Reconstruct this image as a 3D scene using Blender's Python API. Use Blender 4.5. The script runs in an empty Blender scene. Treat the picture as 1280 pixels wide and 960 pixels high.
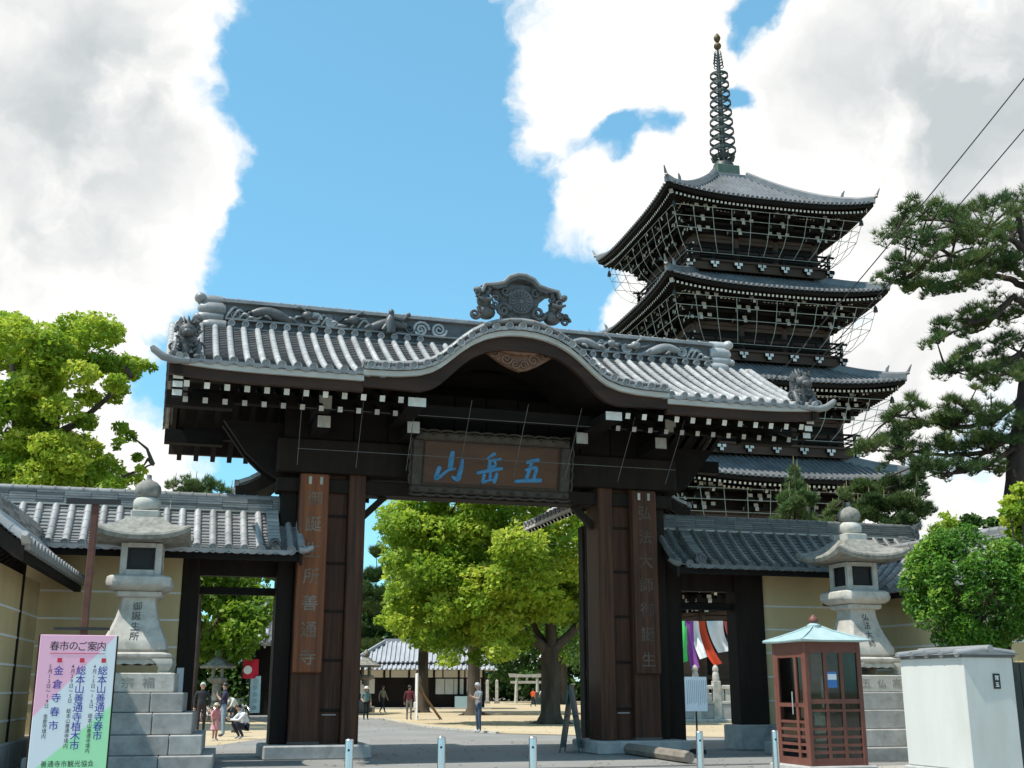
import bpy, math, random
import numpy as np
from mathutils import Vector, Matrix, Euler

SC = bpy.context.scene
COL = SC.collection
R = math.radians
random.seed(7)

# ------------------------------------------------------------------ camera
PITCH = math.atan(381 / 1440.0)
cam = bpy.data.cameras.new("camera")
cam.sensor_width = 36.0
cam.lens = 36.0 * 1440.0 / 1280.0
cam.clip_end = 5000
cam.clip_start = 0.1
cam_o = bpy.data.objects.new("camera", cam)
COL.objects.link(cam_o)
cam_o.location = (0, 0, 1.5)
cam_o.rotation_euler = (math.pi / 2 + PITCH, 0, 0)
SC.camera = cam_o

# ------------------------------------------------------------------ light
SUN_EL, SUN_LEFT = R(60), R(64)           # sun behind the viewer, to the left
sv = Vector((-math.sin(SUN_LEFT) * math.cos(SUN_EL), -math.cos(SUN_LEFT) * math.cos(SUN_EL), math.sin(SUN_EL)))
sl = bpy.data.lights.new("sun", 'SUN')
sl.energy = 4.2
sl.angle = R(0.6)
sl.color = (1.0, 0.95, 0.87)
so = bpy.data.objects.new("sun", sl)
COL.objects.link(so)
so.rotation_euler = sv.to_track_quat('Z', 'Y').to_euler()

world = bpy.data.worlds.new("World")
SC.world = world
world.use_nodes = True
wn = world.node_tree
wn.nodes.clear()


def pix_dir(u, v):
    x, y = (u - 640) / 1440.0, (480 - v) / 1440.0
    c, s = math.cos(PITCH), math.sin(PITCH)
    return Vector((x, c - y * s, s + y * c)).normalized()


def build_sky():
    N, L = wn.nodes, wn.links
    out = N.new("ShaderNodeOutputWorld")
    bg = N.new("ShaderNodeBackground")
    bg.inputs[1].default_value = 1.0
    sky = N.new("ShaderNodeTexSky")
    sky.sky_type = 'NISHITA'
    sky.sun_disc = False
    sky.sun_elevation = SUN_EL
    sky.sun_rotation = math.pi + SUN_LEFT
    sky.air_density = 1.0
    sky.dust_density = 0.6
    sky.ozone_density = 1.2
    tc = N.new("ShaderNodeTexCoord")

    def math_(op, a, b=None, c=None, clamp=False):
        n = N.new("ShaderNodeMath")
        n.operation = op
        n.use_clamp = clamp
        for i, q in enumerate((a, b, c)):
            if q is None:
                continue
            if isinstance(q, (int, float)):
                n.inputs[i].default_value = q
            else:
                L.new(q, n.inputs[i])
        return n.outputs[0]

    def vmath(op, a, b):
        n = N.new("ShaderNodeVectorMath")
        n.operation = op
        for i, q in enumerate((a, b)):
            if isinstance(q, (tuple, Vector)):
                n.inputs[i].default_value = q
            else:
                L.new(q, n.inputs[i])
        return n

    def noise(vec, scale, detail, rough=0.55, lac=2.0):
        n = N.new("ShaderNodeTexNoise")
        n.inputs["Scale"].default_value = scale
        n.inputs["Detail"].default_value = detail
        n.inputs["Roughness"].default_value = rough
        n.inputs["Lacunarity"].default_value = lac
        L.new(vec, n.inputs["Vector"])
        return n

    d = tc.outputs["Generated"]
    # warp the direction a little so that cloud edges billow
    wob = noise(d, 9.0, 7, 0.55)
    w2 = vmath('SUBTRACT', wob.outputs["Color"], (0.5, 0.5, 0.5))
    w3 = N.new("ShaderNodeVectorMath")
    w3.operation = 'SCALE'
    L.new(w2.outputs[0], w3.inputs[0])
    w3.inputs["Scale"].default_value = 0.10
    dw = vmath('ADD', d, w3.outputs[0]).outputs[0]
    nz = N.new("ShaderNodeVectorMath")
    nz.operation = 'NORMALIZE'
    L.new(dw, nz.inputs[0])
    dw = nz.outputs[0]
    # cloud banks of this sky (direction, angular size, weight), on a field of broken cumulus
    banks = [(40, 60, 13, 1.0), (150, 60, 9, 1.0), (140, 190, 9, 1.0), (-120, 160, 20, 1.0), (60, 350, 10, .9), (225, 310, 4.5, .8), (275, 150, 4.5, 1.1), (285, 280, 3.6, .8), (280, 350, 3.0, .6), (-60, 480, 9, .7),
             (1150, 60, 20, 1.1), (960, 130, 14, .9), (800, 60, 11, 1.0), (850, 290, 10, .95), (680, 275, 4.0, 1.2), (760, 330, 4, .9), (1180, 320, 17, 1.0),
             (700, 100, 6, .75), (1000, 480, 12, .8), (345, 80, 1.5, 1.6), (215, 505, 2.6, 1.2), (1500, 300, 26, .9), (640, 20, 4, .7),
             (655, 300, 2.5, .5),
             (465, 180, 5.4, -1.4), (490, 330, 6.6, -1.45), (370, 480, 4.6, -1.1), (430, 30, 5.1, -1.4), (240, 470, 2.2, -.8), (250, 600, 7, -.8), (510, 90, 5.5, -.9),
             (795, 170, 1.7, -.62), (748, 190, 1.5, -.62), (835, 160, 1.3, -.55), (770, 165, 1.0, -.3), (700, 365, 2.6, -1.0), (625, 225, 2.0, -.8), (700, 197, 1.6, -.6), (945, 22, 1.4, -1.0), (950, 108, 1.3, -.85), (915, 105, 1.2, -.85), (1075, 428, 1.8, -.7), (560, 520, 8, -1.1), (1230, 640, 6, -.75)]
    cov = gap = None
    for (u, v, deg, wgt) in banks:
        dv = pix_dir(u, v)
        dot = vmath('DOT_PRODUCT', dw, tuple(dv)).outputs["Value"]
        s2 = R(deg) ** 2
        g = math_('POWER', math.e, math_('MULTIPLY', math_('SUBTRACT', dot, 1.0), 2.0 / s2))
        g = math_('MULTIPLY', g, wgt)
        if wgt > 0:
            cov = g if cov is None else math_('ADD', cov, g)
        else:
            gap = g if gap is None else math_('ADD', gap, g)
    cov = math_('MAXIMUM', math_('ADD', math_('MINIMUM', cov, 1.0), gap), -1.0)
    big = noise(dw, 3.4, 4, .55)
    fine = noise(dw, 10.0, 10, .54)
    f = math_('ADD', math_('MULTIPLY', math_('SUBTRACT', big.outputs["Fac"], .5), .7), math_('MULTIPLY', math_('SUBTRACT', fine.outputs["Fac"], .5), 1.7))
    f = math_('ADD', math_('ADD', f, .10), math_('MULTIPLY', cov, .62))
    # edges run from crisp to wispy
    soft = noise(d, 4.0, 2, .5)
    mask = N.new("ShaderNodeMapRange")
    mask.interpolation_type = 'SMOOTHSTEP'
    mask.inputs["From Min"].default_value = .15
    L.new(math_('ADD', .26, math_('MULTIPLY', soft.outputs["Fac"], .30)), mask.inputs["From Max"])
    L.new(f, mask.inputs["Value"])
    # bright sunlit rims, softly graded grey bellies
    sh1 = noise(dw, 3.6, 7, .52)
    sh2 = noise(dw, 9.0, 9, .58)
    sh = math_('ADD', math_('MULTIPLY', math_('SUBTRACT', sh1.outputs["Fac"], .5), 1.6), math_('MULTIPLY', math_('SUBTRACT', sh2.outputs["Fac"], .5), 1.0))
    for (u, v, deg, wgt) in ((70, 130, 7, .42), (190, 130, 5, .30), (120, 330, 4, .30), (1230, 90, 9, .45), (1150, 230, 6, .22), (30, 560, 5, .25), (-300, 200, 12, .4), (1700, 200, 14, .4)):
        dot = vmath('DOT_PRODUCT', dw, tuple(pix_dir(u, v))).outputs["Value"]
        g = math_('POWER', math.e, math_('MULTIPLY', math_('SUBTRACT', dot, 1.0), 2.0 / R(deg) ** 2))
        sh = math_('ADD', sh, math_('MULTIPLY', g, wgt))
    edge_fade = N.new("ShaderNodeMapRange")
    edge_fade.interpolation_type = 'SMOOTHSTEP'
    edge_fade.inputs["From Min"].default_value = .25
    edge_fade.inputs["From Max"].default_value = .75
    L.new(f, edge_fade.inputs["Value"])
    thick = N.new("ShaderNodeMapRange")
    thick.interpolation_type = 'LINEAR'
    thick.inputs["From Min"].default_value = .0
    thick.inputs["From Max"].default_value = .75
    L.new(math_('MULTIPLY', sh, edge_fade.outputs[0]), thick.inputs["Value"])
    cc = N.new("ShaderNodeMix")
    cc.data_type = 'RGBA'
    cc.inputs[6].default_value = (.86, .845, .82, 1)
    cc.inputs[7].default_value = (.45, .485, .50, 1)
    L.new(thick.outputs[0], cc.inputs[0])
    sk = N.new("ShaderNodeMix")
    sk.data_type = 'RGBA'
    sk.blend_type = 'MULTIPLY'
    sk.inputs[0].default_value = 1
    L.new(sky.outputs[0], sk.inputs[6])
    sk.inputs[7].default_value = (.082, .140, .148, 1)          # sky strength
    # thin high veil lifts the blue
    veil = N.new("ShaderNodeMix")
    veil.data_type = 'RGBA'
    veil.inputs[0].default_value = .24
    L.new(sk.outputs[2], veil.inputs[6])
    veil.inputs[7].default_value = (.33, .76, .98, 1)
    mx = N.new("ShaderNodeMix")
    mx.data_type = 'RGBA'
    L.new(mask.outputs[0], mx.inputs[0])
    L.new(veil.outputs[2], mx.inputs[6])
    L.new(cc.outputs[2], mx.inputs[7])
    L.new(mx.outputs[2], bg.inputs[0])
    L.new(bg.outputs[0], out.inputs[0])


build_sky()
SC.view_settings.view_transform = 'Standard'
SC.view_settings.look = 'None'
SC.view_settings.gamma = 1
SC.view_settings.use_curve_mapping = False
SC.view_settings.exposure = 0.42
SC.cycles.use_denoising = True
SC.cycles.max_bounces = 6
SC.cycles.transparent_max_bounces = 6
SC.cycles.sample_clamp_indirect = 6


# ------------------------------------------------------------------ materials
MATS = {}


def M(name, c1, c2=None, rough=.6, scale=3.0, stretch=(1, 1, 1), bump=.15, bscale=30, metal=0.0, spec=.4, rnd=.12, spots=0.0, spot_col=(.05, .05, .05), detail=6):
    """procedural surface: two tones mixed by noise, a little difference from piece to piece, fine relief, optional stains"""
    if name in MATS:
        return MATS[name]
    if c2 is None:
        c2 = tuple(min(1, q * 1.25) for q in c1)
    m = bpy.data.materials.new(name)
    m.use_nodes = True
    N, L = m.node_tree.nodes, m.node_tree.links
    b = N["Principled BSDF"]
    b.inputs["Roughness"].default_value = rough
    b.inputs["Metallic"].default_value = metal
    b.inputs["Specular IOR Level"].default_value = spec
    tc = N.new("ShaderNodeTexCoord")
    mp = N.new("ShaderNodeMapping")
    mp.inputs["Scale"].default_value = stretch
    L.new(tc.outputs["Object"], mp.inputs[0])
    oi = N.new("ShaderNodeObjectInfo")
    ad = N.new("ShaderNodeVectorMath")
    ad.operation = 'ADD'
    L.new(mp.outputs[0], ad.inputs[0])
    sc = N.new("ShaderNodeMath")
    sc.operation = 'MULTIPLY'
    L.new(oi.outputs["Random"], sc.inputs[0])
    sc.inputs[1].default_value = 37.0
    L.new(sc.outputs[0], ad.inputs[1])
    n1 = N.new("ShaderNodeTexNoise")
    n1.inputs["Scale"].default_value = scale
    n1.inputs["Detail"].default_value = detail
    n1.inputs["Roughness"].default_value = .6
    L.new(ad.outputs[0], n1.inputs["Vector"])
    rp = N.new("ShaderNodeMapRange")
    rp.inputs["From Min"].default_value = .3
    rp.inputs["From Max"].default_value = .7
    L.new(n1.outputs["Fac"], rp.inputs["Value"])
    mx = N.new("ShaderNodeMix")
    mx.data_type = 'RGBA'
    mx.inputs[6].default_value = (*c1, 1)
    mx.inputs[7].default_value = (*c2, 1)
    L.new(rp.outputs[0], mx.inputs[0])
    col = mx.outputs[2]
    if spots > 0:
        n3 = N.new("ShaderNodeTexNoise")
        n3.inputs["Scale"].default_value = scale * .55
        n3.inputs["Detail"].default_value = 8
        n3.inputs["Roughness"].default_value = .68
        L.new(ad.outputs[0], n3.inputs["Vector"])
        r3 = N.new("ShaderNodeMapRange")
        r3.inputs["From Min"].default_value = .52
        r3.inputs["From Max"].default_value = .72
        r3.inputs["To Max"].default_value = spots
        L.new(n3.outputs["Fac"], r3.inputs["Value"])
        m3 = N.new("ShaderNodeMix")
        m3.data_type = 'RGBA'
        L.new(r3.outputs[0], m3.inputs[0])
        L.new(col, m3.inputs[6])
        m3.inputs[7].default_value = (*spot_col, 1)
        col = m3.outputs[2]
    if rnd > 0:
        hv = N.new("ShaderNodeHueSaturation")
        r2 = N.new("ShaderNodeMapRange")
        r2.inputs["To Min"].default_value = 1 - rnd
        r2.inputs["To Max"].default_value = 1 + rnd
        L.new(oi.outputs["Random"], r2.inputs["Value"])
        L.new(r2.outputs[0], hv.inputs["Value"])
        L.new(col, hv.inputs["Color"])
        col = hv.outputs[0]
    L.new(col, b.inputs["Base Color"])
    if bump > 0:
        n2 = N.new("ShaderNodeTexNoise")
        n2.inputs["Scale"].default_value = bscale
        n2.inputs["Detail"].default_value = 4
        L.new(ad.outputs[0], n2.inputs["Vector"])
        bp = N.new("ShaderNodeBump")
        bp.inputs["Strength"].default_value = bump
        bp.inputs["Distance"].default_value = .02
        L.new(n2.outputs["Fac"], bp.inputs["Height"])
        L.new(bp.outputs[0], b.inputs["Normal"])
        # roughness breaks up a little too
        rr = N.new("ShaderNodeMapRange")
        rr.inputs["To Min"].default_value = max(.05, rough - .12)
        rr.inputs["To Max"].default_value = min(1, rough + .12)
        L.new(n1.outputs["Fac"], rr.inputs["Value"])
        L.new(rr.outputs[0], b.inputs["Roughness"])
    MATS[name] = m
    return m


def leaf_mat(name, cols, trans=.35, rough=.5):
    """leaf faces: colour picked per face from the stored tone value; thin leaves let light through"""
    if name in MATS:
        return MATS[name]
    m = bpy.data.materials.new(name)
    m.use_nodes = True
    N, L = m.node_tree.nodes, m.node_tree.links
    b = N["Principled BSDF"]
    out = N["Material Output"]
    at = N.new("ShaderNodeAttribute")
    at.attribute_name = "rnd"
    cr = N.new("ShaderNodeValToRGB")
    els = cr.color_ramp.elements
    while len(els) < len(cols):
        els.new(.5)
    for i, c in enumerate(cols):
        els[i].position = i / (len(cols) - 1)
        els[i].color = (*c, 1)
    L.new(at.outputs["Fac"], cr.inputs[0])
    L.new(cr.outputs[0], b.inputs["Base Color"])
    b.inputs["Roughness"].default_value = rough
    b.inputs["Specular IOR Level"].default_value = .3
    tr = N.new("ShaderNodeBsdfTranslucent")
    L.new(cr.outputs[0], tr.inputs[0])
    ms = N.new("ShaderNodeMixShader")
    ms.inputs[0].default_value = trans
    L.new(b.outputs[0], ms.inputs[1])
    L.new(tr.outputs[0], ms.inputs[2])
    L.new(ms.outputs[0], out.inputs[0])
    MATS[name] = m
    return m


def glass_mat(name, tint=(.8, .9, .9), rough=.03):
    if name in MATS:
        return MATS[name]
    m = bpy.data.materials.new(name)
    m.use_nodes = True
    N, L = m.node_tree.nodes, m.node_tree.links
    N.remove(N["Principled BSDF"])
    out = N["Material Output"]
    t = N.new("ShaderNodeBsdfTransparent")
    t.inputs[0].default_value = (*tint, 1)
    g = N.new("ShaderNodeBsdfGlossy")
    g.inputs["Roughness"].default_value = rough
    fr = N.new("ShaderNodeFresnel")
    fr.inputs[0].default_value = 1.5
    ms = N.new("ShaderNodeMixShader")
    L.new(fr.outputs[0], ms.inputs[0])
    L.new(t.outputs[0], ms.inputs[1])
    L.new(g.outputs[0], ms.inputs[2])
    L.new(ms.outputs[0], out.inputs[0])
    MATS[name] = m
    return m


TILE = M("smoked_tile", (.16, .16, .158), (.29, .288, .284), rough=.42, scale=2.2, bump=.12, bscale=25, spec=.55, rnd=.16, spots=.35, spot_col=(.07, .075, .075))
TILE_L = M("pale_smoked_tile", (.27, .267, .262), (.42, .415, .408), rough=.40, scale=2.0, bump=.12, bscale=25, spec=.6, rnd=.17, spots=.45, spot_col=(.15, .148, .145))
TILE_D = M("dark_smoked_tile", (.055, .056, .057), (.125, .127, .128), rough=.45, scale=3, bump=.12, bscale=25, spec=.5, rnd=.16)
TILE_M = M("mossy_smoked_tile", (.085, .088, .082), (.17, .172, .165), rough=.45, scale=2.4, bump=.12, bscale=25, spec=.5, rnd=.16, spots=.4, spot_col=(.06, .07, .05))
TILE_P = M("pagoda_tile", (.10, .105, .11), (.19, .195, .20), rough=.38, scale=1.2, bump=.08, bscale=15, spec=.6, rnd=.1)
WOOD_D = M("weathered_dark_timber", (.011, .008, .0065), (.027, .018, .013), rough=.75, scale=4, stretch=(1, 1, .15), bump=.25, bscale=40, spec=.2)
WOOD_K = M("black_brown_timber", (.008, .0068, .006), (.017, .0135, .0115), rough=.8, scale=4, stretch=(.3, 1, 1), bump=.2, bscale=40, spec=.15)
WOOD_B = M("brown_pillar_timber", (.026, .011, .007), (.11, .042, .019), rough=.62, scale=4.2, stretch=(3.2, 3.2, .12), bump=.45, bscale=50, spec=.3, rnd=.05, spots=.45, spot_col=(.016, .009, .007))
WOOD_R = M("reddish_board_timber", (.12, .034, .012), (.28, .090, .028), rough=.55, scale=3.0, stretch=(3.4, 3.4, .12), bump=.45, bscale=50, spec=.35, rnd=.05, spots=.6, spot_col=(.03, .014, .008))
WOOD_E = M("eave_board_brown", (.024, .013, .009), (.058, .031, .020), rough=.7, scale=3, stretch=(.2, 1, 1), bump=.2, bscale=40, spec=.25)
FASCIA = M("weathered_pale_fascia", (.36, .335, .30), (.50, .475, .43), rough=.7, scale=5, stretch=(.3, 1, 1), bump=.1, rnd=.04)
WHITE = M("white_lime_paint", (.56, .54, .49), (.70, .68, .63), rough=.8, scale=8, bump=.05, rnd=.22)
WHITE_D = M("dull_white_paint", (.36, .34, .30), (.52, .50, .45), rough=.85, scale=9, bump=.05, rnd=.2)  # duller white for the lower and inner timber ends
YELLOW = M("ochre_plaster", (.60, .46, .245), (.69, .55, .32), rough=.88, scale=1.3, stretch=(1, 1, .35), bump=.12, bscale=60, spec=.15, rnd=.03, spots=.5, spot_col=(.50, .37, .19))
LINE_W = M("white_plaster_line", (.74, .72, .68), (.82, .80, .77), rough=.8, scale=6, bump=.05, rnd=.02)
GRANITE = M("pale_granite", (.40, .375, .33), (.55, .525, .475), rough=.8, scale=5, bump=.3, bscale=70, spec=.25, rnd=.06, spots=.6, spot_col=(.17, .16, .135), detail=10)
GRANITE_G = M("grey_granite_block", (.30, .295, .28), (.44, .43, .41), rough=.82, scale=4, bump=.3, bscale=70, spec=.25, rnd=.12, spots=.55, spot_col=(.13, .13, .12), detail=10)
GRANITE_D = M("lichen_dark_granite", (.16, .155, .13), (.34, .325, .29), rough=.85, scale=7, bump=.35, bscale=60, spec=.2, rnd=.06, spots=.6, spot_col=(.07, .07, .06), detail=10)
CARVED = M("carved_ink", (.06, .055, .05), (.10, .09, .08), rough=.9, bump=0, rnd=0)
STEEL = M("brushed_steel", (.55, .55, .56), (.66, .66, .67), rough=.28, metal=1.0, scale=8, stretch=(1, 1, .2), bump=.02, rnd=.03)
WIRE = M("thin_grey_wire", (.30, .32, .30), (.42, .44, .42), rough=.5, metal=.4, bump=0, rnd=.1)
BLACK = M("matt_black", (.012, .012, .012), (.02, .02, .02), rough=.6, bump=.02, rnd=.05)


# ------------------------------------------------------------------ mesh building
class MB:
    def __init__(s):
        s.v, s.f, s.m = [], [], []

    def add(s, vs, fs, mi=0):
        o = len(s.v)
        s.v.extend([tuple(q) for q in vs])
        s.f.extend([tuple(i + o for i in q) for q in fs])
        s.m.extend([mi] * len(fs))
        return s

    def box(s, c, d, rot=None, mi=0, taper=1.0):
        x, y, z = (q / 2 for q in d)
        t = taper
        vs = [Vector(q) for q in ((-x, -y, -z), (x, -y, -z), (x, y, -z), (-x, y, -z), (-x * t, -y * t, z), (x * t, -y * t, z), (x * t, y * t, z), (-x * t, y * t, z))]
        if rot is not None:
            mt = Euler(rot).to_matrix()
            vs = [mt @ q for q in vs]
        vs = [q + Vector(c) for q in vs]
        return s.add(vs, [(3, 2, 1, 0), (4, 5, 6, 7), (0, 1, 5, 4), (1, 2, 6, 5), (2, 3, 7, 6), (3, 0, 4, 7)], mi)

    def bx(s, x0, x1, y0, y1, z0, z1, mi=0):
        return s.box(((x0 + x1) / 2, (y0 + y1) / 2, (z0 + z1) / 2), (abs(x1 - x0), abs(y1 - y0), abs(z1 - z0)), None, mi)

    def cbx(s, x0, x1, y0, y1, z0, z1, b=.02, mi=0):
        """box with chamfered edges"""
        cx, cy, cz = (x0 + x1) / 2, (y0 + y1) / 2, (z0 + z1) / 2
        hx, hy, hz = abs(x1 - x0) / 2, abs(y1 - y0) / 2, abs(z1 - z0) / 2
        rings = []
        for (z, i) in ((-hz, b), (-hz + b, 0), (hz - b, 0), (hz, b)):
            X, Y = hx - i, hy - i
            k = b
            rings.append([(cx - X + k, cy - Y, cz + z), (cx + X - k, cy - Y, cz + z), (cx + X, cy - Y + k, cz + z), (cx + X, cy + Y - k, cz + z),
                          (cx + X - k, cy + Y, cz + z), (cx - X + k, cy + Y, cz + z), (cx - X, cy + Y - k, cz + z), (cx - X, cy - Y + k, cz + z)])
        return s.loft(rings, mi)

    def beam(s, a, b, w, h, mi=0, up=(0, 0, 1), w2=None, h2=None):
        a, b = Vector(a), Vector(b)
        d = (b - a).normalized()
        up = Vector(up)
        if abs(d.dot(up)) > .98:
            up = Vector((0, 1, 0))
        sx = d.cross(up).normalized()
        sz = sx.cross(d).normalized()
        w2 = w if w2 is None else w2
        h2 = h if h2 is None else h2
        vs = []
        for p_, ww, hh in ((a, w, h), (b, w2, h2)):
            for (i, j) in ((-1, -1), (1, -1), (1, 1), (-1, 1)):
                vs.append(p_ + sx * (i * ww / 2) + sz * (j * hh / 2))
        return s.add(vs, [(0, 1, 2, 3), (7, 6, 5, 4), (0, 4, 5, 1), (1, 5, 6, 2), (2, 6, 7, 3), (3, 7, 4, 0)], mi)

    def tube(s, pts, r, n=8, mi=0, cap=True):
        pts = [Vector(q) for q in pts]
        k = len(pts)
        rr = [r] * k if isinstance(r, (int, float)) else list(r)
        rings = []
        ref = None
        for i, p_ in enumerate(pts):
            d = (pts[min(i + 1, k - 1)] - pts[max(i - 1, 0)])
            if d.length < 1e-9:
                d = Vector((0, 0, 1))
            d.normalize()
            if ref is None:
                ref = Vector((0, 0, 1)) if abs(d.z) < .9 else Vector((1, 0, 0))
            u = (ref - d * ref.dot(d))
            if u.length < 1e-6:
                u = Vector((1, 0, 0))
            u.normalize()
            ref = u
            w = d.cross(u)
            rings.append([p_ + (u * math.cos(a) + w * math.sin(a)) * rr[i] for a in [2 * math.pi * j / n for j in range(n)]])
        return s.loft(rings, mi, cap)

    def loft(s, rings, mi=0, cap=True, close=True):
        n = len(rings[0])
        vs = [q for rg in rings for q in rg]
        fs = []
        for i in range(len(rings) - 1):
            for j in range(n if close else n - 1):
                a, b = i * n + j, i * n + (j + 1) % n
                fs.append((a, b, b + n, a + n))
        if cap and close:
            fs.append(tuple(reversed(range(n))))
            fs.append(tuple((len(rings) - 1) * n + j for j in range(n)))
        return s.add(vs, fs, mi)

    def lathe(s, prof, n=16, c=(0, 0, 0), mi=0, cap=True, sq=None, rot=0.0, axis='z'):
        """profile of (radius, height); sq -> 4 sided with half width = radius (rounded corners when 0<sq<1)"""
        rings = []
        for (r, z) in prof:
            rg = []
            if sq is None:
                for j in range(n):
                    a = 2 * math.pi * j / n + rot
                    rg.append((r * math.cos(a), r * math.sin(a), z))
            else:
                k = r * (1 - sq)
                for (x, y) in ((-r, -k), (-k, -r), (k, -r), (r, -k), (r, k), (k, r), (-k, r), (-r, k)):
                    rg.append((x * math.cos(rot) - y * math.sin(rot), x * math.sin(rot) + y * math.cos(rot), z))
            if axis == 'y':
                rg = [(x, -z_, y) for (x, y, z_) in rg]
            elif axis == 'x':
                rg = [(z_, x, y) for (x, y, z_) in rg]
            rings.append([(q[0] + c[0], q[1] + c[1], q[2] + c[2]) for q in rg])
        return s.loft(rings, mi, cap)

    def ball(s, c, r, n=10, k=6, mi=0, rot=None):
        if isinstance(r, (int, float)):
            r = (r, r, r)
        mt = Euler(rot).to_matrix() if rot else None
        rings = []
        for i in range(k + 1):
            th = math.pi * (i + .02) / (k + .04)
            rg = []
            for j in range(n):
                a = 2 * math.pi * j / n
                q = Vector((r[0] * math.sin(th) * math.cos(a), r[1] * math.sin(th) * math.sin(a), -r[2] * math.cos(th)))
                if mt:
                    q = mt @ q
                rg.append(q + Vector(c))
            rings.append(rg)
        return s.loft(rings, mi)

    def prism(s, poly, fn, t0, t1, mi=0):
        """2-D outline (counter-clockwise) extruded between t0 and t1; fn(x, y, t) -> point"""
        n = len(poly)
        vs = [fn(x, y, t0) for x, y in poly] + [fn(x, y, t1) for x, y in poly]
        fs = [tuple(range(n)), tuple(reversed(range(n, 2 * n)))]
        for i in range(n):
            j = (i + 1) % n
            fs.append((i, i + n, j + n, j))
        return s.add(vs, fs, mi)

    def grid(s, fn, nu, nv, mi=0):
        vs = [fn(i / nu, j / nv) for i in range(nu + 1) for j in range(nv + 1)]
        w = nv + 1
        fs = [(i * w + j, (i + 1) * w + j, (i + 1) * w + j + 1, i * w + j + 1) for i in range(nu) for j in range(nv)]
        return s.add(vs, fs, mi)

    def join(s, o, mt=None, mi=None):
        b = len(s.v)
        s.v.extend([tuple(mt @ Vector(q)) if mt is not None else q for q in o.v])
        s.f.extend([tuple(i + b for i in q) for q in o.f])
        s.m.extend(o.m if mi is None else [mi] * len(o.m))
        return s

    def mesh(s, name, mats, smooth=False):
        me = bpy.data.meshes.new(name)
        me.from_pydata([tuple(q) for q in s.v], [], s.f)
        if not isinstance(mats, (list, tuple)):
            mats = [mats]
        for q in mats:
            me.materials.append(q)
        if len(mats) > 1:
            me.polygons.foreach_set("material_index", s.m)
        if smooth:
            me.polygons.foreach_set("use_smooth", [True] * len(me.polygons))
            if smooth != 'all':
                me.set_sharp_from_angle(angle=R(smooth if smooth is not True else 40))
        me.update()
        return me

    def build(s, name, mats, parent=None, loc=None, rot=None, smooth=False):
        return put(name, s.mesh(name, mats, smooth), parent, loc, rot)


def put(name, me, parent=None, loc=None, rot=None, scale=None):
    o = bpy.data.objects.new(name, me)
    COL.objects.link(o)
    if parent is not None:
        o.parent = parent
    if loc is not None:
        o.location = loc
    if rot is not None:
        o.rotation_euler = rot
    if scale is not None:
        o.scale = scale
    return o


def tag(o, label, cat, group=None, kind=None):
    if label:
        o["label"] = label
    if cat:
        o["category"] = cat
    if group:
        o["group"] = group
    if kind:
        o["kind"] = kind
    return o


def thing(name, label, cat, loc=(0, 0, 0), rz=0.0, group=None):
    o = bpy.data.objects.new(name, None)
    COL.objects.link(o)
    o.location = loc
    o.rotation_euler = (0, 0, rz)
    o.empty_display_size = .2
    return tag(o, label, cat, group)


def copy_tree(o, parent=None):
    c = o.copy()
    COL.objects.link(c)
    c.parent = parent
    for ch in list(o.children):
        copy_tree(ch, c)
    return c


# ------------------------------------------------------------------ writing
_glyph = {}


def glyph(ch, bold=.0):
    """outline of one character as (verts, faces), one unit high, centred"""
    key = (ch, bold)
    if key in _glyph:
        return _glyph[key]
    cu = bpy.data.curves.new("glyph", 'FONT')
    cu.body = ch
    cu.size = 1.0
    cu.align_x = 'CENTER'
    cu.align_y = 'CENTER'
    cu.resolution_u = 3
    cu.offset = bold
    cu.extrude = .01
    o = bpy.data.objects.new("glyph", cu)
    COL.objects.link(o)
    dg = bpy.context.evaluated_depsgraph_get()
    me = bpy.data.meshes.new_from_object(o.evaluated_get(dg))
    vs = [tuple(q.co) for q in me.vertices]
    fs = [tuple(q.vertices) for q in me.polygons]
    bpy.data.objects.remove(o)
    bpy.data.curves.remove(cu)
    bpy.data.meshes.remove(me)
    if vs:
        x0, x1 = min(q[0] for q in vs), max(q[0] for q in vs)
        y0, y1 = min(q[1] for q in vs), max(q[1] for q in vs)
        vs = [(q[0] - (x0 + x1) / 2, q[1] - (y0 + y1) / 2, q[2]) for q in vs]
    _glyph[key] = (vs, fs)
    return _glyph[key]


def letters(chars, size, bold=.0, sx=1.0, depth=1.0):
    """chars: list of (character, x, z) in a plane facing -y"""
    mb = MB()
    for ch, x, z in chars:
        vs, fs = glyph(ch, bold)
        mb.add([(x + q[0] * size * sx, -q[2] * size * depth, z + q[1] * size) for q in vs], fs)
    return mb


# gate frame: s along the gate (right), t towards the precinct, z up
PHI = R(16.7)
GX, GY = -.83, 28.5
CS, SN = math.cos(PHI), math.sin(PHI)


def gw(s, t, z=0.0):
    return (GX + s * CS - t * SN, GY + s * SN + t * CS, z)
# ------------------------------------------------------------------ ground
ASPHALT = M("pale_worn_asphalt", (.21, .205, .195), (.275, .27, .255), rough=.9, scale=.45, bump=.35, bscale=60, spec=.2, rnd=0, spots=.3, spot_col=(.12, .118, .11), detail=10)
CONC = M("pale_concrete_paving", (.34, .32, .28), (.43, .41, .36), rough=.9, scale=.6, bump=.3, bscale=60, spec=.2, rnd=0, spots=.4, spot_col=(.24, .225, .20), detail=10)
SAND = M("packed_sand", (.42, .335, .215), (.53, .43, .285), rough=.95, scale=.25, bump=.35, bscale=25, spec=.1, rnd=0, spots=.3, spot_col=(.33, .26, .165), detail=10)
EARTH = M("dry_earth", (.16, .14, .10), (.24, .21, .15), rough=.95, scale=.05, bump=.2, bscale=5, spec=.1, rnd=0)

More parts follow.
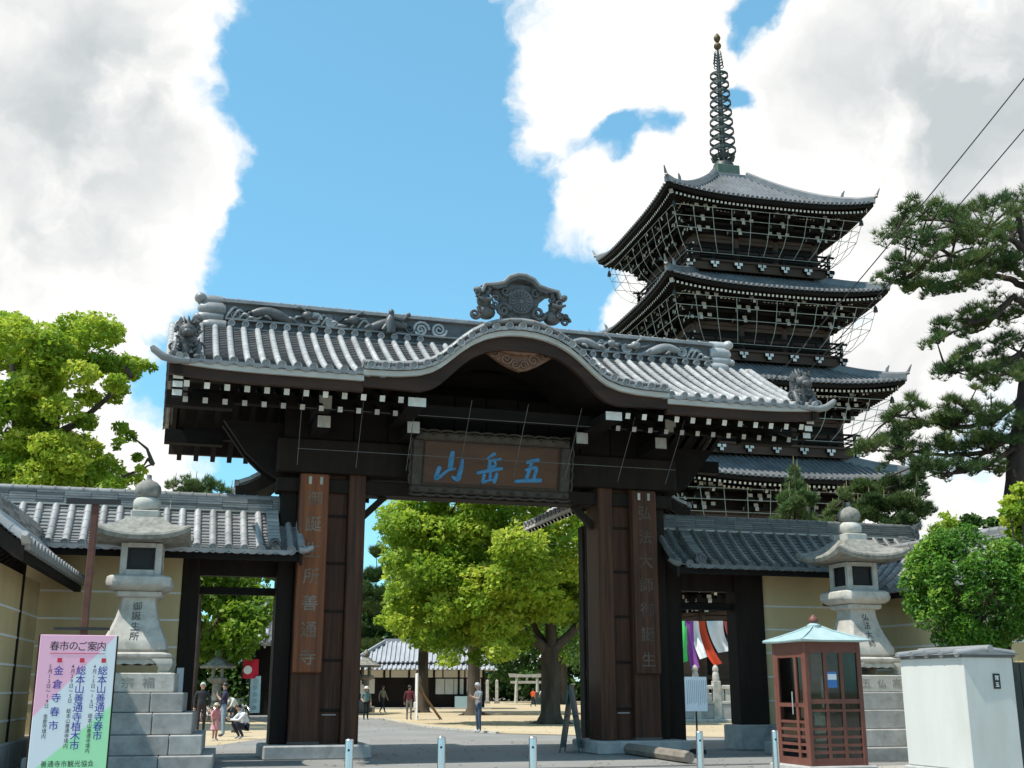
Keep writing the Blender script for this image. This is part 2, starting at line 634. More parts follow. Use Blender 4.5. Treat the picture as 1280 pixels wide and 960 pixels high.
mb = MB()
mb.add([(-900, -300, -.012), (900, -300, -.012), (900, 1500, -.012), (-900, 1500, -.012)], [(0, 1, 2, 3)])
tag(mb.build("ground", EARTH), None, None, kind="structure")


def sheet(name, pts, z, mat):
    b = MB().add([(x, y, z) for x, y in pts], [tuple(range(len(pts)))])
    return tag(b.build(name, mat), None, None, kind="structure")


sheet("forecourt_paving", [(-40, -20), (40, -20), (40, 38), (16, 40), (8, 36), (-8, 33), (-16, 26), (-40, 22)], .0, CONC)
# asphalt apron that passes through the gate and leads into the yard
sheet("asphalt_path", [gw(-11, -7)[:2], gw(12, -6)[:2], gw(11, -1.5)[:2], gw(12, 8)[:2], (7.0, 38.2), (2.5, 39.6), (-.8, 41.5), (-3.6, 48.0), (-5.4, 55), (-6.8, 61), (-10.5, 68), (-15, 72), (-18, 70), (-13.5, 62), (-9.6, 50), (-7.4, 41), gw(-5.6, 6.5)[:2], gw(-8.5, 4.2)[:2], gw(-10.8, 3.0)[:2], gw(-10.8, 1.2)[:2]], .004, ASPHALT)
sheet("sand_yard", [(-70, 24), gw(-11, 1.0)[:2], gw(-10.8, 3.05)[:2], gw(-8.5, 4.25)[:2], gw(-5.6, 6.55)[:2], (-7.45, 41.1), (-9.65, 50), (-13.6, 62), (-18.4, 70.3), (-15, 72.5), (-10.2, 68.4), (-6.4, 61.2), (-5.0, 55.2), (-3.2, 48.3), (-.5, 42.0), (2.7, 40.0), (7.2, 38.6), (12, 38), (60, 45), (90, 150), (-90, 150)], .002, SAND)
# pale edging stones between the asphalt and the sand
edge = [(-.5, 41.75), (-3.4, 48.15), (-5.2, 55.1), (-6.6, 61.1), (-10.4, 68.2), (-14.8, 72.2)]
st = thing("path_edging", "pale stone edging curving between the grey path and the sand yard", "edging", (0, 0, 0))
for a, b in zip(edge[:-1], edge[1:]):
    n = max(1, int(math.dist(a, b) / 1.6))
    for i in range(n):
        p0 = [a[j] + (b[j] - a[j]) * (i + .01) / n for j in (0, 1)]
        p1 = [a[j] + (b[j] - a[j]) * (i + .99) / n for j in (0, 1)]
        MB().beam((*p0, .025), (*p1, .025), .13, .07).build("edging_stone", GRANITE, st)
# drain line and low kerb before the gate
dr = MB()
for i in range(30):
    a = gw(-9 + i * .6, -5.2)
    b = gw(-9 + i * .6 + .57, -5.2)
    dr.beam((a[0], a[1], .008), (b[0], b[1], .008), .28, .012)
tag(dr.build("drain_channel", M("iron_grate", (.09, .09, .09), (.14, .14, .13), rough=.6, bump=.1)), "narrow dark drain channel set flush in the paving before the gate", "drain")
# ------------------------------------------------------------------ tiled roof helpers
def cover_row(path, r, n=7, tile=.34, disc=True, mi=0, lift=0.0):
    """one row of round cover tiles along a path of (y, z) from the eave up; x is across; each tile overlaps the next; round end disc at the eave"""
    L = [0.0]
    for a, b in zip(path[:-1], path[1:]):
        L.append(L[-1] + math.dist(a, b))
    ys, zs = [q[0] for q in path], [q[1] for q in path]
    tot = L[-1]
    k = max(1, int(round(tot / tile)))
    mb = MB()
    rings = []
    for i in range(k):
        for e, rr in ((0.0, 1.06), (.985, .97)):
            l = tot * (i + e) / k
            y, z = float(np.interp(l, L, ys)), float(np.interp(l, L, zs))
            y2, z2 = float(np.interp(min(tot, l + .05), L, ys)), float(np.interp(min(tot, l + .05), L, zs))
            y1, z1 = float(np.interp(max(0, l - .05), L, ys)), float(np.interp(max(0, l - .05), L, zs))
            d = math.hypot(y2 - y1, z2 - z1) or 1
            ny, nz = -(z2 - z1) / d, (y2 - y1) / d
            if nz < 0:
                ny, nz = -ny, -nz
            rg = []
            for j in range(n):
                a = math.pi * (1.12 * j / (n - 1) - .06)
                h = math.sin(a) * r * rr * 1.05 + lift
                rg.append((-math.cos(a) * r * rr, y + ny * h, z + nz * h))
            rings.append(rg)
    vs = [q for g in rings for q in g]
    fs = []
    for i in range(len(rings) - 1):
        for j in range(n - 1):
            a = i * n + j
            fs.append((a, a + 1, a + 1 + n, a + n))
    mb.add(vs, fs, mi)
    if disc:
        y, z = path[0]
        sg = 1 if path[-1][0] > y else -1
        rd = r * 1.3
        prof = [(rd * .02, .02), (rd * .62, .02), (rd * .70, .045), (rd * .96, .05), (rd, .03), (rd, -.05)]
        m2 = MB().lathe(prof, 14, axis='y')
        if sg < 0:
            m2.v = [(q[0], -q[1], q[2]) for q in m2.v]
            m2.f = [tuple(reversed(q)) for q in m2.f]
        mb.join(m2, Matrix.Translation((0, y, z + lift + r * .05)), 1)
    return mb


def course_sheet(fn, x0, x1, l0, l1, ncourse, nx=1, lip=.022):
    """flat tiles in overlapping courses: a stepped sheet; fn(x, l) -> (point, normal) with l from 0 (eave) to 1"""
    mb = MB()
    for i in range(ncourse):
        a, b = l0 + (l1 - l0) * i / ncourse, l0 + (l1 - l0) * (i + 1) / ncourse
        for j in range(nx):
            xa, xb = x0 + (x1 - x0) * j / nx, x0 + (x1 - x0) * (j + 1) / nx
            p = []
            for (x, l, h) in ((xa, a, 0.0), (xb, a, 0.0), (xa, a, lip), (xb, a, lip), (xa, b, 0.0), (xb, b, 0.0)):
                q, nr = fn(x, l)
                p.append(Vector(q) + Vector(nr) * h)
            mb.add(p, [(0, 1, 3, 2), (2, 3, 5, 4)])
    return mb


def scroll(c, r, turns=1.7, w=.045, plane='xz', y=0.0, flip=1, start=0.0, n=22):
    """spiral tube in the x-z plane at depth y"""
    pts, rr = [], []
    for i in range(n + 1):
        k = i / n
        a = start + flip * k * turns * 2 * math.pi
        q = r * (1 - k * .86)
        pts.append((c[0] + math.cos(a) * q, y, c[1] + math.sin(a) * q))
        rr.append(w * (1 - .45 * k))
    return MB().tube(pts, rr, 6)


# ------------------------------------------------------------------ the gate
gate = thing("temple_gate", "great dark timber temple gate with grey tiled roof and curved central gable", "gate", (GX, GY, 0), PHI)
ET, EZ, RZ0, RT = 3.65, 8.10, 9.86, .30


def zr(a):
    a = min(max(abs(a), RT), ET)
    return EZ + (RZ0 - EZ) * ((ET - a) / (ET - RT)) ** 1.28


KS = [0, .3, .57, .85, 1.14, 1.4, 1.65, 1.85, 2.05, 2.35, 2.8, 3.2, 3.6, 4.2]
KZ = [9.23, 9.215, 9.165, 9.08, 8.93, 8.74, 8.52, 8.35, 8.225, 8.12, 8.06, 8.045, 8.04, 8.04]


def zk(s):
    return float(np.interp(abs(s), KS, KZ))


KT = 3.72           # front of the curved gable
KW = 3.58           # half width of the curved gable


def t_meet(z):
    """depth (positive = in front) where the main roof reaches height z"""
    lo, hi = RT, ET
    for _ in range(30):
        m = (lo + hi) / 2
        if zr(m) > z:
            lo = m
        else:
            hi = m
    return (lo + hi) / 2


SP = .332
row_path = [(-ET + (ET - RT) * i / 14, zr(ET - (ET - RT) * i / 14) + .03) for i in range(15)]
row_me = cover_row(row_path, .070).mesh("cover_tile_row", [TILE_L, TILE], smooth=50)
half_path = [(q[0], q[1]) for q in row_path]
xs = [(i - 22) * SP for i in range(45)]
for x in xs:
    if abs(x) > KW - .02:
        put("cover_tile_row", row_me, gate, (x, 0, 0))
    else:
        tm = t_meet(zk(x) + .36)
        if tm > RT + .15:
            pth = [(-tm + (tm - RT) * i / 8, zr(tm - (tm - RT) * i / 8) + .03) for i in range(9)]
            cover_row(pth, .070, disc=False).build("cover_tile_row", [TILE_L, TILE], gate, (x, 0, 0), smooth=50)
# rear rows
rr_me = cover_row([(-q[0], q[1]) for q in row_path], .082).mesh("rear_cover_tile_row", [TILE_L, TILE], smooth=50)
for x in xs[::1]:
    put("rear_cover_tile_row", rr_me, gate, (x, 0, 0))


def main_fn(sgn):
    def fn(x, l):
        a = ET - (ET - RT) * l
        e = .01
        dz = (zr(a - e) - zr(a + e)) / (2 * e)
        n = Vector((0, -dz * sgn, 1)).normalized()
        return (x, -sgn * a, zr(a)), n
    return fn


for (x0, x1) in ((-7.42, -KW), (KW, 7.42)):
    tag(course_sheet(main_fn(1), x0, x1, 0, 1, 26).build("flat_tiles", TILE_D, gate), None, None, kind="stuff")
mbf = MB()
for i in range(26):
    xa, xb = -KW + 2 * KW * i / 26, -KW + 2 * KW * (i + 1) / 26
    tm = max(t_meet(zk(xa) + .2), t_meet(zk(xb) + .2))
    l0 = (ET - tm) / (ET - RT)
    mbf.join(course_sheet(main_fn(1), xa, xb, l0, 1, max(2, int(26 * (1 - l0)))))
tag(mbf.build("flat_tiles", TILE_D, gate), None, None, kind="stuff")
tag(course_sheet(main_fn(-1), -7.42, 7.42, 0, 1, 26).build("flat_tiles", TILE_D, gate), None, None, kind="stuff")

# eave edge: scalloped pan tiles, pale fascia, brown board
for sx in (-1, 1):
    em = MB()
    for x in xs:
        if sx * x > KW - .3:
            pts = []
            for j in range(9):
                u = j / 8
                pts.append((x + SP * u, -.065 * math.sin(math.pi * u)))
            poly = [(a, b + EZ + .01) for a, b in pts] + [(x + SP, EZ + .04), (x, EZ + .04)]
            if abs(x + SP / 2) < 7.42:
                em.prism([(q[0], q[1] - .03) for q in poly], lambda a, b, t: (a, t, b), -ET - .06, -ET + .06)
    em.build("eave_pan_tiles", TILE, gate)
    a, b = (KW - .02) * sx, 7.58 * sx
    # the ends of the eave lift a little
    seg = 10

    def lift(x):
        return .10 * max(0, (abs(x) - 5.6) / 2) ** 2
    fm = MB()
    bm_ = MB()
    for i in range(seg):
        xa, xb = a + (b - a) * i / seg, a + (b - a) * (i + 1) / seg
        fm.add([(x, t, z + lift(x)) for x in (xa, xb) for (t, z) in ((-ET - .02, 7.915), (-ET - .02, 8.035), (-ET + .14, 8.035), (-ET + .14, 7.915))],
               [(0, 4, 5, 1), (1, 5, 6, 2), (2, 6, 7, 3), (3, 7, 4, 0), (0, 1, 2, 3), (7, 6, 5, 4)])
        bm_.add([(x, t, z + lift(x)) for x in (xa, xb) for (t, z) in ((-ET + .06, 7.70), (-ET + .06, 7.912), (-ET + .22, 7.912), (-ET + .22, 7.70))],
                [(0, 4, 5, 1), (1, 5, 6, 2), (2, 6, 7, 3), (3, 7, 4, 0), (0, 1, 2, 3), (7, 6, 5, 4)])
    fm.build("fascia_board", FASCIA, gate)
    bm_.build("eave_board", WOOD_E, gate)
rm = MB().bx(-7.5, 7.5, ET - .14, ET + .02, 7.48, 8.06)
rm.build("rear_eave_board", WOOD_E, gate)

# dark soffit under both slopes
for sg in (-1, 1):
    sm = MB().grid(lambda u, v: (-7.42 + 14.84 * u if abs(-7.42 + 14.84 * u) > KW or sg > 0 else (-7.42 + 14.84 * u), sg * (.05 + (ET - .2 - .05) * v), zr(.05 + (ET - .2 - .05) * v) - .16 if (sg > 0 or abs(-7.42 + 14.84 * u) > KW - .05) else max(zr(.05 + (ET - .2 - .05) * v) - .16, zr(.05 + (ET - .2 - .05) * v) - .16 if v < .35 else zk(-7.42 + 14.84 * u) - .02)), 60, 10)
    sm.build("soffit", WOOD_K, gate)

# rafters with white painted ends, two tiers, front; one tier behind
def rafter_mesh(y0, z0, y1, z1, w=.115, h=.135):
    m = MB().beam((0, y0, z0), (0, y1, z1), w, h)
    m.m = [0] * 6
    m.m[0] = 1
    return m.mesh("rafter", [WOOD_K, WHITE])


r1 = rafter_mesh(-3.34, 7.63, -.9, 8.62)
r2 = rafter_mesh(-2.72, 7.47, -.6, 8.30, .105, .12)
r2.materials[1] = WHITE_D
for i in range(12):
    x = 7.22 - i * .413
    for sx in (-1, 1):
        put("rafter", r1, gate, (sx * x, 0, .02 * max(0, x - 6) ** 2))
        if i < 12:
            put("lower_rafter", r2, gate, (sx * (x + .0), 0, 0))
r3 = rafter_mesh(3.34, 7.34, .9, 8.40, .12, .16)
for i in range(35):
    put("rear_rafter", r3, gate, ((i - 17) * .425, 0, 0))
for sx in (-1, 1):
    m = MB().bx(2.12 * sx, 2.52 * sx, -3.36, -.8, 7.50, 7.70)
    m.m[2] = 1
    m.build("gable_beam", [WOOD_K, WHITE], gate)

# barge boards and purlin ends at both gable ends
for sx in (-1, 1):
    for dy in (-1, 1):
        m = MB()
        for i in range(14):
            a0, a1 = ET - (ET - .0) * i / 14, ET - (ET - .0) * (i + 1) / 14
            z0, z1 = zr(a0), zr(a1)
            x0, x1 = 7.36 * sx, 7.46 * sx
            m.add([(x, dy * a, z + o_) for x in (x0, x1) for (a, z) in ((a0, z0), (a1, z1)) for o_ in (-.34, -.02)],
                  [(0, 1, 3, 2), (4, 6, 7, 5), (0, 4, 5, 1), (2, 3, 7, 6), (1, 5, 7, 3), (0, 2, 6, 4)])
        m.build("barge_board", WOOD_D, gate)
    for (t, z) in ((-2.05, 7.62), (0.0, 8.75), (2.05, 7.62)):
        m = MB().bx(6.2 * sx, 7.62 * sx, t - .15, t + .15, z - .17, z + .17)
        m.m[3 if sx > 0 else 5] = 1
        m.build("purlin_end", [WOOD_K, WHITE_D], gate)
    # white capped stack at the front corner
    for j in range(3):
        m = MB().bx(7.30 * sx, 7.50 * sx, -3.46 + .10 * j, -3.0, 7.78 - .155 * j - .06, 7.78 - .155 * j + .07)
        m.m[2] = 1
        m.m[3 if sx > 0 else 5] = 1
        m.build("corner_block", [WOOD_K, WHITE], gate)
    # verge rows of tiles along the gable edge, running down both slopes
    for k, x in enumerate((7.50, 7.62)):
        for dy in (-1, 1):
            pth = [(dy * (ET + .03 - (ET - .1) * i / 14), zr(ET - (ET - .1) * i / 14) + .06 - .07 * k) for i in range(15)]
            cover_row(pth, .075, disc=(k == 0)).build("verge_tile_row", [TILE_L, TILE], gate, (sx * x, 0, 0), smooth=50)
    # upturned corner tile
    m = MB().tube([(7.2 * sx, -ET - .04, 8.06), (7.5 * sx, -ET - .05, 8.05), (7.72 * sx, -ET - .05, 8.10), (7.92 * sx, -ET - .06, 8.24), (7.96 * sx, -ET - .06, 8.30)], [.07, .085, .085, .075, .05], 8)
    m.lathe([(.01, .05), (.07, .05), (.085, .02), (.085, -.04)], 12, (7.40 * sx, -ET - .06, 8.14), axis='y')
    m.build("corner_tile", TILE, gate, smooth=50)

# ------------------------------------------------------------------ main ridge with sculpted panels
rid = MB()
rid.bx(-6.45, 6.45, -.22, .22, 9.70, 10.52)
rid.build("ridge_core", TILE_D, gate)
capm = MB()
capm.bx(-6.5, 6.5, -.34, .34, 10.52, 10.575)
capm.bx(-6.5, 6.5, -.27, .27, 10.577, 10.62)
capm.build("ridge_cap", TILE, gate)
bump = MB().tube([(-.13, 0, 0), (.13, 0, 0)], .075, 10).lathe([(.09, -.02), (.09, .02)], 10, (-.13, 0, 0), axis='x').mesh("ridge_roll_tile", TILE, smooth=50)
for i in range(38):
    put("ridge_roll_tile", bump, gate, (-6.35 + i * .343, 0, 10.65))
dm = MB().lathe([(.005, .02), (.05, .02), (.058, .05), (.085, .05), (.09, .02), (.09, -.12)], 14, axis='y').mesh("ridge_disc", TILE, smooth=50)
for i in range(39):
    x = -6.27 + i * .33
    if abs(x) > 1.6:
        put("ridge_disc", dm, gate, (x, -.36, 9.98))
shelf = MB().bx(-6.42, 6.42, -.36, .36, 10.075, 10.115)
shelf.bx(-6.42, 6.42, -.34, .34, 9.855, 9.895)
shelf.build("ridge_shelf", TILE, gate)
ORN = M("dark_ornament_tile", (.035, .036, .036), (.11, .112, .112), rough=.5, scale=9, bump=.5, bscale=30, spec=.5, rnd=.1)
rng = random.Random(3)


def waves(x0, x1, n):
    m = MB()
    for i in range(n):
        x = x0 + (x1 - x0) * i / n
        w = (x1 - x0) / n
        pts = [(x + w * k * 1.6, -.26 - .03 * math.sin(k * 3), 10.13 + .30 * (1 - (1 - k) ** 2) * (.6 + .4 * math.sin(k * 2.2 + i))) for k in [j / 9 for j in range(10)]]
        m.tube(pts, [.022 + .018 * math.sin(math.pi * j / 9) for j in range(10)], 6)
    return m


def beast(x, s=1.0, flip=1):
    """low crouching creature of tile: body, hump, head with horns, curled tail, claws"""
    m = MB()
    pts = [(x + flip * s * (-.75 + 1.25 * k), -.30, 10.24 + s * .12 * math.sin(k * 4.5 + .4)) for k in [j / 12 for j in range(13)]]
    m.tube(pts, [s * (.03 + .11 * math.sin(math.pi * min(1, .12 + j / 12 * .95)) ** .8) for j in range(13)], 9)
    hx = x + flip * s * .58
    m.ball((hx, -.34, 10.34), (s * .15, s * .12, s * .12), 9, 6)
    m.ball((hx + flip * s * .15, -.36, 10.30), (s * .11, s * .08, s * .06), 8, 5)
    for k in range(3):
        m.tube([(hx - flip * s * .02, -.33 - .03 * k, 10.42), (hx - flip * s * (.10 + .05 * k), -.34, 10.50 + .03 * k), (hx - flip * s * (.2 + .06 * k), -.33, 10.50)], [.025, .02, .006], 5)
    for k in (-.45, .15):
        m.tube([(x + flip * s * k, -.34, 10.24), (x + flip * s * (k + .07), -.42, 10.20), (x + flip * s * (k + .16), -.42, 10.14)], [.05, .04, .02], 6)
    m.join(scroll((x - flip * s * .85, 10.27), .14 * s, 1.4, .032, y=-.29, flip=flip))
    return m


for (a, b, n) in ((-6.42, -5.6, 5), (-4.3, -3.6, 4), (-3.4, -2.9, 3), (3.0, 3.6, 3), (5.7, 6.3, 4)):
    waves(a, b, n).build("ridge_wave_carving", TILE_L, gate, smooth=60)
for (x, s, f) in ((-5.05, 1.0, 1), (-2.75, 1.0, -1), (4.75, .95, -1), (3.05, .8, 1)):
    beast(x, s, f).build("ridge_beast_carving", TILE_D if x < 0 and x > -3 or x == -5.05 else TILE, gate, smooth=60)
for (x, z, r_, f) in ((-4.28, 10.29, .17, 1), (-3.9, 10.24, .12, -1), (-1.62, 10.27, .22, 1), (1.75, 10.28, .2, -1), (2.25, 10.25, .16, 1), (3.95, 10.26, .14, -1), (5.55, 10.27, .14, 1), (-1.15, 10.3, .2, -1)):
    scroll((x, z), r_, 2.0, .048, y=-.27, flip=f).build("ridge_scroll_carving", TILE_L, gate, smooth=60)
rr_ = random.Random(8)
for i in range(34):
    x = -6.2 + i * .378
    if abs(x) < 1.3:
        continue
    if i % 3 == 0:
        scroll((x, 10.20 + rr_.random() * .18), rr_.uniform(.07, .13), 1.6, .03, y=-.25, flip=rr_.choice((-1, 1)), start=rr_.random() * 6).build("ridge_scroll_carving", rr_.choice((TILE, TILE_L)), gate, smooth=60)
    else:
        z0 = 10.14 + rr_.random() * .1
        MB().tube([(x - .2, -.25, z0), (x - .05, -.29, z0 + .16), (x + .12, -.28, z0 + .2), (x + .26, -.26, z0 + rr_.uniform(.05, .28))], [.02, .04, .035, .012], 6).build("ridge_wave_carving", rr_.choice((TILE, TILE_L, TILE_D)), gate, smooth=60)
# monkey and bird like finials on the left ridge
m = MB().tube([(-2.42, -.34, 10.1), (-2.44, -.38, 10.36), (-2.40, -.36, 10.55)], [.16, .15, .06], 8).ball((-2.40, -.38, 10.62), (.075, .075, .085), 8, 6)
m.tube([(-2.34, -.40, 10.48), (-2.1, -.44, 10.42), (-1.98, -.42, 10.55)], [.06, .045, .03], 6).ball((-1.97, -.42, 10.58), .06, 8, 5).tube([(-2.5, -.4, 10.3), (-2.62, -.44, 10.12)], [.07, .05], 6)
m.build("ridge_figure_carving", TILE_D, gate, smooth=60)
# stacked cloud shaped end tiles
for sx in (-1, 1):
    m = MB()
    for (x, z, rx, rz_, y) in ((6.78, 10.58, .30, .16, -.05), (6.72, 10.36, .34, .17, -.16), (6.76, 10.14, .33, .13, -.20), (6.66, 9.93, .30, .15, -.24), (6.72, 10.3, .3, .4, .18)):
        m.tube([(sx * (x - rx * .9), y, z), (sx * (x - rx * .3), y, z), (sx * (x + rx * .4), y, z - .0), (sx * (x + rx * .85), y, z + .0), (sx * (x + rx * 1.05), y, z)], [rz_ * .92, rz_, rz_ * .98, rz_ * .75, rz_ * .25], 12)
    m.ball((sx * 7.02, -.12, 10.63), (.15, .2, .13), 10, 6)
    m.ball((sx * 7.06, -.15, 10.12), (.12, .18, .11), 10, 6)
    m.build("ridge_end_tile", TILE_L if sx > 0 else TILE, gate, smooth=70)

# guardian beasts on the two front corners
for sx in (-1, 1):
    m = MB()
    cx, cy = 7.28 * sx, -3.25
    m.tube([(cx, cy, 8.1), (cx, cy, 8.35), (cx + .02 * sx, cy - .03, 8.62), (cx, cy - .08, 8.86)], [.26, .25, .21, .15], 10)
    m.ball((cx, cy - .16, 8.78), (.19, .2, .17), 10, 7)
    m.ball((cx, cy - .34, 8.70), (.12, .10, .09), 8, 5)
    for k in range(9):
        a = math.pi * k / 8
        m.tube([(cx + math.cos(a) * .15, cy - .1, 8.80 + math.sin(a) * .12), (cx + math.cos(a) * .25, cy - .05, 8.84 + math.sin(a) * .22), (cx + math.cos(a) * .24, cy - .02, 8.92 + math.sin(a) * .24)], [.05, .045, .012], 5)
    for k in (-1, 1):
        m.tube([(cx + k * .2, cy - .12, 8.5), (cx + k * .24, cy - .28, 8.28), (cx + k * .22, cy - .32, 8.16)], [.09, .075, .07], 7)
        m.ball((cx + k * .22, cy - .38, 8.17), (.08, .1, .06), 7, 5)
        m.join(scroll((cx + k * .26, 8.46), .12, 1.3, .035, y=cy - .06, flip=k))
        m.tube([(cx + k * .12, cy - .24, 8.93), (cx + k * .16, cy - .25, 9.05)], [.04, .012], 5)
    m.tube([(cx, cy + .2, 8.3), (cx, cy + .34, 8.6), (cx, cy + .3, 9.0), (cx, cy + .2, 9.1)], [.07, .09, .06, .01], 6)
    rs = random.Random(3)
    for q in range(46):
        a, z = rs.uniform(-math.pi, 0), 8.15 + rs.random() * .85
        rr0 = float(np.interp(z, [8.1, 8.5, 8.9, 9.05], [.27, .24, .2, .12]))
        p0 = Vector((cx + math.cos(a) * rr0, cy - .04 + math.sin(a) * rr0, z))
        dd = Vector((math.cos(a), math.sin(a), rs.uniform(-.2, .8))).normalized()
        p1 = p0 + dd * rs.uniform(.04, .10)
        m.tube([p0, p1, p1 + Vector((rs.uniform(-.05, .05), 0, rs.uniform(-.02, .07)))], [.035, .028, .006], 5)
    m.build("guardian_beast_tile", ORN, gate, smooth=70)

# ------------------------------------------------------------------ curved central gable
fine = [(-KW + 2 * KW * i / 80) for i in range(81)]
fm = MB()
hb = MB()
for a, b in zip(fine[:-1], fine[1:]):
    za, zb = zk(a), zk(b)
    fm.add([(x, t, z) for (x, z_) in ((a, za), (b, zb)) for (t, z) in ((-KT, z_ + .0), (-KT, z_ + .115), (-KT + .18, z_ + .115), (-KT + .18, z_))],
           [(0, 4, 5, 1), (1, 5, 6, 2), (2, 6, 7, 3), (3, 7, 4, 0)])
    def hb_(x):
        return .235 + .13 * math.exp(-((abs(x) - 2.0) / .7) ** 2) + .10 * math.exp(-(x / .9) ** 2)
    hb.add([(x, t, z) for (x, z_) in ((a, za), (b, zb)) for (t, z) in ((-KT + .10, z_ - hb_(x)), (-KT + .10, z_ - .002), (-KT + .24, z_ - .002), (-KT + .24, z_ - hb_(x)))],
           [(0, 4, 5, 1), (1, 5, 6, 2), (2, 6, 7, 3), (3, 7, 4, 0)])
fm.build("curved_fascia", FASCIA, gate, smooth=True)
hb.build("curved_barge_board", WOOD_E, gate, smooth=True)
# arc positions for tile rows
arc = [0.0]
for a, b in zip(fine[:-1], fine[1:]):
    arc.append(arc[-1] + math.hypot(b - a, zk(b) - zk(a)))
nrow = 25
for i in range(nrow):
    l = arc[-1] * (i + .5) / nrow
    x = float(np.interp(l, arc, fine))
    z = zk(x) + .215
    tm = max(.3, t_meet(z + .05))
    # tilt of the surface across
    sl = (zk(x + .05) - zk(x - .05)) / .1
    pth = [(-KT - .02, z), (-(KT + tm) / 2, z + .01), (-tm + .1, z + .02)]
    cover_row(pth, .068).build("gable_tile_row", [TILE_L, TILE], gate, (x, 0, 0), smooth=50)
pan = MB().grid(lambda u, v: (-KW + 2 * KW * u, -KT + .0 + (KT - max(.3, t_meet(zk(-KW + 2 * KW * u) + .2)) + .1) * v, zk(-KW + 2 * KW * u) + .165), 80, 6)
pan.build("gable_tile_bed", TILE_D, gate)
pl = MB()
for i in range(nrow):
    l0, l1 = arc[-1] * i / nrow, arc[-1] * (i + 1) / nrow
    for k in range(4):
        la, lb = l0 + (l1 - l0) * k / 4, l0 + (l1 - l0) * (k + 1) / 4
        xa, xb = float(np.interp(la, arc, fine)), float(np.interp(lb, arc, fine))
        da, db = .03 * math.cos(2 * math.pi * k / 4), .03 * math.cos(2 * math.pi * (k + 1) / 4)
        pl.add([(x, t, zk(x) + z) for (x, d) in ((xa, da), (xb, db)) for (t, z) in ((-KT - .05, .122 + d * .0), (-KT - .05, .185 + d), (-KT + .1, .185 + d), (-KT + .1, .122))],
               [(0, 4, 5, 1), (1, 5, 6, 2), (2, 6, 7, 3)])
pl.build("gable_pan_tiles", TILE, gate)
# pale rounded verge band riding above the discs
nb = 26
for i in range(nb):
    l0, l1 = arc[-1] * (i + .015) / nb, arc[-1] * (i + .985) / nb
    rings = []
    for k in range(5):
        x = float(np.interp(l0 + (l1 - l0) * k / 4, arc, fine))
        h = .30 + .09 * math.exp(-(x / 1.1) ** 2)
        rings.append([(x, -KT + .20 + math.cos(a) * .17, zk(x) + h + math.sin(a) * .085) for a in [math.pi * 2 * j / 12 for j in range(12)]])
    MB().loft(rings).build("verge_band_tile", TILE, gate, smooth=50)
# ceiling of the curved gable and the small ridge behind its crest
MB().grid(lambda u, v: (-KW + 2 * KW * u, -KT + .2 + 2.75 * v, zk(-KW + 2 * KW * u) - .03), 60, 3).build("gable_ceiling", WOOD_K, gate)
MB().bx(-.17, .17, -KT + .35, -.3, 9.55, 9.95).build("gable_ridge", TILE, gate)
MB().tube([(0, -KT + .35, 9.98), (0, -.3, 9.98)], .085, 10).build("gable_ridge_roll", TILE_L, gate, smooth=50)
# carved pendant below the crest
gm = MB()
gm.prism([(-.95, 8.98), (-.7, 8.80), (-.42, 8.62), (-.2, 8.52), (0, 8.46), (.2, 8.5), (.45, 8.62), (.7, 8.78), (.98, 8.97), (.5, 9.06), (0, 9.10), (-.5, 9.07)], lambda a, b, t: (a, t, b), -KT + .24, -KT + .36)
for k in (-1, 1):
    for (x, z, r_) in ((.62, 8.86, .13), (.32, 8.72, .14), (.1, 8.60, .1)):
        gm.join(scroll((k * x, z), r_, 1.5, .035, y=-KT + .22, flip=k))
    gm.tube([(k * .9, -KT + .22, 8.97), (k * .5, -KT + .2, 8.92), (0, -KT + .2, 8.86)], [.03, .05, .06], 6)
gm.build("carved_pendant", M("carved_brown_wood", (.10, .045, .025), (.19, .10, .06), rough=.7, scale=5, bump=.3), gate, smooth=60)

# crest tile with chrysanthemum disc
ct = -KT + .25
m = MB()
capo = [(-.95, 10.22), (-.88, 10.40), (-.62, 10.44), (-.42, 10.50), (-.3, 10.64), (-.1, 10.72), (.1, 10.72), (.3, 10.64), (.42, 10.50), (.62, 10.44), (.88, 10.40), (.95, 10.22)]
low = [(x * .93, z - (.13 if abs(x) < .8 else .03)) for x, z in reversed(capo)]
m.prism(capo + low, lambda a, b, t: (a, t, b), ct - .22, ct + .25)
m.build("crest_cap", ORN, gate, smooth=30)
m = MB()
m.tube([(x, ct - .22, z - .02) for x, z in capo], .045, 6)
m.build("crest_cap_rim", TILE, gate, smooth=60)
m = MB().prism([(-.42, 9.70), (.42, 9.70), (.40, 9.95), (.46, 10.12), (.66, 10.30), (.3, 10.5), (-.3, 10.5), (-.66, 10.30), (-.46, 10.12), (-.40, 9.95)], lambda a, b, t: (a, t, b), ct - .08, ct + .18)
for k in (-1, 1):
    m.join(scroll((k * .42, 9.84), .17, 1.6, .06, y=ct - .12, flip=-k))
    m.join(scroll((k * .36, 10.30), .12, 1.4, .045, y=ct - .12, flip=k))
m.build("crest_body", ORN, gate, smooth=50)
m = MB().lathe([(.01, .08), (.055, .08), (.07, .05), (.255, .045), (.29, .06), (.31, .03), (.31, -.05)], 24, (0, ct - .1, 10.08), axis='y')
for k in range(16):
    a = 2 * math.pi * k / 16
    m.tube([(math.cos(a) * .08, ct - .155, 10.08 + math.sin(a) * .08), (math.cos(a) * .24, ct - .155, 10.08 + math.sin(a) * .24)], [.012, .034], 6)
m.build("chrysanthemum_disc", TILE_D, gate, smooth=50)
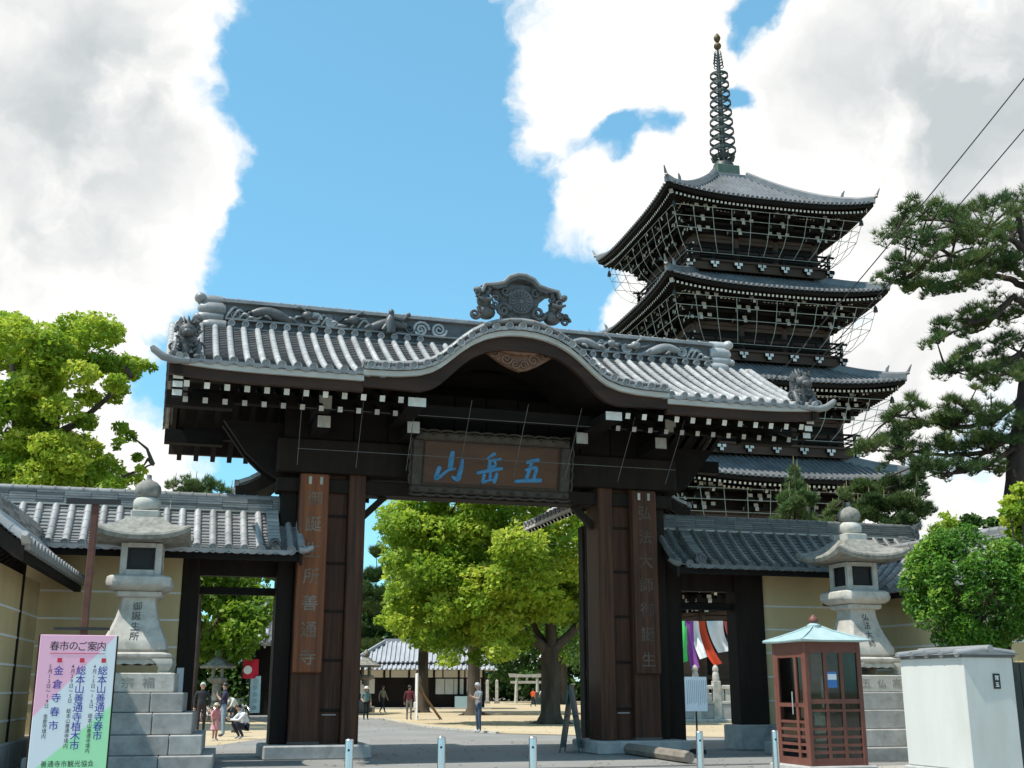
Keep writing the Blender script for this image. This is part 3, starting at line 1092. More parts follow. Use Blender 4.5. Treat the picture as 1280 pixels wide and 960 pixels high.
for k in (-1, 1):
    m = MB()
    x = k * .84
    rs = random.Random(4 + k)
    m.ball((x - k * .05, ct, 9.80), (.22, .2, .18), 10, 6).ball((x + k * .02, ct - .05, 10.04), (.17, .17, .2), 10, 7, rot=(0, k * .4, 0)).ball((x + k * .17, ct - .14, 10.24), (.13, .12, .085), 9, 6, rot=(0, -k * .5, 0))
    m.tube([(x - k * .02, ct - .1, 10.18), (x - k * .10, ct - .12, 10.32), (x - k * .02, ct - .12, 10.40), (x + k * .12, ct - .12, 10.36)], [.07, .075, .06, .02], 7)
    m.tube([(x - k * .1, ct - .2, 10.05), (x + k * .05, ct - .27, 9.98), (x + k * .2, ct - .25, 10.05)], [.05, .055, .03], 7)
    for q in range(9):
        m.join(scroll((x + rs.uniform(-.24, .26), 9.72 + rs.random() * .5), rs.uniform(.05, .10), 1.3, .028, y=ct - rs.uniform(.14, .24), flip=rs.choice((-1, 1)), start=rs.random() * 6))
    m.join(scroll((x + k * .24, 9.70), .12, 1.5, .045, y=ct - .1, flip=k))
    m.build("crest_side_carving", ORN, gate, smooth=60)

# ------------------------------------------------------------------ timber body of the gate
for sx in (-1, 1):
    def b(name, s0, s1, t0, t1, z0, z1, mat, bev=.02):
        return MB().cbx(sx * s0 if sx > 0 else sx * s1, sx * s1 if sx > 0 else sx * s0, t0, t1, z0, z1, bev).build(name, mat, gate)
    b("outer_pillar", 3.81, 4.49, -.60, .25, .30, 6.42, WOOD_B)
    b("recessed_panel", 3.335, 3.805, -.40, -.22, .30, 6.42, WOOD_B, .005)
    b("inner_pillar", 2.93, 3.33, -.60, .25, .30, 6.42, WOOD_B)
    b("side_post", 4.50, 4.87, -.30, .40, .30, 6.9, WOOD_D)
    for j, z in enumerate((1.0, 2.1, 3.2, 4.3, 5.4)):
        b("panel_batten", 3.335, 3.805, -.43, -.402, z, z + .06, WOOD_D, .004)
    b("pale_metal_strip", 3.42, 3.74, -.412, -.402, .92, .945, FASCIA, .001)
    for j in range(2):
        b("board_clip", 3.97 + j * .26, 4.04 + j * .26, -.735, -.725, 6.12, 6.30, WHITE_D, .001)
    # iron shod foot of the pillars
    b("pillar_foot_band", 3.80, 4.50, -.612, .262, .30, .36, M("foot_iron", (.10, .09, .08), (.16, .14, .12), rough=.7, metal=.3), .004)
    m = MB().cbx(sx * 2.68 if sx > 0 else -5.05, 5.05 if sx > 0 else -2.68, -1.02, .85, 0, .30, .03)
    m.build("stone_plinth", GRANITE_G, gate)
    # raking brace under the lintel
    MB().beam((sx * 2.95, -.2, 5.45), (sx * 2.42, -.2, 5.97), .16, .16).build("corner_brace", WOOD_D, gate)
    # open door leaf folded back
    m = MB().bx(sx * 3.0, sx * 4.84, .45, .57, .35, 5.9)
    for z in (.6, 1.8, 3.0, 4.2, 5.4):
        m.bx(sx * 3.0, sx * 4.84, .572, .62, z, z + .16)
    m.build("door_leaf", WOOD_K, gate)
    # rear support pillar and tie beams
    MB().cbx(sx * 4.15 - .2, sx * 4.15 + .2, 3.3, 3.7, 0, 6.0, .03).build("rear_pillar", WOOD_D, gate)
    for z in (2.0, 5.3):
        MB().bx(sx * 4.15 - .1, sx * 4.15 + .1, .25, 3.3, z, z + .3).build("tie_beam", WOOD_D, gate)
    # little roof over the rear supports, ridge running into the precinct
    def zl(x):
        return 6.16 + 1.05 * max(0, 1 - abs(x) / 1.55) ** 1.35
    lr = MB().grid(lambda u, v: (sx * 4.30 + (-1.55 + 3.1 * u), .35 + 4.6 * v, zl(-1.55 + 3.1 * u)), 14, 2)
    lr.build("rear_roof_bed", TILE_D, gate)
    MB().grid(lambda u, v: (sx * 4.30 + (-1.52 + 3.04 * u), .4 + 4.5 * v, zl(-1.52 + 3.04 * u) - .16), 14, 2).build("rear_roof_soffit", WOOD_K, gate)
    pth = [(1.55 - 1.5 * i / 8, zl(1.55 - 1.5 * i / 8) + .02) for i in range(9)]
    lm = cover_row([(-a, z) for a, z in pth], .075).mesh("rear_roof_tile_row", [TILE_L, TILE], smooth=50)
    for i in range(14):
        for k in (-1, 1):
            put("rear_roof_tile_row", lm, gate, (sx * 4.30, .5 + i * .335, 0), (0, 0, math.pi / 2 if k > 0 else -math.pi / 2))
    MB().bx(sx * 4.30 - .16, sx * 4.30 + .16, .3, 5.0, 7.12, 7.42).build("rear_roof_ridge", TILE, gate)
    for k in (-1, 1):
        MB().bx(sx * 4.30 + k * 1.48, sx * 4.30 + k * 1.58, .35, 4.95, 6.02, 6.10).build("rear_roof_fascia", FASCIA, gate)
        for i in range(16):
            m = MB().beam((sx * 4.30 + k * 1.46, .5 + i * .29, 5.98), (sx * 4.30 + k * .4, .5 + i * .29, 6.75), .09, .10)
            m.m[0] = 1
            m.build("rear_roof_rafter", [WOOD_K, WHITE], gate)
        m = MB()
        for i in range(10):
            a0, a1 = 1.6 * i / 10, 1.6 * (i + 1) / 10
            m.add([(sx * 4.30 + k * a, t, zl(min(a, 1.55)) + o_) for t in (.28, .36) for a in (a0, a1) for o_ in (-.42 + .1 * a, .0)],
                  [(0, 1, 3, 2), (4, 6, 7, 5), (1, 5, 7, 3), (0, 2, 6, 4), (0, 4, 5, 1), (2, 3, 7, 6)])
        m.build("rear_roof_barge_board", WOOD_D, gate)
        cover_row([(-1.58 + 1.5 * i / 8, zl(1.55 - 1.5 * i / 8) + .06) for i in range(9)], .08).build("rear_roof_verge_row", [TILE_L, TILE], gate, (sx * 4.30, .38, 0), (0, 0, math.pi / 2 if k > 0 else -math.pi / 2), smooth=50)

MB().cbx(-5.0, 5.0, -.52, .12, 5.97, 6.30, .02).build("lintel", WOOD_D, gate)
m = MB().cbx(-5.05, 5.05, -.75, .30, 6.40, 7.20, .03)
m.build("main_beam", WOOD_D, gate)
for i in range(12):
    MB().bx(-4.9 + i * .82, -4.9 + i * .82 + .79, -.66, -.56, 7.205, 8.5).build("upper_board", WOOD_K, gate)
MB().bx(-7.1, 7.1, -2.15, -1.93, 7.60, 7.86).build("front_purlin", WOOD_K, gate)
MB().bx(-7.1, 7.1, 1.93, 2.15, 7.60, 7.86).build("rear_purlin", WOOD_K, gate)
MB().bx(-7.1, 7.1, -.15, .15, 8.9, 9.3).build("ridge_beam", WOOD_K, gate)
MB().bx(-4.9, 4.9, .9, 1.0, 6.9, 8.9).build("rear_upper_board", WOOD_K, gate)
for x in (-4.15, -2.08, 2.08, 4.15):
    m = MB().cbx(x - .16, x + .16, -1.86, .3, 7.22, 7.52, .015)
    m.m = [0] * len(m.f)
    m.bx(x - .145, x + .145, -1.872, -1.862, 7.235, 7.505, 1)
    m.build("bracket_arm", [WOOD_K, WHITE_D], gate)
for x in (-4.2, 4.2):
    m = MB().cbx(x - .16, x + .16, -2.35, .3, 7.54, 7.88, .015)
    m.bx(x - .14, x + .14, -2.362, -2.352, 7.56, 7.86, 1)
    m.build("upper_bracket_arm", [WOOD_K, WHITE_D], gate)
    # curved side bracket boards carrying the roof overhang
    sx = 1 if x > 0 else -1
    for t in (-.3, .3):
        m = MB().prism([(4.87, 6.2), (5.3, 6.45), (5.75, 6.85), (6.15, 7.4), (6.3, 7.6), (4.87, 7.6)] if sx > 0 else [(-6.3, 7.6), (-6.15, 7.4), (-5.75, 6.85), (-5.3, 6.45), (-4.87, 6.2), (-4.87, 7.6)], lambda a, b_, tt: (a, tt, b_), t - .08, t + .08)
        m.build("side_bracket", WOOD_K, gate)
# fine wire netting frame hung before the upper timbers
wm = []
for s_ in (-4.72, -3.35, -2.15, -.85, .52, 1.85, 3.25, 4.55):
    wm.append(((s_, -2.5, 7.95), (s_ * .985, -1.3, 6.45)))
for (t, z) in ((-2.3, 7.55), (-1.65, 6.75)):
    wm.append(((-4.7, t - .05, z), (4.6, t - .05, z)))
for a, b_ in wm:
    MB().tube([a, b_], .008, 5).build("net_wire", M("dull_wire", (.10, .10, .10), (.16, .16, .15), rough=.7, bump=0), gate)

# ------------------------------------------------------------------ name plaque and pillar boards
pq = thing("name_plaque", "large framed wooden plaque with three blue characters hung under the gate roof", "plaque", gw(.0, -1.02, 5.98), PHI)
pq.rotation_euler = (R(12), 0, PHI)
m = MB().bx(-1.74, 1.74, -.05, .05, .18, 1.32)
m.build("board", M("plaque_brown", (.055, .024, .012), (.10, .045, .020), rough=.6, scale=2.5, stretch=(.2, 1, 1), bump=.2), pq)
PF = M("plaque_frame_grey", (.032, .025, .018), (.075, .060, .045), rough=.75, scale=7, bump=.3)
for (x0, x1, z0, z1) in ((-1.98, 1.98, 1.28, 1.46), (-1.98, 1.98, .02, .19), (-1.98, -1.72, .19, 1.28), (1.72, 1.98, .19, 1.28)):
    MB().cbx(x0, x1, -.13, .06, z0, z1, .03).build("frame_rail", PF, pq)
m = MB()
for i in range(12):
    x = -1.83 + i * .333
    for (z, d) in ((1.47, 1), (.01, -1)):
        pts = [(x + .165 * math.cos(a), -.12, z + d * .045 * math.sin(a)) for a in [math.pi * j / 6 for j in range(7)]]
        m.tube(pts, .03, 6)
        m.join(scroll((x, z - d * .06), .055, 1.2, .018, y=-.14))
for i in range(5):
    z = .22 + i * .26
    for (x, d) in ((-1.99, -1), (1.99, 1)):
        m.tube([(x + d * .045 * math.sin(a), -.12, z + .13 + .13 * math.cos(a)) for a in [math.pi * j / 6 for j in range(7)]], .028, 6)
m.build("scalloped_trim", PF, pq, smooth=60)
MB().tube([(-1.68, -.07, .24), (1.68, -.07, .24), (1.68, -.07, 1.24), (-1.68, -.07, 1.24), (-1.68, -.07, .24)], .018, 5).build("inner_line", PF, pq)
BLUE = M("azurite_paint", (.035, .16, .32), (.075, .25, .44), rough=.7, scale=8, bump=.1, rnd=0)
def brush(strokes, x0):
    """brush written strokes: lists of (x, y, width) read off the plaque in its own millimetre-like grid"""
    m_ = MB()
    for i, st_ in enumerate(strokes):
        pts = [Vector(((x - 625) * .00336 - x0, .74 - (y - 270 - .05 * (x - 625)) * .00345)) for x, y, w in st_]
        ws = [w * .0034 for x, y, w in st_]
        # round the corners of the stroke
        P_, W_ = [], []
        for j in range(len(pts) - 1):
            for q in range(5):
                f = q / 5
                P_.append(pts[j].lerp(pts[j + 1], f))
                W_.append(ws[j] + (ws[j + 1] - ws[j]) * f)
        P_.append(pts[-1])
        W_.append(ws[-1])
        for _ in range(2):
            P_ = [P_[0]] + [(P_[k - 1] + P_[k] * 2 + P_[k + 1]) / 4 for k in range(1, len(P_) - 1)] + [P_[-1]]
        lf, rt = [], []
        for k, p_ in enumerate(P_):
            d_ = P_[min(k + 1, len(P_) - 1)] - P_[max(k - 1, 0)]
            n_ = Vector((-d_.y, d_.x)).normalized()
            e = .75 if k in (0, len(P_) - 1) else 1
            lf.append(p_ + n_ * W_[k] / 2 * e)
            rt.append(p_ - n_ * W_[k] / 2 * e)
        y_ = -.012 - .0015 * i
        rings = [[(l.x, 0, l.y), (l.x * .9 + r_.x * .1, y_, l.y * .9 + r_.y * .1), (r_.x * .9 + l.x * .1, y_, r_.y * .9 + l.y * .1), (r_.x, 0, r_.y)] for l, r_ in zip(lf, rt)]
        m_.loft(rings)
    return m_


for x0, strokes in ((-1.03, [[(330, 168, 30), (322, 230, 40), (318, 296, 36)], [(243, 274, 34), (226, 320, 30), (216, 360, 34), (250, 345, 26), (300, 300, 20), (360, 290, 16)], [(403, 222, 26), (398, 290, 34), (380, 366, 40), (350, 356, 26), (332, 340, 12)]]),
                    (-.02, [[(645, 182, 26), (615, 200, 24), (580, 222, 12)], [(592, 238, 20), (640, 230, 24), (690, 222, 22)], [(606, 226, 22), (606, 270, 30), (602, 312, 26)], [(640, 232, 16), (652, 268, 24), (612, 282, 14)], [(512, 322, 26), (600, 304, 28), (705, 288, 30)], [(572, 326, 26), (566, 360, 26), (560, 388, 24), (600, 372, 20), (640, 366, 14)], [(616, 312, 22), (612, 362, 26)], [(664, 318, 24), (656, 352, 30), (644, 392, 30)]]),
                    (1.02, [[(878, 246, 26), (925, 236, 28), (978, 226, 28)], [(922, 240, 24), (905, 300, 30), (884, 368, 28)], [(872, 300, 20), (920, 286, 24), (962, 284, 30), (950, 330, 28), (942, 364, 26)], [(796, 380, 22), (880, 374, 30), (1004, 372, 34)]])):
    brush(strokes, x0).build("painted_character", BLUE, pq, (x0, -.052, 0))
for sx, txt, lab in ((-1, "御誕生所善通寺", "reddish hanging name board with seven characters on the gate pillar beside the low stone plinth with the people behind"),
                     (1, "弘法大師御誕生", "darker hanging name board on the gate pillar beside the white notice stand")):
    lab = "reddish brown vertical name board with pale characters on the pillar beside the crouching man" if sx < 0 else "dark brown vertical name board with faint characters on the pillar beside the white notice"
    pb = thing("pillar_name_board", lab, "name board", gw(sx * 4.15, -.665, 1.85), PHI)
    MB().cbx(-.33, .33, -.05, .05, 0, 4.52, .02).build("board", WOOD_R if sx < 0 else WOOD_B, pb)
    n = len(txt)
    tm = M("faded_pale_ink", (.13, .09, .06), (.27, .23, .19), rough=.9, bump=0, rnd=0, scale=2.5, spots=.8, spot_col=(.09, .035, .016)) if sx < 0 else M("ghost_ink", (.05, .03, .02), (.15, .12, .10), rough=.9, bump=0, rnd=0, scale=1.6, spots=.9, spot_col=(.045, .02, .011))
    letters([(c, 0, 3.95 - i * .60) for i, c in enumerate(txt)], .38, .006).build("lettering", tm, pb, (0, -.053, 0))
# ------------------------------------------------------------------ roofed precinct walls
def roofed_wall(name, label, origin, rz, x0, x1, eave=4.38, ridge=5.5, half=1.4, rows=(None, None), panels=(), posts=(), lines=(), openings=(), base=.55, doorbase=0.0, endcaps=(True, True), sp=.342, tiles=(TILE_L, TILE, TILE_D), wall_y=.2, desc=()):
    w = thing(name, label, "wall", origin, rz)
    w["kind"] = "thing"
    TL, TM_, TD = tiles

    def zw(a):
        a = min(max(abs(a), .12), half)
        return eave + .10 + (ridge - eave - .10) * ((half - a) / (half - .12)) ** 1.25
    pth = [(-half + (half - .12) * i / 8, zw(half - (half - .12) * i / 8) + .02) for i in range(9)]
    me = cover_row(pth, .082).mesh("cover_tile_row", [TL, TM_], smooth=50)
    mer = cover_row([(-a, b) for a, b in pth], .082).mesh("rear_cover_tile_row", [TL, TM_], smooth=50)
    n = int((x1 - x0) / sp)
    off = ((x1 - x0) - (n - 1) * sp) / 2
    for i in range(n):
        put("cover_tile_row", me, w, (x0 + off + i * sp, wall_y, 0))
        put("rear_cover_tile_row", mer, w, (x0 + off + i * sp, wall_y, 0))

    def fn(sg):
        def f(x, l):
            a = half - (half - .12) * l
            dz = (zw(a - .01) - zw(a + .01)) / .02
            return (x, wall_y - sg * a, zw(a)), Vector((0, -dz * sg, 1)).normalized()
        return f
    for sg in (1, -1):
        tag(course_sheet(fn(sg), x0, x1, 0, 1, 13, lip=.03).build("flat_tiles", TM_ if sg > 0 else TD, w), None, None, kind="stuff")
    em = MB()
    for i in range(n - 1):
        x = x0 + off + i * sp
        poly = [(x + sp * j / 8, eave + .07 - .055 * math.sin(math.pi * j / 8)) for j in range(9)] + [(x + sp, eave + .12), (x, eave + .12)]
        em.prism(poly, lambda a, b, t: (a, t, b), wall_y - half - .05, wall_y - half + .05)
    em.build("eave_pan_tiles", TM_, w)
    MB().bx(x0 + .02, x1 - .02, wall_y - half + .06, wall_y - half + .2, eave - .10, eave + .06).build("eave_board", WOOD_K, w)
    MB().bx(x0 + .02, x1 - .02, wall_y + half - .2, wall_y + half - .06, eave - .10, eave + .06).build("rear_eave_board", WOOD_K, w)
    for sg in (-1, 1):
        MB().grid(lambda u, v: (x0 + .03 + (x1 - x0 - .06) * u, wall_y + sg * (half - .1) * v, zw((half - .1) * v) - .12), 1, 5).build("soffit", WOOD_K, w)
    rm_ = MB().beam((0, wall_y - half + .14, eave - .06), (0, wall_y - .1, eave + .55), .08, .10)
    rm2 = MB().beam((0, wall_y + half - .14, eave - .06), (0, wall_y + .1, eave + .55), .08, .10)
    r_me, r_me2 = rm_.mesh("rafter", WOOD_K), rm2.mesh("rear_rafter", WOOD_K)
    for i in range(int((x1 - x0) / .42)):
        put("rafter", r_me, w, (x0 + .25 + i * .42, 0, 0))
        put("rear_rafter", r_me2, w, (x0 + .25 + i * .42, 0, 0))
    # ridge: pale mortar course, stacked flat tiles, roll
    MB().bx(x0, x1, wall_y - .17, wall_y + .17, ridge - .22, ridge + .0).build("ridge_bed", TD, w)
    MB().bx(x0, x1, wall_y - .215, wall_y + .215, ridge + .002, ridge + .045).build("ridge_mortar_course", FASCIA, w)
    rk = random.Random(int(abs(x0) * 100))
    for k in range(5):
        zz = ridge + .05 + k * .056
        hw = .22 - .014 * k
        nn = max(2, int((x1 - x0) / .55))
        for j in range(nn):
            a, b = x0 + (x1 - x0) * j / nn, x0 + (x1 - x0) * (j + .985) / nn
            MB().box(((a + b) / 2, wall_y, zz + .024), (b - a, 2 * hw + rk.uniform(-.012, .012), .046), (rk.uniform(-.01, .01), rk.uniform(-.006, .006), 0)).build("ridge_flat_tile", TM_ if rk.random() < .7 else TD, w)
    roll = MB().tube([(-.14, 0, 0), (.14, 0, 0)], .085, 8).lathe([(.1, -.02), (.1, .02)], 8, (-.14, 0, 0), axis='x').mesh("ridge_roll_tile", TM_, smooth=50)
    for j in range(int((x1 - x0) / .3)):
        put("ridge_roll_tile", roll, w, (x0 + .15 + j * .3, wall_y, ridge + .36))
    for xd in desc:
        # descending ridge built of stacked half-round tiles near the gable end
        for q in range(9):
            a = half - .12 - (half - .3) * q / 9
            MB().tube([(xd - .13, wall_y - a, zw(a) + .16), (xd + .13, wall_y - a, zw(a) + .16)], .10, 8).build("descending_ridge_tile", TL, w, smooth=50)
        MB().beam((xd, wall_y - half + .1, zw(half - .1) + .08), (xd, wall_y - .1, zw(.1) + .06), .2, .16).build("descending_ridge_bed", TD, w)
        m = MB().ball((xd, wall_y - half + .06, zw(half) + .14), (.17, .1, .16), 10, 6)
        m.join(scroll((xd, zw(half) + .16), .1, 1.4, .03, y=wall_y - half - .04))
        m.build("descending_ridge_end", TD, w, smooth=60)
    for k, xe in enumerate((x0, x1)):
        if endcaps[k]:
            sx = -1 if k == 0 else 1
            m = MB().ball((xe + sx * .05, wall_y, ridge + .12), (.12, .3, .3), 10, 6)
            m.tube([(xe + sx * .1, wall_y, ridge + .36), (xe + sx * .24, wall_y, ridge + .40), (xe + sx * .34, wall_y, ridge + .5)], [.1, .09, .05], 8)
            m.build("ridge_end_tile", TM_, w, smooth=60)
            for dy in (-1, 1):
                pv = [(dy * (half + .02 - (half - .1) * i / 8) + wall_y, zw(half - (half - .1) * i / 8) + .05) for i in range(9)]
                cover_row(pv, .08).build("verge_tile_row", [TL, TM_], w, (xe + sx * .02, 0, 0), smooth=50)
                m = MB()
                for i in range(8):
                    a0, a1 = half * i / 8, half * (i + 1) / 8
                    m.add([(x, wall_y + dy * a, zw(a) + o_) for x in (xe - .04 * sx, xe + .03 * sx) for a in (a0, a1) for o_ in (-.30, -.01)],
                          [(0, 1, 3, 2), (4, 6, 7, 5), (1, 5, 7, 3), (0, 2, 6, 4), (0, 4, 5, 1), (2, 3, 7, 6)])
                m.build("barge_board", WOOD_D, w)
            m = MB().tube([(xe - sx * .05, wall_y - half - .02, eave + .14), (xe + sx * .12, wall_y - half - .03, eave + .15), (xe + sx * .26, wall_y - half - .04, eave + .22)], [.08, .08, .05], 8)
            m.build("corner_tile", TL, w, smooth=60)
    # plaster, white courses, posts, stone footing
    top = eave + .05
    for (a, b) in panels:
        MB().bx(a, b, wall_y - .16, wall_y + .16, base, top).build("plaster_panel", YELLOW, w)
        for z in lines:
            MB().bx(a, b, wall_y - .176, wall_y - .158, z - .022, z + .022).build("white_course_line", LINE_W, w)
        nst = max(1, int((b - a) / 1.1))
        for j in range(nst):
            MB().cbx(a + (b - a) * j / nst + .006, a + (b - a) * (j + 1) / nst - .006, wall_y - .30, wall_y + .25, 0, base, .02).build("footing_stone", GRANITE_G, w)
    for (a, b, z0, y0, y1) in posts:
        MB().cbx(a, b, wall_y + y0, wall_y + y1, z0, top + .25, .02).build("post", WOOD_D, w)
        if z0 > .05:
            MB().cbx(a - .15, b + .15, wall_y + y0 - .2, wall_y + y1 + .15, 0, z0, .03).build("post_base_stone", GRANITE_G, w)
    for (a, b, zl0, zl1, zt) in openings:
        MB().bx(a, b, wall_y - .14, wall_y + .14, zl0, zl1).build("lintel", WOOD_D, w)
        MB().bx(a, b, wall_y - .08, wall_y + .08, zt, zt + .17).build("transom_bar", WOOD_K, w)
        MB().bx(a, b, wall_y - .2, wall_y + .2, 0, .05).build("threshold_stone", GRANITE_G, w)
    return w


LN = (3.60, 3.0, 2.4, 1.8, 1.2)
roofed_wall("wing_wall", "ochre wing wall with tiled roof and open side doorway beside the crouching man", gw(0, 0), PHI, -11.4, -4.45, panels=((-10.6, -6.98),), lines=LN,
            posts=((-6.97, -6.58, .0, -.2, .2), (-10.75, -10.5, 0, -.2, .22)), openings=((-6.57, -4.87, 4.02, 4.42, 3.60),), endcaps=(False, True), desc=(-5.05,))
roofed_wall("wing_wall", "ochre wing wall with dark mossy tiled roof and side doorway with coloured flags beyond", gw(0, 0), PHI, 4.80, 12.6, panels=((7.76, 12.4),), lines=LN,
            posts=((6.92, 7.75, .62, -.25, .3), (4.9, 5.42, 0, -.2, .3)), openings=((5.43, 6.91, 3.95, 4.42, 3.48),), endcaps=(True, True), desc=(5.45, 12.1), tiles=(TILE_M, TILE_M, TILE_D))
# return walls running forward on both sides (lower)
ang = math.atan2(6.7, -1.52)
LN2 = (3.0, 2.48, 1.95, 1.42, .9)
rw = roofed_wall("return_wall", "low ochre return wall with tiled roof behind the pink notice board", (-8.85, 18.3, 0), ang, 0.0, 7.5, eave=3.67, ridge=4.55, half=1.05, panels=((.2, 7.3),), lines=LN2, base=.5, wall_y=0.0,
                 posts=((2.2, 2.34, 0, -.19, .1), (5.2, 5.34, 0, -.19, .1)), endcaps=(True, False))
ang2 = math.atan2(-.936, .352)
roofed_wall("return_wall", "low ochre return wall with blue grey tiled roof behind the clipped round bush", (8.95, 30.6, 0), ang2, 0.0, 10.5, eave=3.67, ridge=4.55, half=1.05, panels=((.2, 10.3),), lines=LN2, base=.5, wall_y=0.0,
            posts=((5.3, 5.5, 0, -.19, .1),), endcaps=(False, True), tiles=(TILE, TILE, TILE_D))
tag(MB().bx(-6.95, -6.80, -.225, -.21, 1.05, 1.95).build("paper_notice", M("notice_paper", (.62, .66, .72), (.70, .74, .78), rough=.8, bump=0), None, gw(0, 0), (0, 0, PHI)), "narrow white paper notice fixed to the dark doorway post", "notice")
# ------------------------------------------------------------------ stone lanterns on stepped bases
def stone_lantern(label, loc, rz, txt, carve, flip=1):
    L = thing("stone_lantern", label, "stone lantern", loc, rz, "tall stone lanterns flanking the gate")
    # stepped base of separate blocks
    steps = [(1.80, 0.0, .31), (1.56, .31, .70), (1.34, .70, 1.13), (1.12, 1.13, 1.53), (.91, 1.53, 1.93)]
    rk = random.Random(txt)
    for i, (h, z0, z1) in enumerate(steps):
        if i == 4:
            MB().cbx(-h, h, -h, h, z0, z1 - .005, .02).build("step_block", GRANITE, L)
            continue
        # each course: front and rear long blocks, sides between
        d = .55
        cut = rk.uniform(.35, .7) * h
        for sy in (-1, 1):
            ya, yb = (-h, -h + d) if sy < 0 else (h - d, h)
            MB().cbx(-h, cut - .006, ya, yb, z0 + .003, z1 - .004, .018).build("step_block", GRANITE_G, L)
            MB().cbx(cut + .006, h, ya, yb, z0 + .003, z1 - .004, .018).build("step_block", GRANITE_G, L)
        for sx in (-1, 1):
            xa, xb = (-h, -h + d) if sx < 0 else (h - d, h)
            MB().cbx(xa, xb, -h + d + .006, h - d - .006, z0 + .003, z1 - .004, .018).build("step_block", GRANITE_G, L)
        MB().bx(-h + d, h - d, -h + d, h - d, z0, z1 - .03).build("step_core", GRANITE_G, L)
    letters([(c, -.45 + .42 * i, 1.73) for i, c in enumerate(carve)], .24, .0, 1.1).build("carved_characters", M("worn_carving", (.20, .19, .165), (.30, .28, .25), rough=.9, bump=0, rnd=0), L, (0, -.912, 0))
    # footed stand with scooped apron
    m = MB()
    m.lathe([(.60, 2.12), (.74, 2.19), (.80, 2.26), (.80, 2.31), (.70, 2.355)], sq=.12)
    m.build("stand_top", GRANITE, L, smooth=35)
    for sx in (-1, 1):
        for sy in (-1, 1):
            m = MB()
            prof = [(.82, 2.22), (.84, 2.12), (.80, 2.02), (.76, 1.95), (.84, 1.93)]
            rings = []
            for (r_, z), w in zip(prof, (.42, .34, .24, .22, .26)):
                c = r_ - w / 2
                rings.append([(sx * (c - w / 2), sy * (c - w / 2), z), (sx * (c + w / 2), sy * (c - w / 2), z), (sx * (c + w / 2), sy * (c + w / 2), z), (sx * (c - w / 2), sy * (c + w / 2), z)] if sx * sy > 0 else
                             [(sx * (c - w / 2), sy * (c - w / 2), z), (sx * (c - w / 2), sy * (c + w / 2), z), (sx * (c + w / 2), sy * (c + w / 2), z), (sx * (c + w / 2), sy * (c - w / 2), z)])
            m.loft(list(reversed(rings)))
            m.build("stand_foot", GRANITE, L, smooth=35)
    for k in range(4):
        m = MB()
        poly = [(-.5, 2.2), (-.46, 2.10), (-.36, 2.125), (-.26, 2.09), (-.14, 2.12), (0, 2.095), (.14, 2.12), (.26, 2.09), (.36, 2.125), (.46, 2.10), (.5, 2.2)]
        m.prism(poly, lambda a, b, t: (a, t, b), -.76, -.62)
        m.build("stand_apron", GRANITE, L, None, (0, 0, k * math.pi / 2))
    # flaring shaft
    m = MB().lathe([(.60, 2.36), (.655, 2.42), (.65, 2.56), (.60, 2.66), (.51, 2.86), (.43, 3.08), (.375, 3.30), (.355, 3.44), (.365, 3.50), (.46, 3.53), (.48, 3.57), (.48, 3.63)], sq=.14)
    m.build("shaft", GRANITE, L, smooth=30)
    chars = MB()
    n = len(txt)
    for i, c in enumerate(txt):
        z = 3.33 - i * .215
        r_ = float(np.interp(z, [2.66, 2.86, 3.08, 3.30, 3.44], [.60, .51, .43, .375, .355]))
        vs, fs = glyph(c, .0)
        sl = .42 if z < 3.0 else .27
        chars.add([(q[0] * .20, -r_ - .008 + q[1] * .20 * sl - q[2] * .2, z + q[1] * .20) for q in vs], fs)
    chars.build("carved_characters", CARVED, L)
    # platform
    MB().lathe([(.40, 3.63), (.58, 3.67), (.66, 3.74), (.68, 3.82), (.66, 3.93), (.60, 3.97), (.46, 3.99)], sq=.22).build("platform", GRANITE, L, smooth=35)
    # fire box with a square window on each face
    for sx in (-1, 1):
        for sy in (-1, 1):
            MB().cbx(sx * .43 if sx < 0 else .29, -.29 if sx < 0 else .43, sy * .43 if sy < 0 else .29, -.29 if sy < 0 else .43, 3.985, 4.68, .015).build("fire_box_post", GRANITE, L)
    for k in range(4):
        MB().bx(-.29, .29, -.425, -.33, 3.985, 4.10).build("fire_box_sill", GRANITE, L, None, (0, 0, k * math.pi / 2))
        MB().bx(-.29, .29, -.425, -.33, 4.58, 4.68).build("fire_box_head", GRANITE, L, None, (0, 0, k * math.pi / 2))
        m = MB()
        for (a, b, c, d) in ((-.285, -.25, 4.10, 4.58), (.25, .285, 4.10, 4.58), (-.25, .25, 4.10, 4.13), (-.25, .25, 4.55, 4.58)):
            m.bx(a, b, -.37, -.34, c, d)
        m.bx(-.25, .25, -.33, -.32, 4.13, 4.55)
        m.build("window_frame", BLACK, L, None, (0, 0, k * math.pi / 2))
    # roof with swept corners
    m = MB()

    def cap(h, z, up, k=16):
        rg = []
        for side in range(4):
            for j in range(k):
                u = -1 + 2 * j / k
                x, y = u * h, -h
                a = side * math.pi / 2
                zz = z + up * abs(u) ** 2.6
                rg.append((x * math.cos(a) - y * math.sin(a), x * math.sin(a) + y * math.cos(a), zz))
        return rg
    rings = [cap(.50, 4.70, .0), cap(.98, 4.70, .16), cap(1.02, 4.78, .20), cap(1.00, 4.83, .19), cap(.80, 4.90, .12), cap(.62, 5.02, .05), cap(.46, 5.16, .01), cap(.36, 5.26, 0)]
    m.loft(rings)
    m.build("roof", GRANITE_D, L, smooth=40)
    # finial: square collar, bowl, jewel
    MB().lathe([(.30, 5.25), (.31, 5.40), (.27, 5.42)], sq=.1).build("finial_collar", GRANITE, L)
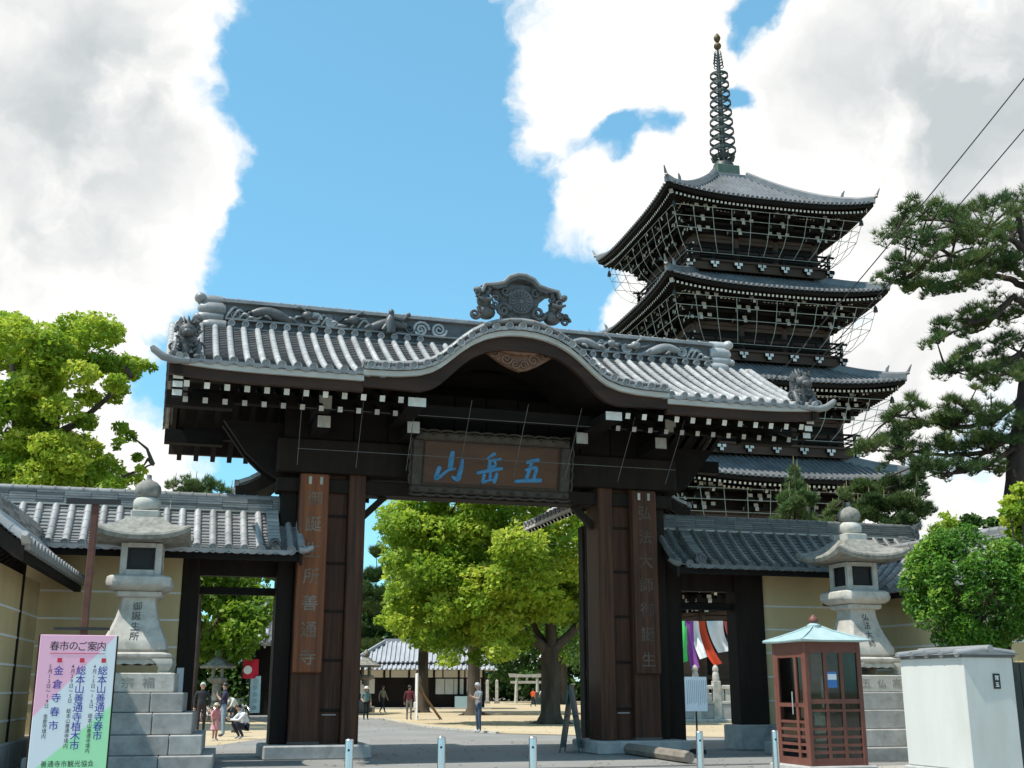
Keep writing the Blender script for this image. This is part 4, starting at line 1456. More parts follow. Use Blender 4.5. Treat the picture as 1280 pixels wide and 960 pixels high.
    MB().lathe([(.22, 5.42), (.28, 5.48), (.30, 5.58), (.29, 5.66), (.24, 5.71), (.2, 5.73)], 20).build("finial_bowl", GRANITE, L, smooth=50)
    MB().lathe([(.19, 5.72), (.26, 5.78), (.29, 5.88), (.27, 5.99), (.19, 6.08), (.08, 6.13), (.055, 6.16), (.055, 6.24), (.02, 6.26)], 20).build("finial_jewel", GRANITE_D, L, smooth=50)
    L.scale = (.935, .935, .935)
    return L


stone_lantern("tall granite lantern on stepped base beside the pink notice board", (-7.62, 23.9, 0), R(13), "御誕生所", "才宗福")
stone_lantern("tall granite lantern on stepped base behind the telephone booth", (8.1, 27.6, 0), PHI, "弘法大師", "五仏高")

# ------------------------------------------------------------------ telephone booth
RED = M("rust_red_booth_frame", (.125, .042, .030), (.18, .068, .048), rough=.5, scale=4, bump=.08, rnd=.04, spots=.25, spot_col=(.10, .04, .03))
COPPER = M("pale_verdigris_roof", (.28, .40, .40), (.42, .54, .54), rough=.55, scale=3, bump=.08, rnd=.0, spots=.3, spot_col=(.50, .55, .54))
GLASS = glass_mat("booth_glass", (.55, .62, .60))
H = 1.17 / 2
c_near = Vector((5.30, 21.45))
ctr = c_near + Vector((CS, SN)) * H + Vector((-SN, CS)) * H
tb = thing("telephone_booth", "rust red timber telephone booth with pale green hipped roof", "phone booth", (ctr.x, ctr.y, 0), PHI)
MB().cbx(-H - .12, H + .12, -H - .12, H + .12, 0, .17, .02).build("concrete_base", GRANITE_G, tb)
for sx in (-1, 1):
    for sy in (-1, 1):
        MB().cbx(sx * H - (.0 if sx < 0 else .085), sx * H + (.085 if sx < 0 else 0), sy * H - (0 if sy < 0 else .085), sy * H + (.085 if sy < 0 else 0), .17, 2.33, .008).build("corner_post", RED, tb)
Hi = H - .085


def side(k, kind):
    o = (0, 0, k * math.pi / 2)

    def bar(n, x0, x1, z0, z1, y0=-H + .012, y1=-H + .07):
        MB().bx(x0, x1, y0, y1, z0, z1).build(n, RED, tb, None, o)
    bar("bottom_rail", -Hi, Hi, .17, .30)
    bar("top_rail", -Hi, Hi, 2.14, 2.33)
    if kind == 'win':
        cols = (-Hi, -Hi + 2 * Hi / 3, -Hi + 4 * Hi / 3, Hi)
        bar("middle_rail", -Hi, Hi, 1.24, 1.32)
        bar("lower_rail", -Hi, Hi, 1.10, 1.14)
        for x in cols[1:-1]:
            bar("mullion", x - .032, x + .032, .30, 2.14, -H + .016, -H + .066)
        for z in (.80, .66, .52, .40):
            bar("slat", -Hi, Hi, z - .024, z + .024, -H + .02, -H + .062)
    else:
        bar("door_stile", -Hi, -Hi + .07, .30, 2.14)
        bar("door_stile", Hi - .07, Hi, .30, 2.14)
        bar("door_stile", .16, .24, .30, 2.14)
        bar("middle_rail", -Hi + .07, Hi - .07, 1.18, 1.25)
        for z in (.92, .79, .66, .53, .41):
            bar("slat", -Hi + .07, Hi - .07, z - .024, z + .024, -H + .02, -H + .062)
        bar("door_head", -Hi + .07, Hi - .07, 2.06, 2.14, -H + .014, -H + .066)
        MB().tube([(.12, -H - .03, 1.05), (.12, -H - .03, 1.45)], .012, 6).build("door_handle", STEEL, tb, None, o)
    MB().bx(-Hi, Hi, -H + .036, -H + .044, .30, 2.14).build("glass_pane", GLASS, tb, None, o)


side(0, 'win')
side(1, 'win')
side(2, 'win')
side(3, 'door')
m = MB()
rings = []
for (h, z, up) in ((H + .02, 2.33, 0), (H + .12, 2.335, .012), (H + .13, 2.36, .014), (H * .80, 2.45, 0), (H * .42, 2.54, 0), (.10, 2.62, 0)):
    rg = []
    for s_ in range(4):
        for j in range(8):
            u = -1 + 2 * j / 8
            a = s_ * math.pi / 2
            x, y = u * h, -h
            rg.append((x * math.cos(a) - y * math.sin(a), x * math.sin(a) + y * math.cos(a), z + up * abs(u) ** 2))
    rings.append(rg)
m.loft(rings)
m.build("roof", COPPER, tb, smooth=25)
for k in range(4):
    MB().tube([((H + .115), (H + .115), 2.375), (H * .80, H * .80, 2.46), (H * .42, H * .42, 2.55), (.10, .10, 2.63)], .018, 6).build("hip_roll", COPPER, tb, None, (0, 0, k * math.pi / 2), smooth=60)
MB().lathe([(.13, 2.60), (.13, 2.66), (.09, 2.68), (.07, 2.70)], 12).build("finial_base", COPPER, tb, smooth=40)
MB().lathe([(.05, 2.69), (.09, 2.72), (.095, 2.76), (.065, 2.81), (.02, 2.85), (.004, 2.87)], 12).build("finial_bud", RED, tb, smooth=60)
ph = MB().cbx(-.16, .16, .12, .34, 1.12, 1.62, .03)
ph.m = [0] * len(ph.f)
ph.build("telephone", M("phone_green", (.05, .22, .10), (.07, .28, .13), rough=.4, bump=.02, rnd=0), tb)
MB().tube([(-.22, .12, 1.22), (-.25, .08, 1.3), (-.25, .08, 1.5), (-.22, .12, 1.58)], [.035, .022, .022, .035], 8).build("handset", BLACK, tb, smooth=60)
MB().bx(-.4, .4, .05, .45, 1.02, 1.08).build("shelf", STEEL, tb)
m = MB().bx(-.13, .07, -H + .028, -H + .034, 1.52, 1.80)
m.bx(-.12, .06, -H + .024, -H + .0275, 1.66, 1.76, 1)
m.build("sticker", [M("sticker_blue", (.04, .17, .45), (.06, .2, .5), rough=.5, bump=0), M("sticker_white", (.75, .78, .82), (.8, .82, .85), rough=.5, bump=0)], tb)

# ------------------------------------------------------------------ white rendered wall end with tiled coping
RENDER_W = M("white_render", (.50, .49, .455), (.58, .57, .535), rough=.85, scale=1.6, stretch=(1, 1, .3), bump=.1, bscale=50, rnd=0, spots=.5, spot_col=(.40, .38, .33))
ww = thing("rendered_wall", "white rendered wall end with small tiled coping and black number plate", "wall", (6.09, 16.0, 0), PHI)
MB().cbx(0, .80, 0, 1.42, .45, 1.92, .012).build("rendered_block", RENDER_W, ww)
MB().cbx(-.05, .85, -.05, 1.47, 0, .448, .02).build("concrete_footing", GRANITE_G, ww)
MB().bx(-.03, .83, -.03, 1.45, 1.922, 1.95).build("coping_board", TILE_D, ww)
for i in range(5):
    MB().tube([(-.07, .05 + i * .33, 1.965), (.2, .05 + i * .33, 1.995), (.4, .05 + i * .33, 2.015)], [.05, .05, .05], 8).build("coping_tile", TILE, ww, smooth=50)
    MB().tube([(.87, .05 + i * .33, 1.965), (.6, .05 + i * .33, 1.995), (.4, .05 + i * .33, 2.015)], [.05, .05, .05], 8).build("coping_tile", TILE, ww, smooth=50)
for sx in (0, 1):
    MB().add([(-.08, -.06, 1.955), (-.08, 1.48, 1.955), (.4, 1.48, 2.01), (.4, -.06, 2.01)] if sx == 0 else [(.4, -.06, 2.01), (.4, 1.48, 2.01), (.88, 1.48, 1.955), (.88, -.06, 1.955)], [(0, 1, 2, 3)]).build("coping_flat_tile", TILE, ww)
MB().tube([(.4, -.08, 2.03), (.4, 1.48, 2.03)], .05, 8).build("coping_ridge", TILE, ww, smooth=50)
MB().prism([(-.08, 1.95), (.88, 1.95), (.4, 2.01)], lambda a, b, t: (a, t, b), -.055, -.031).build("coping_gable", TILE, ww)
MB().cbx(.45, .56, -.014, -.001, 1.50, 1.70, .003).build("number_plate", BLACK, ww)
letters([("常", .505, 1.645), ("五", .505, 1.555)], .07, .01).build("plate_lettering", LINE_W, ww, (0, -.016, 0))
# dark board fence running off behind the bush
fn = thing("board_fence", "dark green timber board fence beyond the white rendered wall", "fence", gw(0, 0), 0)
fn.location = (6.09 + .85 * CS + .02, 16.0 + .85 * SN + .25, 0)
fn.rotation_euler = (0, 0, PHI)
FG = M("dark_green_boards", (.016, .024, .020), (.03, .04, .034), rough=.7, scale=5, stretch=(1, 1, .2), bump=.2)
for i in range(16):
    MB().bx(.02 + i * .15, .155 + i * .15, 0, .03, .05, 1.86).build("fence_board", FG, fn)
for z in (.4, 1.6):
    MB().bx(.02, 2.42, .031, .08, z, z + .09).build("fence_rail", FG, fn)

# ------------------------------------------------------------------ bollards
bp = None
bols = []
for (u, v) in ((437, 924), (552, 921), (666, 921), (874, 914), (968, 913)):
    d = pix_dir(u, v)
    k = (.84 - 1.5) / d.z
    bols.append((d.x * k, d.y * k))
BL = ["brushed steel bollard before the open side of the gate nearest the reddish name board", "brushed steel bollard standing before the gate opening, in line with the man with the phone",
      "brushed steel bollard standing before the gate opening, in line with the big tree trunk", "brushed steel bollard before the white notice stand", "brushed steel bollard beside the telephone booth"]
BL[0] = "brushed steel bollard before the foot of the pillar with the reddish board"
for i, (x, y) in enumerate(bols):
    t = thing("bollard", BL[i], "bollard", (x, y, 0), 0, "steel bollards across the forecourt")
    if bp is None:
        bm = MB().tube([(0, 0, 0), (0, 0, .80), (0, 0, .825)], [.057, .057, .052], 20).mesh("post", STEEL, smooth=40)
        cm = MB().lathe([(.057, .815), (.058, .83), (.05, .84), (.005, .842)], 20).mesh("cap", STEEL, smooth=40)
        km = MB().tube([(0, -.060, .70), (0, -.054, .70)], .018, 8).mesh("lock_plug", BLACK)
        fm_ = MB().lathe([(.10, .0), (.10, .012), (.06, .014)], 20).mesh("floor_collar", STEEL, smooth=30)
        bp = True
    for n_, q in (("post", bm), ("cap", cm), ("lock_plug", km), ("floor_collar", fm_)):
        put(n_, q, t)

# ------------------------------------------------------------------ notices and small things
# pink, white and green festival notice
fs = thing("festival_notice", "pink, pale grey and green spring market notice board with blue lettering", "notice board", (-4.04, 11.0, 0), R(19.5))


def sign_mat():
    m = bpy.data.materials.new("printed_notice")
    m.use_nodes = True
    N, L = m.node_tree.nodes, m.node_tree.links
    b = N["Principled BSDF"]
    b.inputs["Roughness"].default_value = .45
    tc = N.new("ShaderNodeTexCoord")
    sp = N.new("ShaderNodeSeparateXYZ")
    L.new(tc.outputs["Object"], sp.inputs[0])

    def lin(a, bb, c):
        q = N.new("ShaderNodeMath")
        q.operation = 'MULTIPLY_ADD'
        L.new(sp.outputs["X"], q.inputs[0])
        q.inputs[1].default_value = a
        q.inputs[2].default_value = c
        r_ = N.new("ShaderNodeMath")
        r_.operation = 'ADD'
        L.new(q.outputs[0], r_.inputs[0])
        L.new(sp.outputs["Z"], r_.inputs[1])
        s_ = N.new("ShaderNodeMapRange")
        s_.inputs["From Min"].default_value = -.01
        s_.inputs["From Max"].default_value = .01
        L.new(r_.outputs[0], s_.inputs[0])
        return s_.outputs[0]
    pk = lin(-1.1, 0, -1.62)      # above this slanting line: pink
    gr = lin(-.9, 0, -1.05)       # below this slanting line: green
    m1 = N.new("ShaderNodeMix")
    m1.data_type = 'RGBA'
    m1.inputs[6].default_value = (.66, .69, .72, 1)
    m1.inputs[7].default_value = (.80, .42, .55, 1)
    L.new(pk, m1.inputs[0])
    m2 = N.new("ShaderNodeMix")
    m2.data_type = 'RGBA'
    m2.inputs[6].default_value = (.35, .72, .40, 1)
    L.new(gr, m2.inputs[0])
    L.new(m1.outputs[2], m2.inputs[7])
    L.new(m2.outputs[2], b.inputs["Base Color"])
    return m


SW = .335
MB().cbx(-SW, SW, -.012, .012, .42, 1.985, .004).build("panel", sign_mat(), fs)
INK = M("print_black", (.015, .015, .02), (.02, .02, .025), rough=.6, bump=0, rnd=0)
INKB = M("print_blue", (.03, .03, .28), (.04, .04, .32), rough=.6, bump=0, rnd=0)
INKR = M("print_red", (.55, .02, .05), (.6, .03, .06), rough=.6, bump=0, rnd=0)
yo = (0, -.0135, 0)
letters([(c, -.205 + i * .082, 1.885) for i, c in enumerate("春市のご案内")], .092, .005, .95, .1).build("heading", INK, fs, yo)
MB().bx(-.24, .24, -.0145, -.0125, 1.815, 1.820).build("heading_rule", INKR, fs)
for x, main, sub in ((.235, "総本山善通寺春市", "4月15日〜16日 総本山善通寺境内"), (.045, "総本山善通寺植木市", "4月29日〜5日 総本山善通寺境内"), (-.15, "金倉寺春市", "5月13日〜14日 金倉寺境内")):
    MB().bx(x - .02, x + .02, -.0145, -.0125, 1.735, 1.775).build("red_square", INKR, fs)
    stp = .083 if len(main) > 6 else .122
    letters([(c, x, 1.665 - i * stp) for i, c in enumerate(main)], .088, .007, 1.0, .1).build("column_text", INKB, fs, yo)
    letters([(c, x - .075, 1.70 - i * .044) for i, c in enumerate(sub) if c != ' '], .046, .004, .9, .1).build("column_small_text", INK, fs, yo)
letters([(c, -.2 + i * .057, .842) for i, c in enumerate("善通寺市観光協会")], .060, .004, .92, .1).build("footer_text", INK, fs, yo)
for sx in (-1, 1):
    MB().bx(sx * SW - .015, sx * SW + .015, .013, .043, 0, 1.98).build("support_leg", WOOD_E, fs)
    MB().beam((sx * SW, .05, 1.5), (sx * SW, .65, 0.02), .025, .025).build("rear_strut", WOOD_E, fs)
# rusty post with two cross bars
RUST = M("rusty_steel", (.075, .030, .022), (.13, .055, .038), rough=.8, scale=8, bump=.2)
pp = thing("steel_post", "thin rusty steel post with two short cross bars behind the pink notice", "post", (-4.545, 12.5, 0), R(8))
MB().cbx(-.035, .035, -.035, .035, 0, 3.46, .006).build("upright", RUST, pp)
MB().bx(-.30, .27, -.055, -.036, 3.44, 3.50).build("cross_bar", BLACK, pp)
MB().bx(-.30, .27, -.055, -.036, 2.10, 2.13).build("cross_bar", BLACK, pp)
# notice stand
ns = thing("notice_stand", "white printed notice on a black post with round foot beside the gate pillar", "notice stand", gw(4.95, -1.35), PHI - R(4))
MB().cbx(-.16, .40, -.02, .01, .98, 1.78, .004).build("notice_sheet", M("printed_white_sheet", (.66, .70, .74), (.72, .75, .78), rough=.6, bump=0), ns)
m = MB()
rk = random.Random(5)
for i in range(11):
    x = -.11 + i * .047
    m.bx(x, x + .008, -.0235, -.021, 1.08 + rk.random() * .1, 1.70)
m.build("printed_columns", M("grey_print", (.16, .17, .19), (.2, .21, .23), rough=.8, bump=0), ns)
MB().tube([(.12, .02, .1), (.12, .02, 1.7)], .022, 8).build("post", BLACK, ns)
MB().lathe([(.20, 0), (.20, .09), (.14, .12)], 18, (.12, .02, 0)).build("weighted_foot", BLACK, ns, smooth=30)
# folding green board frame
af = thing("folding_board", "green edged grey folding board frame leaning inside the gate pillar", "board", gw(2.45, .2), PHI + R(62))
GR = M("green_edge", (.02, .07, .06), (.03, .09, .08), rough=.5, bump=.05)
GP = M("grey_panel", (.16, .20, .22), (.22, .26, .28), rough=.5, bump=.05, rnd=0)
for sy in (-1, 1):
    rx = R(-9) * sy
    mt = Matrix.Translation((0, sy * .24, 0)) @ Matrix.Rotation(rx * -1, 4, 'X')
    for nm, bxs, mat in (("panel_frame", [(-.42, -.38, -.015, .015, 0, 1.62), (.38, .42, -.015, .015, 0, 1.62), (-.42, .42, -.016, .016, 1.58, 1.62), (-.42, .42, -.016, .016, .84, .88)], GR), ("panel", [(-.38, .38, -.008, .008, .12, 1.58)], GP)):
        q = MB()
        for t in bxs:
            q.bx(*t)
        MB().join(q, mt).build(nm, mat, af)
# long squared timber on the ground
a, b = pix_dir(733, 931), pix_dir(862, 950)
pa, pb_ = [Vector((q.x, q.y, 0)) * (-1.42 / q.z) for q in (a, b)]
LOG = M("grey_weathered_log", (.16, .135, .11), (.26, .225, .185), rough=.85, scale=5, stretch=(1, 1, 1), bump=.3)
m = MB()
d = (pb_ - pa)
pts = [pa + d * k + Vector((0, 0, .13)) for k in (0, .3, .6, .97, 1.0)]
m.tube(pts, [.125, .13, .13, .13, .115], 8)
tag(m.build("timber_beam", LOG, smooth=20), "long grey squared timber lying on the ground before the gate pillar", "timber")
# ------------------------------------------------------------------ five storey pagoda
PGX, PGY, PPHI = 12.9, 64.5, R(13.5)
pg = thing("pagoda", "tall dark five storey pagoda with ringed bronze spire and wire netting frames", "pagoda", (PGX, PGY, 0), PPHI)
WD = WOOD_K
PBR = M("pagoda_brown_beam", (.045, .026, .017), (.085, .05, .032), rough=.75, scale=2, stretch=(.2, .2, 1), bump=.15)
NETM = M("net_frame_pipe", (.26, .29, .26), (.36, .39, .35), rough=.6, bump=0, rnd=.1)
tiers = []
for i, (w, zc, hb) in enumerate(((7.45, 7.1, 4.6), (7.12, 12.3, 4.35), (6.80, 17.5, 4.10), (6.47, 22.7, 3.85), (6.2, 27.9, 3.6))):
    top = i == 4
    zm = zc - .48
    wi, zt = (1.0, 31.15) if top else (4.35 - .25 * i, zm + 1.65)

    def W(v, w=w, wi=wi):
        return w + (wi - w) * v

    def Z(x, v, zm=zm, zt=zt, top=top):
        return zm + (zt - zm) * (v ** (1.42 if top else 1.15)) + .48 * abs(x) ** 3.0 * (1 - v) ** 1.6
    for k in range(4):
        rz = (0, 0, k * math.pi / 2)
        MB().grid(lambda a, v: (W(v) * (-1 + 2 * a), -W(v), Z(-1 + 2 * a, v)), 16, 8).build("roof_bed", TILE_P, pg, None, rz)
        m = MB()
        n = 44
        for j in range(n):
            X = -w + 2 * w * (j + .5) / n
            vm = min(1.0, (w - abs(X)) / (w - wi)) if abs(X) > wi else 1.0
            if vm < .04:
                continue
            sg = max(2, int(7 * vm))
            rings = []
            for q in range(sg + 1):
                v = vm * q / sg
                xx = X / W(v)
                rings.append([(X - .085, -W(v) - .0, Z(xx, v) + .0), (X - .05, -W(v), Z(xx, v) + .085), (X + .05, -W(v), Z(xx, v) + .085), (X + .085, -W(v), Z(xx, v))])
            m.loft(rings, 0, cap=False, close=False)
            xx = X / w
            m.lathe([(.005, .03), (.09, .03), (.095, -.02)], 8, (X, -w - .03, Z(xx, 0) + .03), 1, axis='y')
        tag(m.build("cover_tile_rows", [TILE_P, TILE_D], pg, None, rz), None, None, kind="stuff")
        # eave boards following the lift
        m = MB()
        for q in range(16):
            a, b = -1 + 2 * q / 16, -1 + 2 * (q + 1) / 16
            m.add([(x * (w - .06 - d), -(w - .06 - d), Z(x, 0) + z) for x in (a, b) for (d, z) in ((0, -.22), (0, -.02), (.3, -.02), (.3, -.22))],
                  [(0, 4, 5, 1), (1, 5, 6, 2), (2, 6, 7, 3), (3, 7, 4, 0)])
        m.build("eave_board", WD, pg, None, rz)
        # two tiers of rafters with white ends
        m = MB()
        for (rows, hw, dz, back, rise) in ((50, w - .32, -.36, 1.35, .30), (44, w - 1.42, -.42, w - 1.42 - hb - .3, .55)):
            for j in range(rows):
                X = -hw + 2 * hw * (j + .5) / rows
                z0 = Z(X / hw * .94, 0) + dz
                y0 = -hw
                y1 = min(-hw + back, -abs(X) + .05)
                f = (y1 - y0) / back
                if f < .05:
                    continue
                z1 = z0 + rise * f - (Z(X / hw * .94, 0) - zm) * f * .6
                o = len(m.m)
                m.beam((X, y0, z0), (X, y1, z1), .12, .12)
                m.m[o] = 1
        tag(m.build("rafter_rows", [WD, WHITE], pg, None, rz), None, None, kind="stuff")
        # soffit
        def sof(a, v, w=w, hb=hb):
            x = -1 + 2 * a
            hw = (w - .25) + (hb - .1 - (w - .25)) * v
            return (x * hw, -hw, Z(x * .97, 0) * (1 - v) + (zm + .48) * v - .20 + .45 * v)
        MB().grid(sof, 12, 3).build("soffit", WD, pg, None, rz)
        # hip ridge
        hp = [(W(v), -W(v), Z(1, v) + .12) for v in [q / 8 for q in range(9)]]
        hp = [(hp[0][0] + .12, hp[0][1] - .12, hp[0][2] + .04)] + hp
        m = MB()
        for a, b in zip(hp[1:-1], hp[2:]):
            m.beam(a, b, .30, .30)
        m.tube([(q[0], q[1], q[2] + .2) for q in hp], .10, 7)
        m.tube([(hp[0][0] - .15, hp[0][1] + .15, hp[0][2] + .1), (hp[0][0] - .02, hp[0][1] + .02, hp[0][2] + .3), (hp[0][0] + .1, hp[0][1] - .1, hp[0][2] + .62)], [.10, .08, .03], 7)
        b2 = hp[3]
        m.tube([(b2[0], b2[1], b2[2] + .1), (b2[0] + .06, b2[1] - .06, b2[2] + .45), (b2[0] + .14, b2[1] - .14, b2[2] + .62)], [.10, .08, .03], 7)
        m.build("hip_ridge", TILE_P, pg, None, rz, smooth=40)
        # corner beam below and wind bell
        m = MB().beam((w - .35, -(w - .35), zc - .42), (hb, -hb, zm + .35), .22, .26)
        m.m[0] = 1
        m.build("corner_beam", [WD, WHITE_D], pg, None, rz)
        bl = MB().tube([(w - .6, -(w - .6), zc - .62), (w - .6, -(w - .6), zc - .85)], .015, 4)
        bl.lathe([(.13, -.38), (.11, -.2), (.08, -.08), (.02, 0)], 8, (w - .6, -(w - .6), zc - .82))
        bl.build("wind_bell", M("bell_bronze", (.03, .035, .03), (.05, .055, .045), rough=.6, metal=.5), pg, None, rz)
    # storey body
    zb = 1.3 if i == 0 else zm - 5.2 + .05 + 2.1
    ztop = zm - 1.55
    MB().bx(-hb, hb, -hb, hb, zb, zm + .4).build("storey_core", WD, pg)
    for k in range(4):
        rz = (0, 0, k * math.pi / 2)
        for q in range(4):
            x = -hb + 2 * hb * q / 3
            MB().tube([(x, -hb - .05, zb), (x, -hb - .05, ztop)], .19, 10).build("column", PBR, pg, None, rz, smooth=40)
        for z in (zb + .75, ztop - .12, ztop + .12):
            MB().bx(-hb - .2, hb + .2, -hb - .14, -hb - .02, z - .1, z + .1).build("tie_beam", PBR, pg, None, rz)
        # three-step bracket clusters with white tips
        for q in range(4):
            x = -hb + 2 * hb * q / 3
            m = MB()
            for st in range(3):
                yo_, zo = -hb - .1 - .5 * (st + 1), ztop + .22 + .42 * st
                o = len(m.m)
                m.bx(x - .10, x + .10, yo_ - .12, -hb, zo - .1, zo + .1)
                m.m[o + 2] = 1
                for hx in (-.52, 0, .52):
                    o = len(m.m)
                    m.bx(x + hx - .12, x + hx + .12, yo_ - .02, yo_ + .22, zo + .12, zo + .30)
                    if (st + q) % 2 == 0 or hx == 0:
                        m.m[o + 2] = 1
                o = len(m.m)
                m.bx(x - .66, x + .66, yo_ + .02, yo_ + .18, zo - .06, zo + .115)
                m.m[o + 3] = 1
                m.m[o + 5] = 1
            # raking tail
            o = len(m.m)
            m.beam((x, -hb - 1.95, ztop + .95), (x, -hb, ztop + 1.75), .15, .2)
            m.m[o] = 1
            m.build("bracket_cluster", [WD, WHITE_D], pg, None, rz)
        for z, y in ((ztop + .62, -hb - .65), (ztop + 1.05, -hb - 1.15), (ztop + 1.45, -hb - 1.68)):
            MB().bx(-hb - 1.0, hb + 1.0, y - .07, y + .07, z, z + .14).build("bracket_tie", WD, pg, None, rz)
        if i > 0:
            # balcony with railing
            bw = hb + .62
            MB().bx(-bw, bw, -bw, -hb + .1, zb - .02, zb + .10).build("balcony_floor", PBR, pg, None, rz)
            MB().bx(-bw + .1, bw - .1, -bw + .12, -bw + .24, zb - .48, zb - .03).build("balcony_skirt", PBR, pg, None, rz)
            for z, d in ((zb + .30, .07), (zb + .52, .06), (zb + .80, .10)):
                o = MB().bx(-bw - (.35 if z > zb + .7 else .1), bw + (.35 if z > zb + .7 else .1), -bw - d / 2 + .08, -bw + d / 2 + .08, z - d / 2, z + d / 2)
                o.m[3] = 1
                o.m[5] = 1
                o.build("railing", [WD, WHITE], pg, None, rz)
            for q in range(7):
                x = -bw + 2 * bw * q / 6
                MB().bx(x - .06, x + .06, -bw + .02, -bw + .14, zb + .1, zb + .86).build("railing_post", WD, pg, None, rz)
                if q % 1 == 0:
                    m = MB()
                    for (dx, dz) in ((-.14, -.16), (.14, -.16), (0, -.34)):
                        m.bx(x + dx - .10, x + dx + .10, -bw - .14, -bw + .1, zb + dz - .08, zb + dz + .08)
                        m.m[-4] = 1
                    m.build("balcony_bracket", [WD, WHITE], pg, None, rz)
            # curved pipe frame of the bird netting
            prof = [(hb + 2.05, zm - .55), (hb + 1.9, zm - 1.1), (hb + 1.75, zm - 1.7), (hb + 1.45, zm - 2.25), (hb + .95, zm - 2.75)]
            nv = 10
            for q in range(nv + 1):
                f = -1 + 2 * q / nv
                MB().tube([(f * a, -a, z) for a, z in prof], .018, 4).build("net_frame_rib", NETM, pg, None, rz)
            for a, z in (prof[0], prof[1], prof[2], prof[4]):
                MB().tube([(-a, -a, z), (a, -a, z)], .018, 4).build("net_frame_rail", NETM, pg, None, rz)
# first storey doors and podium
for k in range(4):
    rz = (0, 0, k * math.pi / 2)
    for q in (-1, 0, 1):
        MB().bx(q * 3.0 - .9, q * 3.0 + .9, -4.66, -4.6, 1.4, 4.0).build("door_panel", PBR, pg, None, rz)
MB().cbx(-6.6, 6.6, -6.6, 6.6, 0, .95, .04).build("podium", GRANITE_G, pg)
MB().cbx(-5.6, 5.6, -5.6, 5.6, .95, 1.3, .04).build("podium_upper", GRANITE_G, pg)
# bronze spire
BRZ = M("dark_bronze", (.045, .055, .05), (.085, .095, .085), rough=.5, metal=.6, scale=4, bump=.1)
VERD = M("verdigris_copper", (.055, .085, .065), (.09, .13, .10), rough=.6, metal=.1, scale=2, bump=.1)
MB().cbx(-1.05, 1.05, -1.05, 1.05, 31.0, 31.35, .03).build("spire_base_tiles", TILE_P, pg)
MB().cbx(-.72, .72, -.72, .72, 31.35, 32.1, .03).build("dew_basin", VERD, pg)
MB().lathe([(.66, 32.11), (.62, 32.35), (.45, 32.6), (.26, 32.72)], 18).build("inverted_bowl", BRZ, pg, smooth=40)
m = MB()
for k in range(8):
    a = 2 * math.pi * k / 8
    m.tube([(math.cos(a) * .3, math.sin(a) * .3, 32.65), (math.cos(a) * .62, math.sin(a) * .62, 32.75), (math.cos(a) * .8, math.sin(a) * .8, 33.05)], [.10, .12, .02], 6)
m.build("lotus_petals", BRZ, pg, smooth=60)
MB().tube([(0, 0, 32.5), (0, 0, 38.9), (0, 0, 40.3)], [.20, .13, .07], 10).build("spire_shaft", BRZ, pg, smooth=40)
for k in range(9):
    z = 33.3 + k * .64
    r_ = .78 - .030 * k
    m = MB()
    pts = [(math.cos(a) * r_, math.sin(a) * r_, z) for a in [2 * math.pi * j / 20 for j in range(21)]]
    for a, b in zip(pts[:-1], pts[1:]):
        m.beam(a, b, .06, .17)
    for j in range(4):
        a = math.pi * j / 2 + .4
        m.beam((0, 0, z), (math.cos(a) * r_, math.sin(a) * r_, z), .06, .10)
    m.build("spire_ring", BRZ, pg)
for k in range(4):
    a0 = k * math.pi / 2 + .3
    m = MB()
    rk = random.Random(k)
    for j in range(5):
        z0 = 39.0 + .2 * j
        m.tube([(math.cos(a0) * r_ + 0, math.sin(a0) * r_, z) for (r_, z) in ((.10, z0), (.32, z0 + .05), (.42 - .05 * j, z0 + .22), (.30 - .03 * j, z0 + .34))], [.03, .035, .035, .015], 5)
    m.build("water_flame", BRZ, pg)
MB().ball((0, 0, 40.5), .24, 12, 8).build("dragon_ball", M("gilt_brown", (.10, .07, .035), (.16, .11, .05), rough=.55, metal=.5), pg, smooth=60)
MB().lathe([(.08, 40.75), (.20, 40.95), (.22, 41.1), (.12, 41.3), (.01, 41.42)], 12).build("sacred_jewel", MATS["gilt_brown"], pg, smooth=60)

# stone balustrade before the podium
bs = thing("stone_balustrade", "pale stone balustrade with round topped posts before the pagoda podium", "balustrade", (0, 0, 0))
bd = Vector((math.cos(R(5)), math.sin(R(5)), 0))
bo = Vector((8.0, 55.9, 0))
bs.location = bo
bs.scale = (1.15, 1.15, 1.15)
bs.rotation_euler = (0, 0, R(5))
MB().cbx(-.2, 5.2, -.2, .2, 0, .12, .02).build("plinth_course", GRANITE, bs)
MB().cbx(-.1, 5.1, -.12, .12, .12, .70, .02).build("lower_panel", GRANITE_G, bs)
MB().cbx(-.15, 5.15, -.15, .15, .70, .82, .02).build("middle_rail", GRANITE, bs)
for i in range(6):
    x = -.05 + i * .9
    MB().bx(x, x + .22, -.09, .09, .82, 1.28).build("baluster_block", GRANITE, bs)
    MB().bx(x + .62, x + .84, -.09, .09, .82, 1.28).build("baluster_block", GRANITE, bs)
MB().cbx(-.15, 5.15, -.14, .14, 1.28, 1.45, .03).build("top_rail", GRANITE, bs)
for x in (.55, 1.4, 3.9):
    m = MB().cbx(x - .16, x + .16, -.16, .16, 0, 1.62, .02)
    po = m.build("post", GRANITE, bs, smooth=30)
    MB().lathe([(.13, 1.62), (.15, 1.70), (.13, 1.90), (.10, 1.98), (.12, 2.02), (.13, 2.10), (.09, 2.2), (.02, 2.26)], 10, (x, 0, 0)).build("finial", GRANITE, po, smooth=30)

